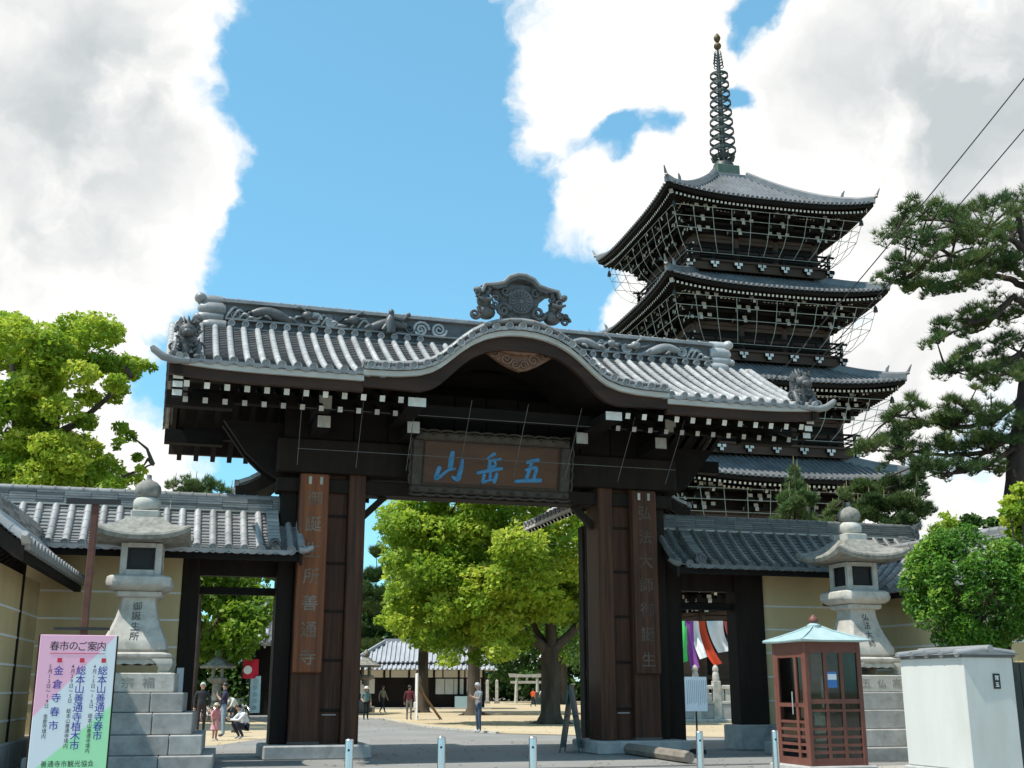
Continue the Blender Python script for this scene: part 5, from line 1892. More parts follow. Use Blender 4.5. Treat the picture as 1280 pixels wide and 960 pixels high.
# five coloured temple curtains drooping from a rope
rope0, rope1 = Vector((7.55, 56.6, 4.75)), Vector((10.6, 56.9, 4.55))
ft = thing("temple_banner", "green, purple, white and red temple cloth banners drooping on a rope beyond the side doorway", "banner", (rope0.x, rope0.y, 0))
MB().tube([(0, 0, 4.75), (1.5, .15, 4.62), (3.05, .3, 4.62)], .02, 5).build("rope", WOOD_E, ft)
cols = [("yellow_cloth", (.55, .42, .03)), ("green_cloth", (.05, .42, .10)), ("purple_cloth", (.22, .06, .30)), ("white_cloth", (.62, .64, .66)), ("red_cloth", (.58, .06, .02)), ("white_cloth", (.62, .64, .66)), ("pink_cloth", (.62, .10, .10))]
spec = [(.10, .34, 1.6, .05), (.32, .60, 2.0, .10), (.80, .44, 2.3, .25), (1.10, .42, 1.8, .35), (1.35, .50, 2.1, .75), (1.90, .80, 1.5, .5), (2.75, .6, 1.4, .4)]
for (nm, c), (x, w, L_, dr) in zip(cols, spec):
    mt = M(nm, c, tuple(min(1, q * 1.2) for q in c), rough=.8, bump=.05, scale=2)
    ph_ = x * 5
    MB().grid(lambda u, v: (x + w * (u - .1) * (1 - .15 * v) + dr * v * v, .12 * math.sin(v * 4 + ph_ + u * 2) - .1 * v + .06 * math.sin(u * 7), 4.66 - L_ * v + .12 * u * v), 6, 12).build("cloth", mt, ft, smooth='all')
# ------------------------------------------------------------------ vegetation
def leaves_mesh(name, clumps, n, size, mat, seed=1, flat=.72, shell=.55, tilt=.75, aspect=.55, lump=1.0):
    """leaf-sized faces spread through many clumps; clumps: (x, y, z, r)"""
    g = np.random.default_rng(seed)
    C = np.array([c[:4] for c in clumps], float)
    wts = C[:, 3] ** 2
    idx = g.choice(len(C), n, p=wts / wts.sum())
    d = g.normal(size=(n, 3))
    d[:, 2] = d[:, 2] * .9 + .18
    d /= np.linalg.norm(d, axis=1)[:, None]
    rad = (shell + (1.04 - shell) * g.random(n) ** .6)
    # lumpy surface
    rad *= 1 + lump * (.18 * np.sin(d[:, 0] * 5 + C[idx, 0] * 3) * np.sin(d[:, 1] * 5 + C[idx, 1]) + .10 * np.sin(d[:, 2] * 9 + C[idx, 2] * 4))
    r = C[idx, 3] * rad
    P = C[idx, :3] + d * r[:, None] * np.array([1, 1, flat])
    nrm = d * (1 - tilt) + g.normal(size=(n, 3)) * tilt * .7 + np.array([-.12, -.1, .5])
    nrm /= np.linalg.norm(nrm, axis=1)[:, None]
    a = np.cross(nrm, g.normal(size=(n, 3)))
    a /= np.linalg.norm(a, axis=1)[:, None] + 1e-9
    b = np.cross(nrm, a)
    s = size * (.45 + 1.0 * g.random(n) ** 1.5)[:, None] * 1.12
    V = np.empty((n, 4, 3))
    V[:, 0] = P - a * s * .5
    V[:, 1] = P + b * s * aspect * .5 - nrm * s * .08
    V[:, 2] = P + a * s * .5 - nrm * s * .05
    V[:, 3] = P - b * s * aspect * .5 - nrm * s * .08
    me = bpy.data.meshes.new(name)
    me.vertices.add(n * 4)
    me.vertices.foreach_set("co", V.reshape(-1))
    me.loops.add(n * 4)
    me.loops.foreach_set("vertex_index", np.arange(n * 4, dtype=np.int32))
    me.polygons.add(n)
    me.polygons.foreach_set("loop_start", np.arange(0, n * 4, 4, dtype=np.int32))
    at = me.attributes.new("rnd", 'FLOAT', 'FACE')
    base = g.random(len(C))[idx]
    val = np.clip(.55 * base + .45 * g.random(n) + .12 * d[:, 2], 0, 1)  # random tone, shifted lighter toward the top of each clump
    at.data.foreach_set("value", val.astype(np.float32))
    me.materials.append(mat)
    me.update()
    me.validate()
    return me


BARK = M("grey_brown_bark", (.045, .036, .028), (.11, .09, .07), rough=.95, scale=3, stretch=(1, 1, .25), bump=.9, bscale=9, spec=.1)
BARK_P = M("dark_pine_bark", (.035, .026, .022), (.085, .065, .055), rough=.95, scale=4, stretch=(1, 1, .4), bump=.9, bscale=10, spec=.1)
CAMPHOR = leaf_mat("camphor_leaf", [(.10, .19, .016), (.22, .35, .028), (.38, .50, .042), (.58, .60, .09)], trans=.5)
GREEN = leaf_mat("deep_green_leaf", [(.018, .050, .010), (.035, .085, .014), (.06, .13, .02), (.09, .17, .025)], trans=.3)
MIDG = leaf_mat("mid_green_leaf", [(.06, .14, .012), (.11, .22, .018), (.19, .31, .025), (.28, .38, .04)], trans=.42)
PINE = leaf_mat("pine_needle", [(.022, .055, .018), (.040, .085, .022), (.075, .125, .028), (.14, .17, .04)], trans=.2, rough=.55)
PINE_Y = leaf_mat("young_pine_needle", [(.05, .10, .03), (.08, .15, .04), (.13, .20, .06), (.22, .24, .10)], trans=.2)
BUSH = leaf_mat("clipped_bush_leaf", [(.028, .085, .008), (.062, .165, .014), (.13, .27, .022), (.27, .38, .05)], trans=.3, rough=.4)


def at_px(u, v, Y):
    d = pix_dir(u, v)
    k = Y / d.y
    return Vector((d.x * k, Y, 1.5 + d.z * k))


def limb(mb, pts, r0, r1, n=8, wob=.0, rk=None):
    k = len(pts)
    out, rr = [], []
    for i in range(k - 1):
        for j in range(4):
            f = j / 4
            p_ = Vector(pts[i]).lerp(Vector(pts[i + 1]), f)
            if rk and not (i == 0 and j == 0):
                p_ += Vector((rk.uniform(-wob, wob), rk.uniform(-wob, wob), rk.uniform(-wob, wob) * .5))
            out.append(p_)
            q = (i + f) / (k - 1)
            rr.append(r0 + (r1 - r0) * q ** .8)
    out.append(Vector(pts[-1]))
    rr.append(r1)
    mb.tube(out, rr, n)


def broadleaf(label, base, trunk_h, trunk_r, fork, clumps, n, size, mat, seed, name="camphor_tree", group=None, flare=1.5, twigs=40, lean=(0, 0)):
    rk = random.Random(seed)
    t = thing(name, label, "tree", base, 0, group)
    B = Vector(base)
    cl = [(c[0] - B.x, c[1] - B.y, c[2] - B.z, c[3]) for c in clumps]
    m = MB()
    fk = Vector((lean[0], lean[1], trunk_h))
    pts = [(0, 0, -.1), (0, 0, .12), (.02, 0, .45), tuple(fk * .5), tuple(fk)]
    rr = [trunk_r * flare * 1.25, trunk_r * flare, trunk_r * 1.12, trunk_r, trunk_r * .95]
    m.tube(pts, rr, 12)
    # surface roots
    for k in range(6):
        a = k * 1.05 + rk.random()
        l = trunk_r * rk.uniform(1.8, 3.2)
        m.tube([(math.cos(a) * trunk_r * .8, math.sin(a) * trunk_r * .8, .18), (math.cos(a) * l * .7, math.sin(a) * l * .7, .06), (math.cos(a + .2) * l * 1.1, math.sin(a + .2) * l * 1.1, -.03)], [trunk_r * .3, trunk_r * .16, trunk_r * .05], 6)
    m.build("trunk", BARK, t, smooth=60)
    for f in fork:
        q = MB()
        limb(q, [tuple(fk * .92)] + [tuple(Vector(p_) - B) for p_ in f[0]], f[1], f[1] * .28, 8, .06, rk)
        q.build("limb", BARK, t, smooth=60)
    q = MB()
    ends = [Vector(f[0][-1]) - B for f in fork] + [fk] + [(Vector(f[0][0]) - B) for f in fork]
    for c in rk.sample(cl, min(twigs, len(cl))):
        cv = Vector(c[:3])
        e = min(ends, key=lambda w: (w - cv).length)
        mid = e.lerp(cv, .5) + Vector((rk.uniform(-.3, .3), rk.uniform(-.3, .3), rk.uniform(-.1, .4)))
        q.tube([e, mid, cv + Vector((0, 0, .1))], [trunk_r * .16, trunk_r * .10, .02], 5)
    tag(q.build("twigs", BARK, t, smooth=60), None, None, kind="stuff")
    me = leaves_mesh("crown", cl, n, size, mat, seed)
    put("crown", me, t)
    return t


def ell_clumps(c, r, n, rc, seed, shell=.5, keep=None):
    rk = random.Random(seed)
    out = []
    while len(out) < n:
        d = Vector((rk.gauss(0, 1), rk.gauss(0, 1), rk.gauss(0, 1))).normalized()
        k = shell + (1 - shell) * rk.random() ** .5
        p_ = (c[0] + d.x * r[0] * k, c[1] + d.y * r[1] * k, c[2] + d.z * r[2] * k)
        if keep and not keep(p_):
            continue
        out.append((*p_, rc * rk.uniform(.65, 1.3)))
    return out


# the big camphor in the yard, seen through the gate
def keep1(p_):
    return not (p_[2] < 4.4 and p_[0] > .2) and not (p_[2] < 3.4)


cl = ell_clumps((-.3, 52.6, 7.7), (5.6, 4.6, 4.4), 110, .95, 3, .45, keep1)
rk = random.Random(11)
for (u, v, rpx) in ((520, 700, 26), (505, 740, 24), (540, 770, 28), (500, 780, 18), (560, 800, 26), (590, 790, 26), (620, 780, 28), (530, 660, 30), (580, 650, 30), (640, 650, 28), (560, 720, 30), (600, 720, 32), (640, 740, 28), (700, 700, 22), (725, 720, 22), (720, 680, 20), (730, 750, 18), (705, 660, 20), (600, 822, 16), (482, 775, 12), (560, 825, 14), (625, 815, 18), (530, 800, 18), (495, 700, 18), (505, 670, 16), (515, 650, 18), (655, 690, 28), (680, 740, 14), (655, 800, 14)):
    p_ = at_px(u, v, rk.uniform(49.5, 54))
    cl.append((p_.x, p_.y, p_.z, rpx / 27.5))
broadleaf("broad camphor tree with bright yellow green leaves and dark forked trunk in the sand yard", (1.69, 52.9, 0), 3.3, .40,
          [([(-.2, 52.4, 4.6), (-1.9, 52, 6.2), (-3.4, 52, 8)], .26), ([(1.9, 53, 5.2), (1.6, 53, 7.6), (1.0, 53, 9.5)], .30), ([(3.2, 53, 4.5), (4.0, 53.2, 5.6), (4.6, 53, 7.2)], .24), ([(.6, 53.6, 5.0), (-.6, 54.5, 7.0)], .18)],
          cl, 115000, .215, CAMPHOR, 21)

# camphor by the wall on the left
rk = random.Random(5)
cl = []
for (u, v, rpx) in ((60, 428, 36), (95, 412, 30), (130, 420, 34), (20, 430, 40), (160, 452, 24), (182, 462, 12), (125, 455, 28), (95, 462, 26), (40, 480, 34), (5, 500, 40), (70, 505, 26), (150, 480, 18), (25, 545, 38), (75, 552, 34), (50, 590, 38), (100, 590, 32), (5, 595, 40), (105, 560, 24), (125, 600, 20), (-40, 440, 55), (-50, 520, 60), (-45, 590, 60), (160, 592, 15), (168, 570, 10), (158, 540, 13), (150, 555, 10), (178, 590, 8), (60, 450, 30), (-90, 480, 60), (110, 500, 18), (135, 490, 16), (85, 440, 28), (30, 460, 34), (60, 480, 30), (15, 410, 28), (100, 530, 20), (45, 530, 32), (85, 575, 30), (20, 565, 34), (130, 580, 20), (140, 605, 16), (70, 605, 30)):
    for k in range(2):
        p_ = at_px(u + rk.uniform(-8, 8), v + rk.uniform(-8, 8), rk.uniform(42.5, 48.5))
        cl.append((p_.x, p_.y, p_.z, rpx / 31 * rk.uniform(.6, .95)))
cl += ell_clumps((-21, 46, 8), (4.5, 4, 3.5), 25, 1.2, 9)
broadleaf("large camphor tree with yellow green crown rising behind the left ochre wall".replace("left ", ""), (-19.5, 46, 0), 5.0, .6,
          [([at_px(60, 520, 45.5), at_px(85, 455, 45.5), at_px(100, 420, 45)], .3), ([at_px(70, 545, 45), at_px(110, 520, 45), at_px(165, 470, 45)], .26), ([at_px(20, 500, 46), at_px(10, 430, 46)], .3), ([at_px(120, 610, 45), at_px(165, 592, 45), at_px(191, 580, 45)], .12)],
          cl, 120000, .21, CAMPHOR, 22)

# trees farther into the precinct
far = [("dark trunked camphor before the grey roofed hall", at_px(528, 882, 78), (-4.6, 78, 8.2), (3.8, 4, 4.4), CAMPHOR, 31, 5.0, .34, .9, -7.2),
       ("thick trunked camphor leaning beside the grey roofed hall", at_px(592, 886, 70), (-1.8, 72, 8.2), (5.5, 4, 4.2), MIDG, 32, 4.2, .36, .9, -3.2),
       ("spreading green tree behind the small stone torii", None, (5.0, 118, 11), (9, 6, 7.5), MIDG, 33, 4, .5, 1.6, 5.0),
       ("tall dark tree behind the grey roofed hall", None, (-14, 112, 5.5), (9, 6, 6), GREEN, 34, 4, .5, 1.8, -14.0),
       ("dense dark tree beyond the yard beside the folding board", None, (10.5, 96, 7.5), (7, 5, 6.5), GREEN, 35, 3, .45, 1.4, 11.0),
       ("wide green tree shading the parked bicycles", None, (-19.5, 62, 7.6), (6, 4.5, 4.6), MIDG, 36, 3.4, .45, 1.0, -19.8),
       ("low spreading green tree over the crouching man and bicycles", None, (-15.6, 57.5, 5.2), (4.0, 3.0, 3.3), MIDG, 41, 2.6, .3, .8, -16.2),
       ("dark evergreen tree filling the gap beside the grey roofed hall", None, (-11.5, 101, 4.2), (5, 4, 4.5), GREEN, 42, 2.6, .4, 1.3, -11.5),
       ("round dark tree standing behind the torii and trough", None, (4.5, 136, 6), (9, 4, 6.5), GREEN, 43, 2.6, .4, 1.6, 4.5),
       ("dark evergreen tree behind the bicycles", None, (-27, 82, 6.5), (8, 5, 6.3), GREEN, 37, 3, .45, 1.4, -27.0),
       ("bright young camphor beside the pagoda podium", None, (9.3, 79, 9.0), (5.5, 4, 5), CAMPHOR, 38, 3.6, .3, 1.1, 8.2),
       ("deep green tree closing the yard behind the torii", None, (-3, 150, 9), (13, 6, 9), GREEN, 39, 3, .5, 2.0, -3.0),
       ("rounded green tree closing the yard beside the dark evergreen", None, (18, 150, 9), (14, 6, 9), GREEN, 40, 3, .5, 2.0, 18.0)]
for (lab, b, c, r_, mt, sd, th, tr, rc, bx_) in far:
    base = (b.x, b.y, 0) if b is not None else (bx_, c[1], 0)
    fl = 3.4 if sd in (31, 32, 36) else (2.6 if sd == 41 else .8)
    cl = ell_clumps(c, r_, 60, rc, sd, .35, lambda p_: p_[2] > fl)
    broadleaf(lab, base, th, tr, [([(c[0] - r_[0] * .3, c[1], c[2] - .5), (c[0] - r_[0] * .5, c[1], c[2] + r_[2] * .3)], tr * .5), ([(c[0] + r_[0] * .3, c[1], c[2] - .5), (c[0] + r_[0] * .45, c[1], c[2] + r_[2] * .35)], tr * .5)],
              cl, 17000 if c[1] < 100 else 12000, .30 if c[1] < 100 else .55, mt, sd, name="broadleaf_tree", group="trees beyond the gate", twigs=14)


# ------------------------------------------------------------------ pines
def needle_mesh(name, pads, n, length, mat, seed, nn=15, w=.02, up=.55):
    """tufts of needles: pads (x, y, z, rx, ry, rz)"""
    g = np.random.default_rng(seed)
    Pd = np.array(pads, float)
    wt = Pd[:, 3] * Pd[:, 4]
    idx = g.choice(len(Pd), n, p=wt / wt.sum())
    d = g.normal(size=(n, 3))
    d /= np.linalg.norm(d, axis=1)[:, None]
    k = g.random(n) ** .4
    c = Pd[idx, :3] + d * k[:, None] * Pd[idx, 3:6]
    c[:, 2] += .10 * np.sin(c[:, 0] * 6) + .08 * np.sin(c[:, 1] * 7)
    c = np.repeat(c, nn, 0)
    tv = np.repeat(np.clip(.5 * g.random(n) + .5 * g.random(len(Pd))[idx], 0, 1), nn)
    N = n * nn
    e = g.normal(size=(N, 3))
    e[:, 2] = np.abs(e[:, 2]) * .8 + up
    e /= np.linalg.norm(e, axis=1)[:, None]
    s = np.cross(e, g.normal(size=(N, 3)))
    s /= np.linalg.norm(s, axis=1)[:, None] + 1e-9
    L_ = length * (.7 + .5 * g.random(N))[:, None]
    V = np.empty((N, 3, 3))
    V[:, 0] = c - s * w * .5
    V[:, 1] = c + s * w * .5
    V[:, 2] = c + e * L_
    me = bpy.data.meshes.new(name)
    me.vertices.add(N * 3)
    me.vertices.foreach_set("co", V.reshape(-1))
    me.loops.add(N * 3)
    me.loops.foreach_set("vertex_index", np.arange(N * 3, dtype=np.int32))
    me.polygons.add(N)
    me.polygons.foreach_set("loop_start", np.arange(0, N * 3, 3, dtype=np.int32))
    at = me.attributes.new("rnd", 'FLOAT', 'FACE')
    at.data.foreach_set("value", np.clip(tv + .15 * g.random(N), 0, 1).astype(np.float32))
    me.materials.append(mat)
    me.update()
    me.validate()
    return me


PY = 30.0
px_m = 1440 / (PY * .967 + 8 * .256)
pads_px = [(1122, 282, 16, 12), (1135, 262, 16, 9), (1160, 268, 22, 10), (1145, 300, 24, 9), (1185, 272, 24, 12), (1215, 262, 24, 12), (1245, 255, 26, 14), (1275, 260, 26, 18), (1195, 298, 28, 10), (1235, 288, 30, 14), (1270, 295, 30, 18),
           (1128, 330, 20, 7), (1155, 322, 20, 7), (1180, 335, 26, 7), (1215, 325, 28, 9), (1250, 325, 30, 12), (1118, 348, 15, 5), (1150, 358, 26, 6), (1185, 358, 26, 7), (1215, 352, 22, 6), (1172, 368, 14, 5),
           (1165, 428, 14, 6), (1182, 412, 18, 6), (1202, 400, 20, 6), (1225, 405, 20, 7), (1250, 395, 22, 10), (1275, 380, 24, 16), (1262, 425, 24, 16), (1180, 464, 14, 5), (1200, 452, 18, 8), (1225, 462, 20, 8), (1250, 460, 24, 10), (1240, 480, 14, 10), (1275, 465, 20, 12),
           (1115, 520, 14, 8), (1145, 508, 14, 9), (1195, 505, 16, 8), (1130, 535, 24, 8), (1165, 528, 28, 9), (1205, 525, 28, 9), (1245, 520, 26, 11), (1275, 530, 24, 14),
           (1078, 562, 16, 6), (1105, 556, 22, 8), (1140, 556, 26, 9), (1180, 556, 30, 11), (1220, 556, 30, 11), (1255, 560, 26, 11), (1125, 575, 20, 5), (1165, 580, 24, 7), (1210, 584, 20, 7), (1180, 594, 14, 5), (1245, 586, 12, 6)]
rk = random.Random(77)
pb = Vector((13.2, PY, 0))
pine = thing("pine_tree", "tall pine with layered dark needle pads and a bare trunk beside the pagoda", "tree", tuple(pb))
pads = []
tr = [Vector(q) - pb for q in ((13.2, PY, -.1), (13.05, PY, 3), at_px(1267, 640, PY), at_px(1273, 560, PY), at_px(1284, 480, PY), at_px(1290, 420, PY), at_px(1286, 360, PY), at_px(1282, 310, PY), at_px(1270, 265, PY))]
m = MB()
limb(m, [tuple(q) for q in tr], .40, .05, 12, .03, rk)
m.build("trunk", BARK_P, pine, smooth=60)
for i, (u, v, ru, rv) in enumerate(pads_px):
    Y = PY + rk.uniform(-1.6, 1.6)
    p_ = at_px(u, v, Y) - pb
    pads.append((p_.x, p_.y, p_.z, ru / px_m * 1.05, max(.5, ru / px_m), rv / px_m * .62))
    for q_ in range(2):
        pads.append((p_.x + rk.uniform(-1, 1) * ru / px_m, p_.y + rk.uniform(-1, 1), p_.z + rk.uniform(-1, 1.2) * rv / px_m, ru / px_m * .45, .4, rv / px_m * .5))
# limbs: main boughs follow the layers
boughs = [((1268, 335), (1230, 330), (1190, 318), (1150, 302), (1120, 290)), ((1270, 350), (1240, 345), (1205, 348), (1160, 360), (1130, 348)), ((1264, 300), (1235, 285), (1200, 280), (1165, 275)), ((1266, 370), (1245, 395), (1215, 405), (1180, 420)),
          ((1275, 440), (1250, 460), (1215, 460), (1185, 464)), ((1275, 500), (1240, 530), (1190, 535), (1150, 525), (1118, 520)), ((1272, 540), (1235, 565), (1185, 570), (1130, 565), (1085, 562)), ((1268, 560), (1230, 585), (1190, 592))]
boughs = [((1287, b_[0][1] + 14),) + b_ for b_ in boughs]
for bg_ in boughs:
    Y0 = PY
    pts = []
    dy = rk.uniform(-1.0, 1.0)
    for j, (u, v) in enumerate(bg_):
        pts.append(tuple(at_px(u, v, PY + dy * j / len(bg_)) - pb))
    q = MB()
    limb(q, pts, .12, .02, 7, .05, rk)
    for j in range(len(pts) - 1):
        for q_ in range(1):
            w = Vector(pts[j]).lerp(Vector(pts[j + 1]), rk.random())
            pads.append((w.x + rk.uniform(-.3, .3), w.y + rk.uniform(-.9, .9), w.z + rk.uniform(0, .3), .42, .42, .13))
    q.build("bough", BARK_P, pine, smooth=60)
q = MB()
for pd in pads[:260]:
    c = Vector(pd[:3])
    e = min([Vector(at_px(u, v, PY) - pb) for bg_ in boughs for (u, v) in bg_], key=lambda w: (w - c).length)
    q.tube([e, e.lerp(c, .5) + Vector((0, 0, rk.uniform(-.15, .1))), c], [.04, .03, .012], 5)
tag(q.build("twigs", BARK_P, pine), None, None, kind="stuff")
put("crown", needle_mesh("crown", pads, 6600, .22, PINE, 5, 15, .019), pine)


def small_pine(label, u, Y, specs, n, mat, seed, top, wd=.02, L_=.18):
    b = at_px(u, 800, Y)
    b.z = 0
    t = thing("pine_tree", label, "tree", tuple(b), 0)
    rk = random.Random(seed)
    pm = 1440 / (Y * .967 + 1)
    pads = []
    m = MB()
    tp = at_px(u, top, Y) - b
    limb(m, [(0, 0, -.1), (0.05, 0, tp.z * .5), tuple(tp)], .16, .02, 7, .05, rk)
    m.build("trunk", BARK_P, t, smooth=60)
    q = MB()
    br = MB()
    for (uu, v, ru, rv) in specs:
        p_ = at_px(uu, v, Y + rk.uniform(-.6, .6)) - b
        pads.append((p_.x, p_.y, p_.z, ru / pm, ru / pm * .8, rv / pm))
        br.tube([(0.03, 0, max(.5, p_.z - .35)), tuple(p_)], [.04, .012], 5)
        # upright candles
        for k in range(2):
            x = p_.x + rk.uniform(-.6, .6) * ru / pm
            z = p_.z + rv / pm * rk.uniform(.5, .9)
            q.tube([(x, p_.y, z), (x + .02, p_.y, z + rk.uniform(.25, .45))], [.022, .008], 4)
    tag(br.build("branches", BARK_P, t), None, None, kind="stuff")
    tag(q.build("shoots", M("pale_shoot", (.20, .17, .08), (.30, .26, .13), rough=.9, bump=0), t), None, None, kind="stuff")
    put("crown", needle_mesh("crown", pads, n, L_, mat, seed, 14, wd, .7), t)


small_pine("young bright green pine with upright pale shoots before the lowest pagoda eave", 994, 37, [(994, 592, 9, 10), (995, 612, 15, 10), (982, 620, 12, 7), (1010, 622, 14, 7), (990, 635, 18, 8), (1005, 645, 16, 7), (975, 650, 14, 6), (1015, 652, 10, 6)], 1500, PINE_Y, 61, 580)
small_pine("low bushy pine behind the tiled wing wall, next to the stone lantern finial", 1055, 38, [(1058, 622, 10, 8), (1045, 640, 16, 8), (1066, 648, 18, 8), (1035, 655, 16, 6), (1075, 632, 12, 7)], 1300, PINE_Y, 62, 610)
small_pine("broad dark pine behind the corner of the wing wall roof", 1125, 37, [(1085, 612, 24, 8), (1110, 608, 22, 9), (1140, 600, 18, 10), (1100, 628, 26, 8), (1130, 632, 26, 10), (1150, 615, 14, 12), (1090, 645, 22, 8), (1125, 655, 26, 8), (1155, 640, 16, 10), (1150, 580, 14, 9)], 3200, PINE, 63, 590)
small_pine("dark pine top showing between the lantern finial and the gate roof", 245, 44, [(215, 606, 10, 6), (240, 604, 16, 7), (265, 608, 18, 7), (285, 614, 10, 5), (240, 616, 26, 7), (255, 630, 30, 10)], 1300, PINE_Y, 64, 600)
small_pine("tall dark pine standing behind the grey roofed hall", 470, 98, [(472, 690, 10, 6), (468, 720, 14, 8), (478, 745, 12, 8), (462, 760, 14, 9), (480, 785, 14, 8), (465, 810, 16, 8), (455, 740, 12, 8), (485, 715, 8, 6), (455, 790, 14, 9)], 2600, PINE, 65, 680, .06, .5)
# far wooded edge seen over the right return wall
wd = thing("broadleaf_tree", "low blue green wood showing beyond the return wall beneath the pine trunk", "tree", (30, 75, 0))
cl = []
rk = random.Random(4)
for (u, v, rpx) in ((1190, 660, 12), (1215, 652, 12), (1240, 656, 12), (1265, 650, 14), (1290, 652, 14), (1200, 672, 18), (1230, 676, 18), (1260, 672, 18), (1180, 680, 14), (1210, 690, 20), (1250, 695, 24), (1285, 690, 24)):
    p_ = at_px(u, v, rk.uniform(72, 78))
    cl.append((p_.x - 30, p_.y - 75, p_.z, rpx / 19))
put("crown", leaves_mesh("crown", cl, 9000, .4, GREEN, 8), wd)
m = MB().tube([(0, 0, 0), (.2, 0, 4), (.5, 0, 8)], [.35, .3, .12], 8)
m.build("trunk", BARK, wd)
# light spring shrub by the wall corner
for (lab, u0, Y, lst, n, sz) in (("pale yellow green shrub peeping over the wing wall corner", 1180, 39, [(1172, 662, 13), (1182, 672, 14), (1188, 652, 12), (1198, 668, 13), (1164, 676, 12), (1180, 645, 8)], 1500, .13),
                                 ("yellow leaved maple branch spreading over the clipped bush", 1290, 21, [(1266, 628, 14), (1276, 612, 12), (1285, 640, 22), (1268, 650, 16), (1274, 668, 16), (1292, 615, 20), (1290, 665, 22), (1262, 640, 10)], 4200, .11)):
    b = at_px(u0, 800, Y)
    b.z = 0
    t = thing("shrub", lab, "shrub", tuple(b))
    cl = []
    for (u, v, rpx) in lst:
        p_ = at_px(u, v, Y + rk.uniform(-.4, .4)) - b
        cl.append((p_.x, p_.y, p_.z, rpx / (1440 / (Y * .97))))
    put("foliage", leaves_mesh("foliage", cl, n, sz, CAMPHOR, 12, shell=.2), t)
    q = MB().tube([(0, 0, -.05), (0, .05, 2.5), tuple(cl[0][:3])], [.07, .05, .02], 6)
    for c in cl[1:]:
        q.tube([(0, .05, 2.5), tuple(c[:3])], [.035, .012], 5)
    q.build("stem", BARK, t, smooth=60)

# dense evergreen hedges closing the far sides of the yard
for (lab, xa, xb, Y, hh, sd) in (("dark clipped hedge running behind the bicycles and dark hall", -44, -13.5, 80, 5.5, 71), ("tall dark hedge along the far edge of the sand yard", -22, 34, 158, 8.0, 72)):
    hd_ = thing("evergreen_hedge", lab, "hedge", ((xa + xb) / 2, Y, 0))
    rk = random.Random(sd)
    cl = []
    n_ = int((xb - xa) * hh / (1.0 if Y < 100 else 2.2))
    for i in range(n_):
        cl.append((rk.uniform(xa, xb) - (xa + xb) / 2, rk.uniform(-1, 1), rk.uniform(.4, hh), rk.uniform(1.0, 1.6) * (1 if Y < 100 else 1.5)))
    put("foliage", leaves_mesh("foliage", cl, 30000, .42 if Y < 100 else .75, GREEN, sd, shell=.3), hd_)
    q = MB()
    for i in range(14):
        x = (xb - xa) * ((i + .5) / 14 - .5)
        q.tube([(x, 0, -.05), (x + .1, 0, hh * .7)], [.12, .05], 5)
    tag(q.build("stems", BARK, hd_), None, None, kind="stuff")

# ------------------------------------------------------------------ clipped round bush
bb = at_px(1213, 738, 18.6)
bush = thing("clipped_bush", "clipped round glossy green bush behind the white rendered wall", "bush", (bb.x, bb.y, 0))
g = np.random.default_rng(3)
rk = random.Random(9)
cl = [(0, 0, bb.z, .96)]
for i in range(150):
    d = Vector((rk.gauss(0, 1), rk.gauss(0, 1), rk.gauss(0, .9))).normalized()
    cl.append((d.x * .90, d.y * .90, bb.z + d.z * .90, rk.uniform(.15, .22)))
put("foliage", leaves_mesh("foliage", cl, 46000, .066, BUSH, 3, flat=.95, shell=.6, tilt=.7, aspect=.5, lump=.25), bush)
q = MB()
limb(q, [(0, 0, -.05), (.03, 0, 1.0), (0, .02, bb.z - .5)], .09, .06, 8, .03, rk)
for i in range(14):
    c = cl[1 + i * 6]
    q.tube([(0, .02, bb.z - .6), tuple(c[:3])], [.035, .012], 5)
q.build("stem", BARK, bush, smooth=60)
# ------------------------------------------------------------------ people
def cloth(name, c):
    return M("cloth_" + name, c, tuple(min(1, q * 1.3) for q in c), rough=.85, scale=9, bump=.15, bscale=30, rnd=0)


SKIN = M("skin", (.42, .25, .17), (.50, .31, .22), rough=.55, scale=6, bump=.05, rnd=.05)
SHOE_D = M("dark_shoe", (.03, .028, .026), (.05, .045, .04), rough=.5, bump=.05)
SHOE_L = M("light_shoe", (.45, .43, .40), (.55, .53, .5), rough=.6, bump=.05)
HAIR_G = M("grey_hair", (.38, .37, .36), (.52, .51, .50), rough=.7, scale=20, bump=.3)
HAIR_K = M("black_hair", (.012, .010, .009), (.02, .018, .016), rough=.45, scale=20, bump=.3)
STRAW = M("pale_hat", (.48, .42, .32), (.58, .52, .42), rough=.85, scale=12, bump=.2)

BASE = {"pel": (0, 0, .95), "spi": (0, .0, 1.12), "che": (0, .0, 1.30), "nk0": (0, .01, 1.44), "nk1": (0, 0, 1.51), "hd1": (0, -.01, 1.57), "hd2": (0, -.005, 1.65), "hd3": (0, .005, 1.715),
        "hpL": (-.095, 0, .90), "knL": (-.10, -.01, .50), "anL": (-.10, .02, .09), "toL": (-.11, -.13, .03),
        "hpR": (.095, 0, .90), "knR": (.10, -.01, .50), "anR": (.10, .02, .09), "toR": (.11, -.13, .03),
        "shL": (-.19, .01, 1.40), "elL": (-.25, .03, 1.13), "wrL": (-.26, -.05, .89), "haL": (-.26, -.08, .82),
        "shR": (.19, .01, 1.40), "elR": (.25, .03, 1.13), "wrR": (.26, -.05, .89), "haR": (.26, -.08, .82)}
RAD = {"pel": .135, "spi": .125, "che": .135, "nk0": .07, "nk1": .052, "hd1": .075, "hd2": .088, "hd3": .055, "hp": .088, "kn": .062, "an": .045, "to": .035, "sh": .068, "el": .046, "wr": .032, "ha": .036}
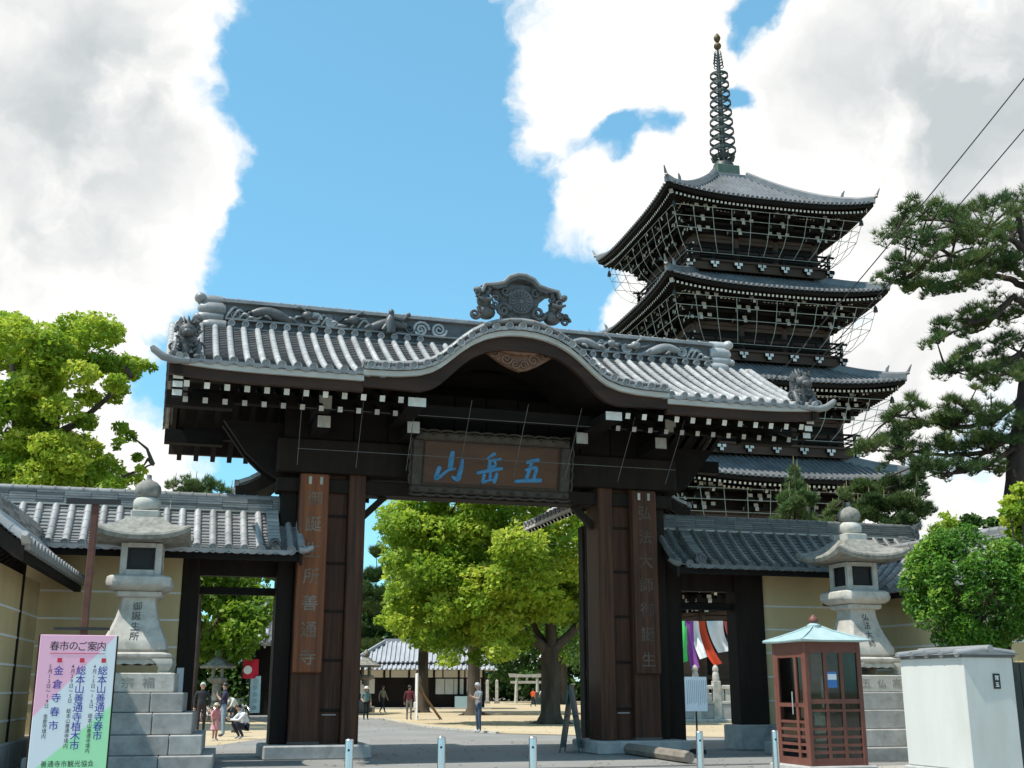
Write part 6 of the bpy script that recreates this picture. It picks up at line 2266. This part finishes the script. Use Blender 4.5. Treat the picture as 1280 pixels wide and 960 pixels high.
EDGES = [("pel", "spi", 's'), ("spi", "che", 's'), ("che", "nk0", 's'), ("nk0", "nk1", 'k'), ("nk1", "hd1", 'k'), ("hd1", "hd2", 'k'), ("hd2", "hd3", 'k')]
for S in "LR":
    EDGES += [("pel", "hp" + S, 'p'), ("hp" + S, "kn" + S, 'p'), ("kn" + S, "an" + S, 'p'), ("an" + S, "to" + S, 'h'), ("che", "sh" + S, 's'), ("sh" + S, "el" + S, 'u'), ("el" + S, "wr" + S, 'f'), ("wr" + S, "ha" + S, 'k')]


def person(label, loc, rz, h, pose, shirt, pants, shoe, hair=None, hat=None, sleeves='short', build=1.0, skirt=None, group=None, cat="person"):
    P = dict(BASE)
    P.update({q: w for q, w in pose.items() if q[0] != "_"})
    names = list(P)
    me = bpy.data.meshes.new("body")
    me.from_pydata([P[n] for n in names], [(names.index(a), names.index(b)) for a, b, _ in EDGES], [])
    o = bpy.data.objects.new("body", me)
    COL.objects.link(o)
    md = o.modifiers.new("Skin", 'SKIN')
    md.use_smooth_shade = True
    sk = me.skin_vertices[0].data
    for i, n in enumerate(names):
        r_ = RAD.get(n) or RAD[n[:2]]
        if n in ("pel", "spi", "che"):
            sk[i].radius = (r_ * build * 1.15, r_ * build * .82)
        else:
            sk[i].radius = (r_ * (build if n[:2] in ("hp", "sh") else 1), r_ * (build if n[:2] in ("hp", "sh") else 1))
        sk[i].use_root = (n == "pel")
    sb = o.modifiers.new("Sub", 'SUBSURF')
    sb.levels = sb.render_levels = 2
    dg = bpy.context.evaluated_depsgraph_get()
    bm_ = bpy.data.meshes.new_from_object(o.evaluated_get(dg))
    vs = [tuple(q.co) for q in bm_.vertices]
    fs = [tuple(q.vertices) for q in bm_.polygons]
    bpy.data.objects.remove(o)
    bpy.data.meshes.remove(me)
    bpy.data.meshes.remove(bm_)
    slot = {'s': 0, 'p': 1, 'k': 2, 'h': 3, 'u': 0, 'f': 0 if sleeves == 'long' else 2}
    segs = [(Vector(P[a]), Vector(P[b]), slot[t], (RAD.get(a) or RAD[a[:2]])) for a, b, t in EDGES]
    mb = MB()
    mi = []
    for f in fs:
        c = Vector((0, 0, 0))
        for i in f:
            c += Vector(vs[i])
        c /= len(f)
        best, bs_ = 9, 0
        for a, b, s_, r_ in segs:
            d = b - a
            k = max(0, min(1, (c - a).dot(d) / max(1e-6, d.length_squared)))
            q = (c - (a + d * k)).length / (r_ + .03)
            if q < best:
                best, bs_ = q, s_
        mi.append(bs_)
    mb.add(vs, fs)
    mb.m = mi
    # face
    hd = (Vector(P["hd1"]) + Vector(P["hd2"])) / 2
    up = (Vector(P["hd3"]) - Vector(P["nk1"])).normalized()
    fwd = Vector(pose.get("_look", (0, -1, 0))).normalized()
    fwd = (fwd - up * fwd.dot(up)).normalized()
    sd = fwd.cross(up)
    mb.ball(hd + fwd * .092 - up * .005, (.014, .014, .02), 6, 4, 2)
    for s_ in (-1, 1):
        mb.ball(hd + sd * .085 * s_, (.016, .02, .03), 6, 4, 2)
        mb.ball(hd + fwd * .080 + sd * .032 * s_ + up * .02, .010, 6, 4, 4)
    mb.box(hd + fwd * .082 - up * .045, (.045, .012, .008), None, 4)
    # hands: palm and five fingers
    for S in "LR":
        w, ha = Vector(P["wr" + S]), Vector(P["ha" + S])
        d = (ha - w).normalized()
        side_ = d.cross(Vector((0, 1, .2))).normalized()
        nrm = side_.cross(d)
        for j, ln in enumerate((.065, .075, .07, .055)):
            b0 = ha + side_ * (.026 - .0175 * j) * (1 if S == 'L' else -1) + d * .015
            mb.tube([b0, b0 + d * ln * .55 + nrm * .006, b0 + d * ln + nrm * .022], [.0095, .009, .007], 5, 2)
        b0 = w + d * .03 + side_ * .03 * (1 if S == 'L' else -1)
        mb.tube([b0, b0 + d * .03 + side_ * .022 * (1 if S == 'L' else -1), b0 + d * .062 + side_ * .026 * (1 if S == 'L' else -1)], [.011, .010, .008], 5, 2)
    t = thing("person", label, cat, loc, rz, group)
    k = h / 1.76
    t.scale = (k, k, k)
    mb.build("body", [shirt, pants, SKIN, shoe, SHOE_D], t, smooth='all')
    R_ = Matrix((sd, -fwd, up)).transposed().to_4x4()
    R_.translation = hd
    if hair:
        q = MB()
        rings = []
        for i in range(7):
            th = math.pi * .62 * i / 6
            rg = []
            for j in range(14):
                a = 2 * math.pi * j / 14
                cut = 1.0 - .42 * max(0, -math.sin(a)) * (i / 6)
                th2 = th * cut
                rg.append((.100 * math.sin(th2) * math.cos(a), .108 * math.sin(th2) * math.sin(a) + .008, .02 + .118 * math.cos(th2)))
            rings.append(rg)
        q.loft(list(reversed(rings)))
        MB().join(q, R_).build("hair", hair, t, smooth='all')
    if hat:
        q = MB().lathe([(.19, .055), (.20, .062), (.115, .075), (.112, .13), (.09, .17), (.03, .185)], 16)
        MB().join(q, R_).build("hat", hat, t, smooth=50)
    if skirt:
        pe = Vector(P["pel"])
        MB().lathe([(.24, pe.z - .42), (.20, pe.z - .2), (.145, pe.z + .05)], 14, (pe.x, pe.y, 0)).build("skirt", skirt, t, smooth=60)
    return t


def gpx(u, v):
    d = pix_dir(u, v)
    k = -1.5 / d.z
    return (d.x * k, d.y * k, 0)


WALK = {"knL": (-.10, -.14, .52), "anL": (-.10, -.26, .12), "toL": (-.10, -.40, .07), "knR": (.10, .06, .50), "anR": (.10, .30, .14), "toR": (.10, .17, .04), "elL": (-.26, .12, 1.14), "wrL": (-.25, .10, .90), "haL": (-.25, .08, .83), "elR": (.26, -.05, 1.14), "wrR": (.24, -.18, .93), "haR": (.24, -.23, .87)}
PHONE = {"elL": (-.22, -.08, 1.16), "wrL": (-.09, -.30, 1.24), "haL": (-.05, -.36, 1.28), "elR": (.22, -.08, 1.16), "wrR": (.09, -.30, 1.24), "haR": (.05, -.36, 1.28), "nk1": (0, -.02, 1.51), "hd1": (0, -.045, 1.57), "hd2": (0, -.06, 1.645), "hd3": (0, -.07, 1.71), "_look": (0, -1, -.4), "hd0": (0, 0, 0)}
PHONE.pop("hd0")
jeans = cloth("denim", (.045, .065, .10))
ljeans = cloth("pale_denim", (.17, .23, .29))
black = cloth("black", (.014, .014, .016))
person("man in grey tee shirt and jeans looking down at a phone in the sand yard", gpx(598, 916), R(-62), 1.74, PHONE, cloth("grey_tee", (.17, .18, .19)), jeans, SHOE_L, hair=HAIR_G)
p0 = Vector(gpx(598, 916))
k = 1.74 / 1.76
mt = Matrix.Translation(p0) @ Matrix.Rotation(R(-62), 4, 'Z') @ Matrix.Scale(k, 4)
tag(MB().cbx(-.038, .038, -.452, -.442, 1.265, 1.42, .004).build("mobile_phone", BLACK, None, tuple(p0), (0, 0, R(-62))), "black mobile phone held up by the man in the grey tee shirt", "phone")
person("person in white hat and teal vest standing near the small stone lantern", gpx(457, 900), R(20), 1.6, {"wrL": (-.2, -.16, .98), "haL": (-.16, -.22, .98)}, cloth("teal_vest", (.10, .17, .17)), black, SHOE_D, hair=HAIR_K, hat=M("white_hat", (.62, .61, .58), (.7, .69, .66), rough=.8))
person("person in checked shirt and dark trousers walking past the grey roofed hall", gpx(478, 892), R(60), 1.72, WALK, cloth("khaki", (.20, .18, .14)), cloth("navy", (.025, .028, .045)), SHOE_L, hair=HAIR_K)
person("person in maroon jacket and grey trousers carrying a white bag", gpx(511, 900), R(175), 1.7, {"wrR": (.27, -.02, .90)}, cloth("maroon", (.085, .016, .022)), cloth("grey_trousers", (.12, .115, .105)), SHOE_D, hair=HAIR_K, sleeves='long')
bg_ = gpx(511, 900)
m = MB().cbx(.22, .40, -.10, .10, .55, .88, .04)
m.tube([(.26, 0, .86), (.31, 0, .98), (.36, 0, .86)], .012, 5)
tag(m.build("shopping_bag", M("white_bag", (.62, .62, .60), (.70, .70, .68), rough=.6, bump=.2), None, bg_, (0, 0, R(8))), "white bag hanging from the hand of the maroon jacketed person", "bag")
person("person in bright orange top walking away near the stone torii", gpx(666.5, 884), R(150), 1.55, WALK, cloth("orange", (.62, .085, .02)), black, SHOE_D, hair=HAIR_K)
person("person in white shirt half hidden behind the big camphor trunk", gpx(678, 882.5), R(200), 1.6, WALK, cloth("white_shirt", (.62, .61, .60)), black, SHOE_D, hair=HAIR_K)
# group behind the side doorway
person("man in dark suit standing beside the doorway post", gpx(250, 918), R(15), 1.74, {"anL": (-.10, -.12, .10), "toL": (-.12, -.27, .04), "knL": (-.1, -.09, .51)}, cloth("suit_jacket", (.020, .020, .026)), cloth("dark_plum", (.035, .018, .020)), SHOE_D, hair=HAIR_G, sleeves='long')
person("small girl in pink top and pale hat standing by the man in jeans", gpx(268, 926), R(60), 1.08, {}, cloth("pink", (.52, .20, .22)), cloth("pink_trousers", (.30, .16, .15)), SHOE_L, hair=HAIR_K, hat=STRAW, skirt=cloth("pink_skirt", (.50, .24, .26)), build=1.1)
person("man in navy tee shirt and pale jeans standing with the small girl", gpx(278, 921), R(-70), 1.72, {"elR": (.2, -.12, 1.15), "wrR": (.10, -.24, 1.30), "haR": (.06, -.26, 1.38)}, cloth("navy_tee", (.022, .022, .055)), ljeans, SHOE_D, hair=HAIR_K)
CROUCH = {"pel": (0, .18, .36), "spi": (0, .12, .52), "che": (0, .0, .68), "nk0": (0, -.07, .80), "nk1": (0, -.10, .86), "hd1": (0, -.13, .92), "hd2": (0, -.135, 1.0), "hd3": (0, -.13, 1.07),
          "hpL": (-.10, .15, .34), "knL": (-.19, -.26, .50), "anL": (-.15, .0, .10), "toL": (-.17, -.15, .03), "hpR": (.10, .15, .34), "knR": (.19, -.26, .50), "anR": (.15, .0, .10), "toR": (.17, -.15, .03),
          "shL": (-.19, .0, .76), "elL": (-.24, -.2, .58), "wrL": (-.10, -.40, .60), "haL": (-.06, -.46, .62), "shR": (.19, .0, .76), "elR": (.24, -.2, .58), "wrR": (.10, -.40, .60), "haR": (.06, -.46, .62), "_look": (0, -1, -.3)}
person("crouching man in white shirt and dark shorts on the sand", gpx(301, 924), R(-55), 1.72, CROUCH, cloth("white_shirt2", (.60, .61, .64)), cloth("navy_shorts", (.022, .024, .04)), SHOE_L, hair=HAIR_K, sleeves='long', build=1.1)
BEND = {"che": (0, -.16, 1.20), "spi": (0, -.04, 1.08), "nk0": (0, -.28, 1.27), "nk1": (0, -.34, 1.30), "hd1": (0, -.39, 1.31), "hd2": (0, -.44, 1.33), "hd3": (0, -.49, 1.35), "shL": (-.18, -.22, 1.24), "elL": (-.2, -.35, 1.02), "wrL": (-.12, -.48, .86), "haL": (-.1, -.52, .80), "shR": (.18, -.22, 1.24), "elR": (.2, -.35, 1.02), "wrR": (.12, -.48, .86), "haR": (.1, -.52, .80), "_look": (0, -.6, -.8)}
person("dark haired person in pale patterned top bending forward behind the crouching man", gpx(294, 916), R(-50), 1.6, BEND, cloth("pale_pattern", (.45, .47, .45)), black, SHOE_D, hair=HAIR_K)

# ------------------------------------------------------------------ things farther in the precinct
# grey roofed hall
hl = thing("low_hall", "low white walled hall with pale grey hipped tile roof across the yard", "building", (-7.6, 92, 0), R(2))
hl["kind"] = "thing"
HG = M("hall_pale_tile", (.30, .31, .33), (.42, .43, .45), rough=.5, scale=1, bump=.1, rnd=.05)
HW = M("hall_white_wall", (.52, .50, .45), (.60, .58, .53), rough=.85, scale=1, bump=.05, rnd=.02)
x0, x1, dp = -4.2, 5.4, 4.0
MB().bx(x0, x1, 0, dp, 0, 2.95).build("wall_core", WOOD_K, hl)
for (a, b, z0, z1, mt_) in ((x0 + .1, x0 + 2.3, 2.35, 2.9, HW), (x0 + 2.45, x0 + 4.4, 2.35, 2.9, HW), (x0 + 4.5, x0 + 6.4, 2.35, 2.9, HW), (x0 + 6.5, x0 + 8.1, 2.35, 2.9, HW), (x0 + 8.2, x1 - .1, 2.35, 2.9, HW), (x0 + .1, x0 + 1.2, 1.15, 2.25, HW), (x0 + 8.3, x1 - .2, 1.15, 2.25, HW)):
    MB().bx(a, b, -.04, -.002, z0, z1).build("plaster_panel", mt_, hl)
wn_ = MB().bx(x0 + 5.9, x0 + 8.05, -.06, -.003, 1.1, 2.25)
wn_.build("window", M("paper_window", (.42, .44, .42), (.5, .52, .5), rough=.4, bump=0), hl)
for x in (x0 + 6.6, x0 + 7.3):
    MB().bx(x - .02, x + .02, -.075, -.062, 1.1, 2.25).build("window_bar", WOOD_E, hl)
for i in range(6):
    x = x0 + (x1 - x0) * i / 5
    MB().bx(x - .08, x + .08, -.10, -.0, 0, 2.95).build("post", WOOD_K, hl)
MB().bx(x0 + 7.4, x0 + 8.7, -.9, -.3, .05, .95).build("storage_box", M("pale_blue_box", (.25, .36, .40), (.3, .42, .46), rough=.5, bump=.05), hl)
MB().bx(x0 - .6, x1 + .6, -1.0, -.1, 0, .12).build("step_stone", GRANITE, hl)
# skirt roof and main hipped roof with ribs
def hip(nm, X0, X1, Y0, Y1, Zb, inset, Zt, mat, rib=.35):
    mb_ = MB()
    b_ = [(X0, Y0, Zb), (X1, Y0, Zb), (X1, Y1, Zb), (X0, Y1, Zb)]
    yi = min(inset, (Y1 - Y0) / 2 - .02)
    t_ = [(X0 + inset, Y0 + yi, Zt), (X1 - inset, Y0 + yi, Zt), (X1 - inset, Y1 - yi, Zt), (X0 + inset, Y1 - yi, Zt)]
    mb_.add(b_ + t_, [(0, 1, 5, 4), (1, 2, 6, 5), (2, 3, 7, 6), (3, 0, 4, 7), (4, 5, 6, 7), (3, 2, 1, 0)])
    o = mb_.build(nm, mat, hl)
    rb_ = MB()
    n_ = int((X1 - X0) / rib)
    for i in range(n_ + 1):
        x = X0 + (X1 - X0) * i / n_
        f = 1.0
        if x < X0 + inset:
            f = (x - X0) / inset
        elif x > X1 - inset:
            f = (X1 - x) / inset
        if f > .05:
            rb_.beam((x, Y0 - .02, Zb + .06), (x, Y0 + yi * f, Zb + .06 + (Zt - Zb) * f), .13, .10)
    rb_.build("roof_ribs", mat, o)
    return o


hip("skirt_roof", x0 - 1.1, x1 + 1.1, -1.15, dp + 1.1, 2.92, .95, 3.45, HG)
hip("main_roof", x0 - .6, x1 + .6, -.6, dp + .6, 3.47, 2.4, 5.05, HG)
MB().bx(x0 + 1.7, x1 - 1.7, dp / 2 - .2, dp / 2 + .2, 5.0, 5.35).build("roof_ridge", HG, hl)
for (xa, xb) in ((x0 - .6, x0 + 1.8), (x1 + .6, x1 - 1.8)):
    MB().beam((xa, -.6, 3.55), (xb, dp / 2 - .4, 5.15), .22, .2).build("hip_ridge", HG, hl)

# stone torii
to = thing("stone_torii", "small pale stone torii gate across the yard", "torii", (1.6, 128, 0), R(4))
for x in (-1.1, 1.1):
    MB().tube([(x * 1.07, 0, 0), (x, 0, 2.75)], [.19, .16], 10).build("pillar", GRANITE, to, smooth=40)
MB().bx(-1.75, 1.75, -.12, .12, 2.05, 2.32).build("tie_beam", GRANITE, to)
m = MB().prism([(-1.85, 2.70), (1.85, 2.70), (2.0, 3.10), (0, 3.0), (-2.0, 3.10)], lambda a, b, t: (a, t, b), -.2, .2)
m.build("top_beam", GRANITE, to)
MB().bx(-.12, .12, -.08, .08, 2.32, 2.72).build("centre_strut", GRANITE, to)
t = thing("stone_trough", "low dark stone trough before the torii", "trough", (3.0, 122, 0))
MB().cbx(-1.0, 1.0, -.5, .5, 0, 1.15, .05).build("basin", GRANITE_D, t)
MB().bx(-.8, .8, -.35, .35, 1.1, 1.16).build("water_surface", BLACK, t)
for (x, lab) in ((-1.6, "pale stone post near the torii with a flat top"), (-2.6, "thin pale stone post beyond the torii beside the camphor trunk")):
    b = MB().cbx(-.16, .16, -.16, .16, 0, 2.35, .03)
    b.lathe([(.16, 2.35), (.02, 2.45)], sq=.1)
    o = thing("stone_post", lab, "stone post", (x, 126, 0))
    b.build("shaft", GRANITE, o)
    MB().cbx(-.3, .3, -.3, .3, 0, .25, .03).build("foot", GRANITE_D, o)

# small dark stone lantern by the hall
def little_lantern(label, loc, s, rz=0.2):
    l = thing("garden_lantern", label, "stone lantern", loc, rz)
    l.scale = (s, s, s)
    MB().cbx(-.45, .45, -.45, .45, 0, .3, .03).build("base", GRANITE_D, l)
    MB().tube([(0, 0, .3), (0, 0, 1.5)], [.22, .18], 10).build("shaft", GRANITE_D, l, smooth=40)
    MB().lathe([(.2, 1.5), (.4, 1.62), (.42, 1.72), (.3, 1.76)], 6).build("platform", GRANITE_D, l)
    for k in range(4):
        a = k * math.pi / 2 + .78
        MB().tube([(math.cos(a) * .24, math.sin(a) * .24, 1.75), (math.cos(a) * .24, math.sin(a) * .24, 2.15)], .07, 6).build("fire_box_post", GRANITE_D, l)
    MB().lathe([(.28, 2.15), (.72, 2.12), (.74, 2.22), (.45, 2.36), (.2, 2.55), (.12, 2.6)], 6).build("roof", GRANITE_D, l)
    MB().lathe([(.1, 2.58), (.17, 2.68), (.16, 2.82), (.03, 2.98)], 10).build("finial", GRANITE_D, l, smooth=40)
    return l


little_lantern("small dark stone lantern before the grey roofed hall", (-9.6, 78, 0), 1.35)
little_lantern("weathered squat stone lantern among the parked bicycles", (-14.0, 56.5, 0), 1.15)
m = MB()
g = np.random.default_rng(2)
m.ball((0, 0, .35), (.75, .5, .45), 12, 8)
m.v = [(x + .1 * math.sin(y * 9 + z * 7), y + .08 * math.sin(x * 8), max(0, z + .07 * math.sin(x * 6 + y * 5))) for x, y, z in m.v]
tag(m.build("garden_rock", GRANITE_D, None, (-9.6, 75.5, 0), None, smooth=40), "rounded grey rock at the foot of the small stone lantern", "rock")
# leaning white board with two brown props
wb = thing("leaning_board", "tall white panel propped up by two brown poles near the maroon jacketed person", "board", gpx(520, 900), R(-80))
MB().cbx(-.5, .5, -.03, .03, 0, 2.25, .01).build("panel", LINE_W, wb)
MB().bx(-.5, .5, .031, .06, .1, .2).build("back_rail", WOOD_E, wb)
for x in (-.4, .4):
    MB().beam((x, .05, 1.6), (x, 1.25, .02), .06, .06).build("prop", M("brown_pole", (.16, .085, .04), (.24, .13, .06), rough=.7), wb)

# hall seen through the left doorway
h2 = thing("temple_hall", "dark timber temple hall with grey tile eave behind the side doorway", "building", (-15.9, 70, 0), R(8))
h2["kind"] = "thing"
MB().bx(.6, 5.0, 0, 8, 0, 4.4).build("wall_core", WOOD_K, h2)
hb_ = MB().grid(lambda u, v: (-.4 + 6.4 * u, -1.6 + 5.6 * v, 4.1 + 3.4 * v ** 1.15), 1, 8)
hb_.build("roof_bed", TILE_D, h2)
hm = cover_row([(-1.6 + 5.6 * v, 4.13 + 3.4 * v ** 1.15) for v in [i / 8 for i in range(9)]], .11, tile=.5).mesh("cover_tile_row", [HG, TILE], smooth=50)
for i in range(16):
    put("cover_tile_row", hm, h2, (-.3 + i * .41, 0, 0))
MB().bx(-.4, 6.0, -1.55, -1.4, 3.92, 4.08).build("eave_board", FASCIA, h2)
for i in range(12):
    m = MB().beam((-.3 + i * .54, -1.45, 3.85), (-.3 + i * .54, 0, 4.35), .11, .12)
    m.m[0] = 1
    m.build("rafter", [WOOD_K, WHITE], h2)
for x in (.6, 2.8, 5.0):
    MB().tube([(x, -.08, 0), (x, -.08, 4.3)], .17, 8).build("column", WOOD_D, h2, smooth=40)

# parked bicycles behind the doorway
def bicycle(label, loc, rz, col):
    b = thing("bicycle", label, "bicycle", loc, rz, "bicycles parked before the dark hall")
    for x in (-.52, .52):
        w_ = MB()
        pts = [(x + math.cos(a) * .33, 0, .34 + math.sin(a) * .33) for a in [2 * math.pi * j / 20 for j in range(21)]]
        w_.tube(pts, .022, 6, cap=False)
        o = w_.build("wheel", BLACK, b, smooth=60)
        s_ = MB()
        for j in range(10):
            a = math.pi * j / 5
            s_.tube([(x, 0, .34), (x + math.cos(a) * .32, 0, .34 + math.sin(a) * .32)], .004, 3)
        tag(s_.build("spokes", STEEL, o), None, None, kind="stuff")
    f_ = MB()
    for a, c in (((-.52, 0, .34), (-.18, 0, .82)), ((-.52, 0, .34), (-.08, 0, .32)), ((-.08, 0, .32), (-.2, 0, .88)), ((-.08, 0, .32), (.38, 0, .80)), ((-.15, 0, .55), (.36, 0, .88)), ((.36, 0, .92), (.52, 0, .34))):
        f_.tube([a, c], .018, 6)
    f_.build("frame", col, b, smooth=60)
    MB().ball((-.22, 0, .93), (.14, .09, .045), 8, 5).build("saddle", BLACK, b, smooth=60)
    MB().tube([(.25, -.26, 1.02), (.36, -.12, 1.04), (.36, .12, 1.04), (.25, .26, 1.02)], .014, 6).build("handlebar", STEEL, b, smooth=60)
    bk = MB()
    for z in (.78, .88, .98):
        for (p_, q_) in (((.46, -.15, z), (.78, -.15, z)), ((.78, -.15, z), (.78, .15, z)), ((.78, .15, z), (.46, .15, z)), ((.46, .15, z), (.46, -.15, z))):
            bk.tube([p_, q_], .010, 4)
    bk.bx(.47, .77, -.14, .14, .765, .775)
    bk.build("basket", M("basket_wire", (.45, .46, .46), (.55, .56, .56), rough=.4, metal=.5, bump=0), b)
    for x in (-.52, .52):
        MB().tube([(x + math.cos(a) * .375, 0, .34 + math.sin(a) * .375) for a in [math.pi * (.15 + .7 * j / 8) for j in range(9)]], .022, 5).build("mudguard", STEEL, b)
    return b


bc = [("silver", (.50, .51, .52)), ("blue", (.05, .12, .30)), ("white", (.62, .62, .60)), ("red", (.40, .03, .03)), ("dark green", (.02, .08, .05)), ("pale blue", (.30, .45, .52))]
for i, (nm, c) in enumerate(bc):
    u = (258, 272, 312, 324, 335, 346)[i]
    q = gpx(u, 897)
    bicycle("%s city bicycle with wire basket parked before the dark hall" % nm, (q[0], 55.5 + .4 * (i % 2), 0), R(20 + 55 * (i % 3)), M("bike_" + nm.replace(" ", "_"), c, rough=.4, bump=0))
# banners by the hall
for (lab, u, v0, w_, h_, c, nm) in (("red cloth banner with white disc hanging before the dark hall", 314, 824, .75, .9, (.50, .015, .04), "red"), ("pale blue dotted banner standing among the bicycles", 320, 845, .5, 1.7, (.42, .56, .60), "pale_blue")):
    p_ = at_px(u, v0, 56.8)
    bn = thing("cloth_banner", lab, "banner", (p_.x, p_.y, 0))
    MB().tube([(-w_ / 2 - .04, 0, 0), (-w_ / 2 - .04, 0, p_.z + .1)], .018, 6).build("pole", BLACK, bn)
    MB().tube([(-w_ / 2 - .04, 0, p_.z), (w_ / 2, 0, p_.z)], .012, 5).build("cross_rod", BLACK, bn)
    MB().grid(lambda a, b: (-w_ / 2 + w_ * a, .05 * math.sin(a * 5 + b * 3), p_.z - h_ * b), 6, 8).build("cloth", M("banner_" + nm, c, rough=.8, bump=.05), bn, smooth='all')
    if nm == "red":
        MB().lathe([(.005, .01), (.2, .01), (.2, -.01)], 16, (-.12, -.06, p_.z - .5), axis='y').build("white_disc", LINE_W, bn)
    else:
        for k in range(5):
            MB().lathe([(.005, .01), (.11, .01), (.11, -.01)], 12, (0, -.065, p_.z - .25 - .3 * k), axis='y').build("printed_dot", M("dot_grey", (.25, .33, .36), rough=.8, bump=0), bn)

# ------------------------------------------------------------------ overhead cables
for i, ((u0, v0, Y0), (u1, v1, Y1)) in enumerate((((905, 545, 31.2), (1340, 22, 24.0)), ((960, 516, 32.0), (1340, 90, 24.5)))):
    a, b = at_px(u0, v0, Y0), at_px(u1, v1, Y1)
    pts = []
    for j in range(25):
        f = j / 24
        q = a.lerp(b, f)
        q.z -= .5 * 4 * f * (1 - f) * .35
        pts.append(q)
    tag(MB().tube(pts, .016, 5).build("overhead_cable", BLACK), ("thin black overhead cable slanting up from the gate eave, higher of the pair", "thin black overhead cable crossing the gate roof tiles, lower of the pair")[i], "cable", "pair of overhead cables")

# ------------------------------------------------------------------ wear on the ground: joints, patches and fallen leaves
jm = MB()
for i in range(9):
    a, b = gw(-9 + i * 2.4, -5.6), gw(-9 + i * 2.4, -19)
    jm.beam((a[0], a[1], .002), (b[0], b[1], .002), .018, .006)
for t_ in (-7.5, -10.0, -12.5, -15.0):
    a, b = gw(-11, t_), gw(12, t_)
    jm.beam((a[0], a[1], .0025), (b[0], b[1], .0025), .018, .006)
tag(jm.build("paving_joint", M("dark_joint", (.09, .085, .075), (.13, .12, .11), rough=.95, bump=0)), None, None, kind="structure")
lv = MB()
rk = random.Random(15)
for i in range(900):
    if i < 500:
        x, y = rk.uniform(-9, 8), rk.uniform(17, 36)
    else:
        x, y = rk.uniform(-9, 9), rk.uniform(42, 62)
    a, s_ = rk.uniform(0, 6.3), rk.uniform(.03, .07)
    c_, n_ = math.cos(a) * s_, math.sin(a) * s_
    z = .012 + rk.random() * .008
    lv.add([(x - c_, y - n_, z), (x - n_ * .4, y + c_ * .4, z + .012), (x + c_, y + n_, z + .004), (x + n_ * .4, y - c_ * .4, z + .01)], [(0, 1, 2, 3)])
tag(lv.build("fallen_leaves", M("dry_leaf", (.16, .09, .03), (.30, .20, .07), rough=.9, bump=0, scale=.8)), "dry brown fallen leaves scattered over the paving and sand", "leaves", None, "stuff")
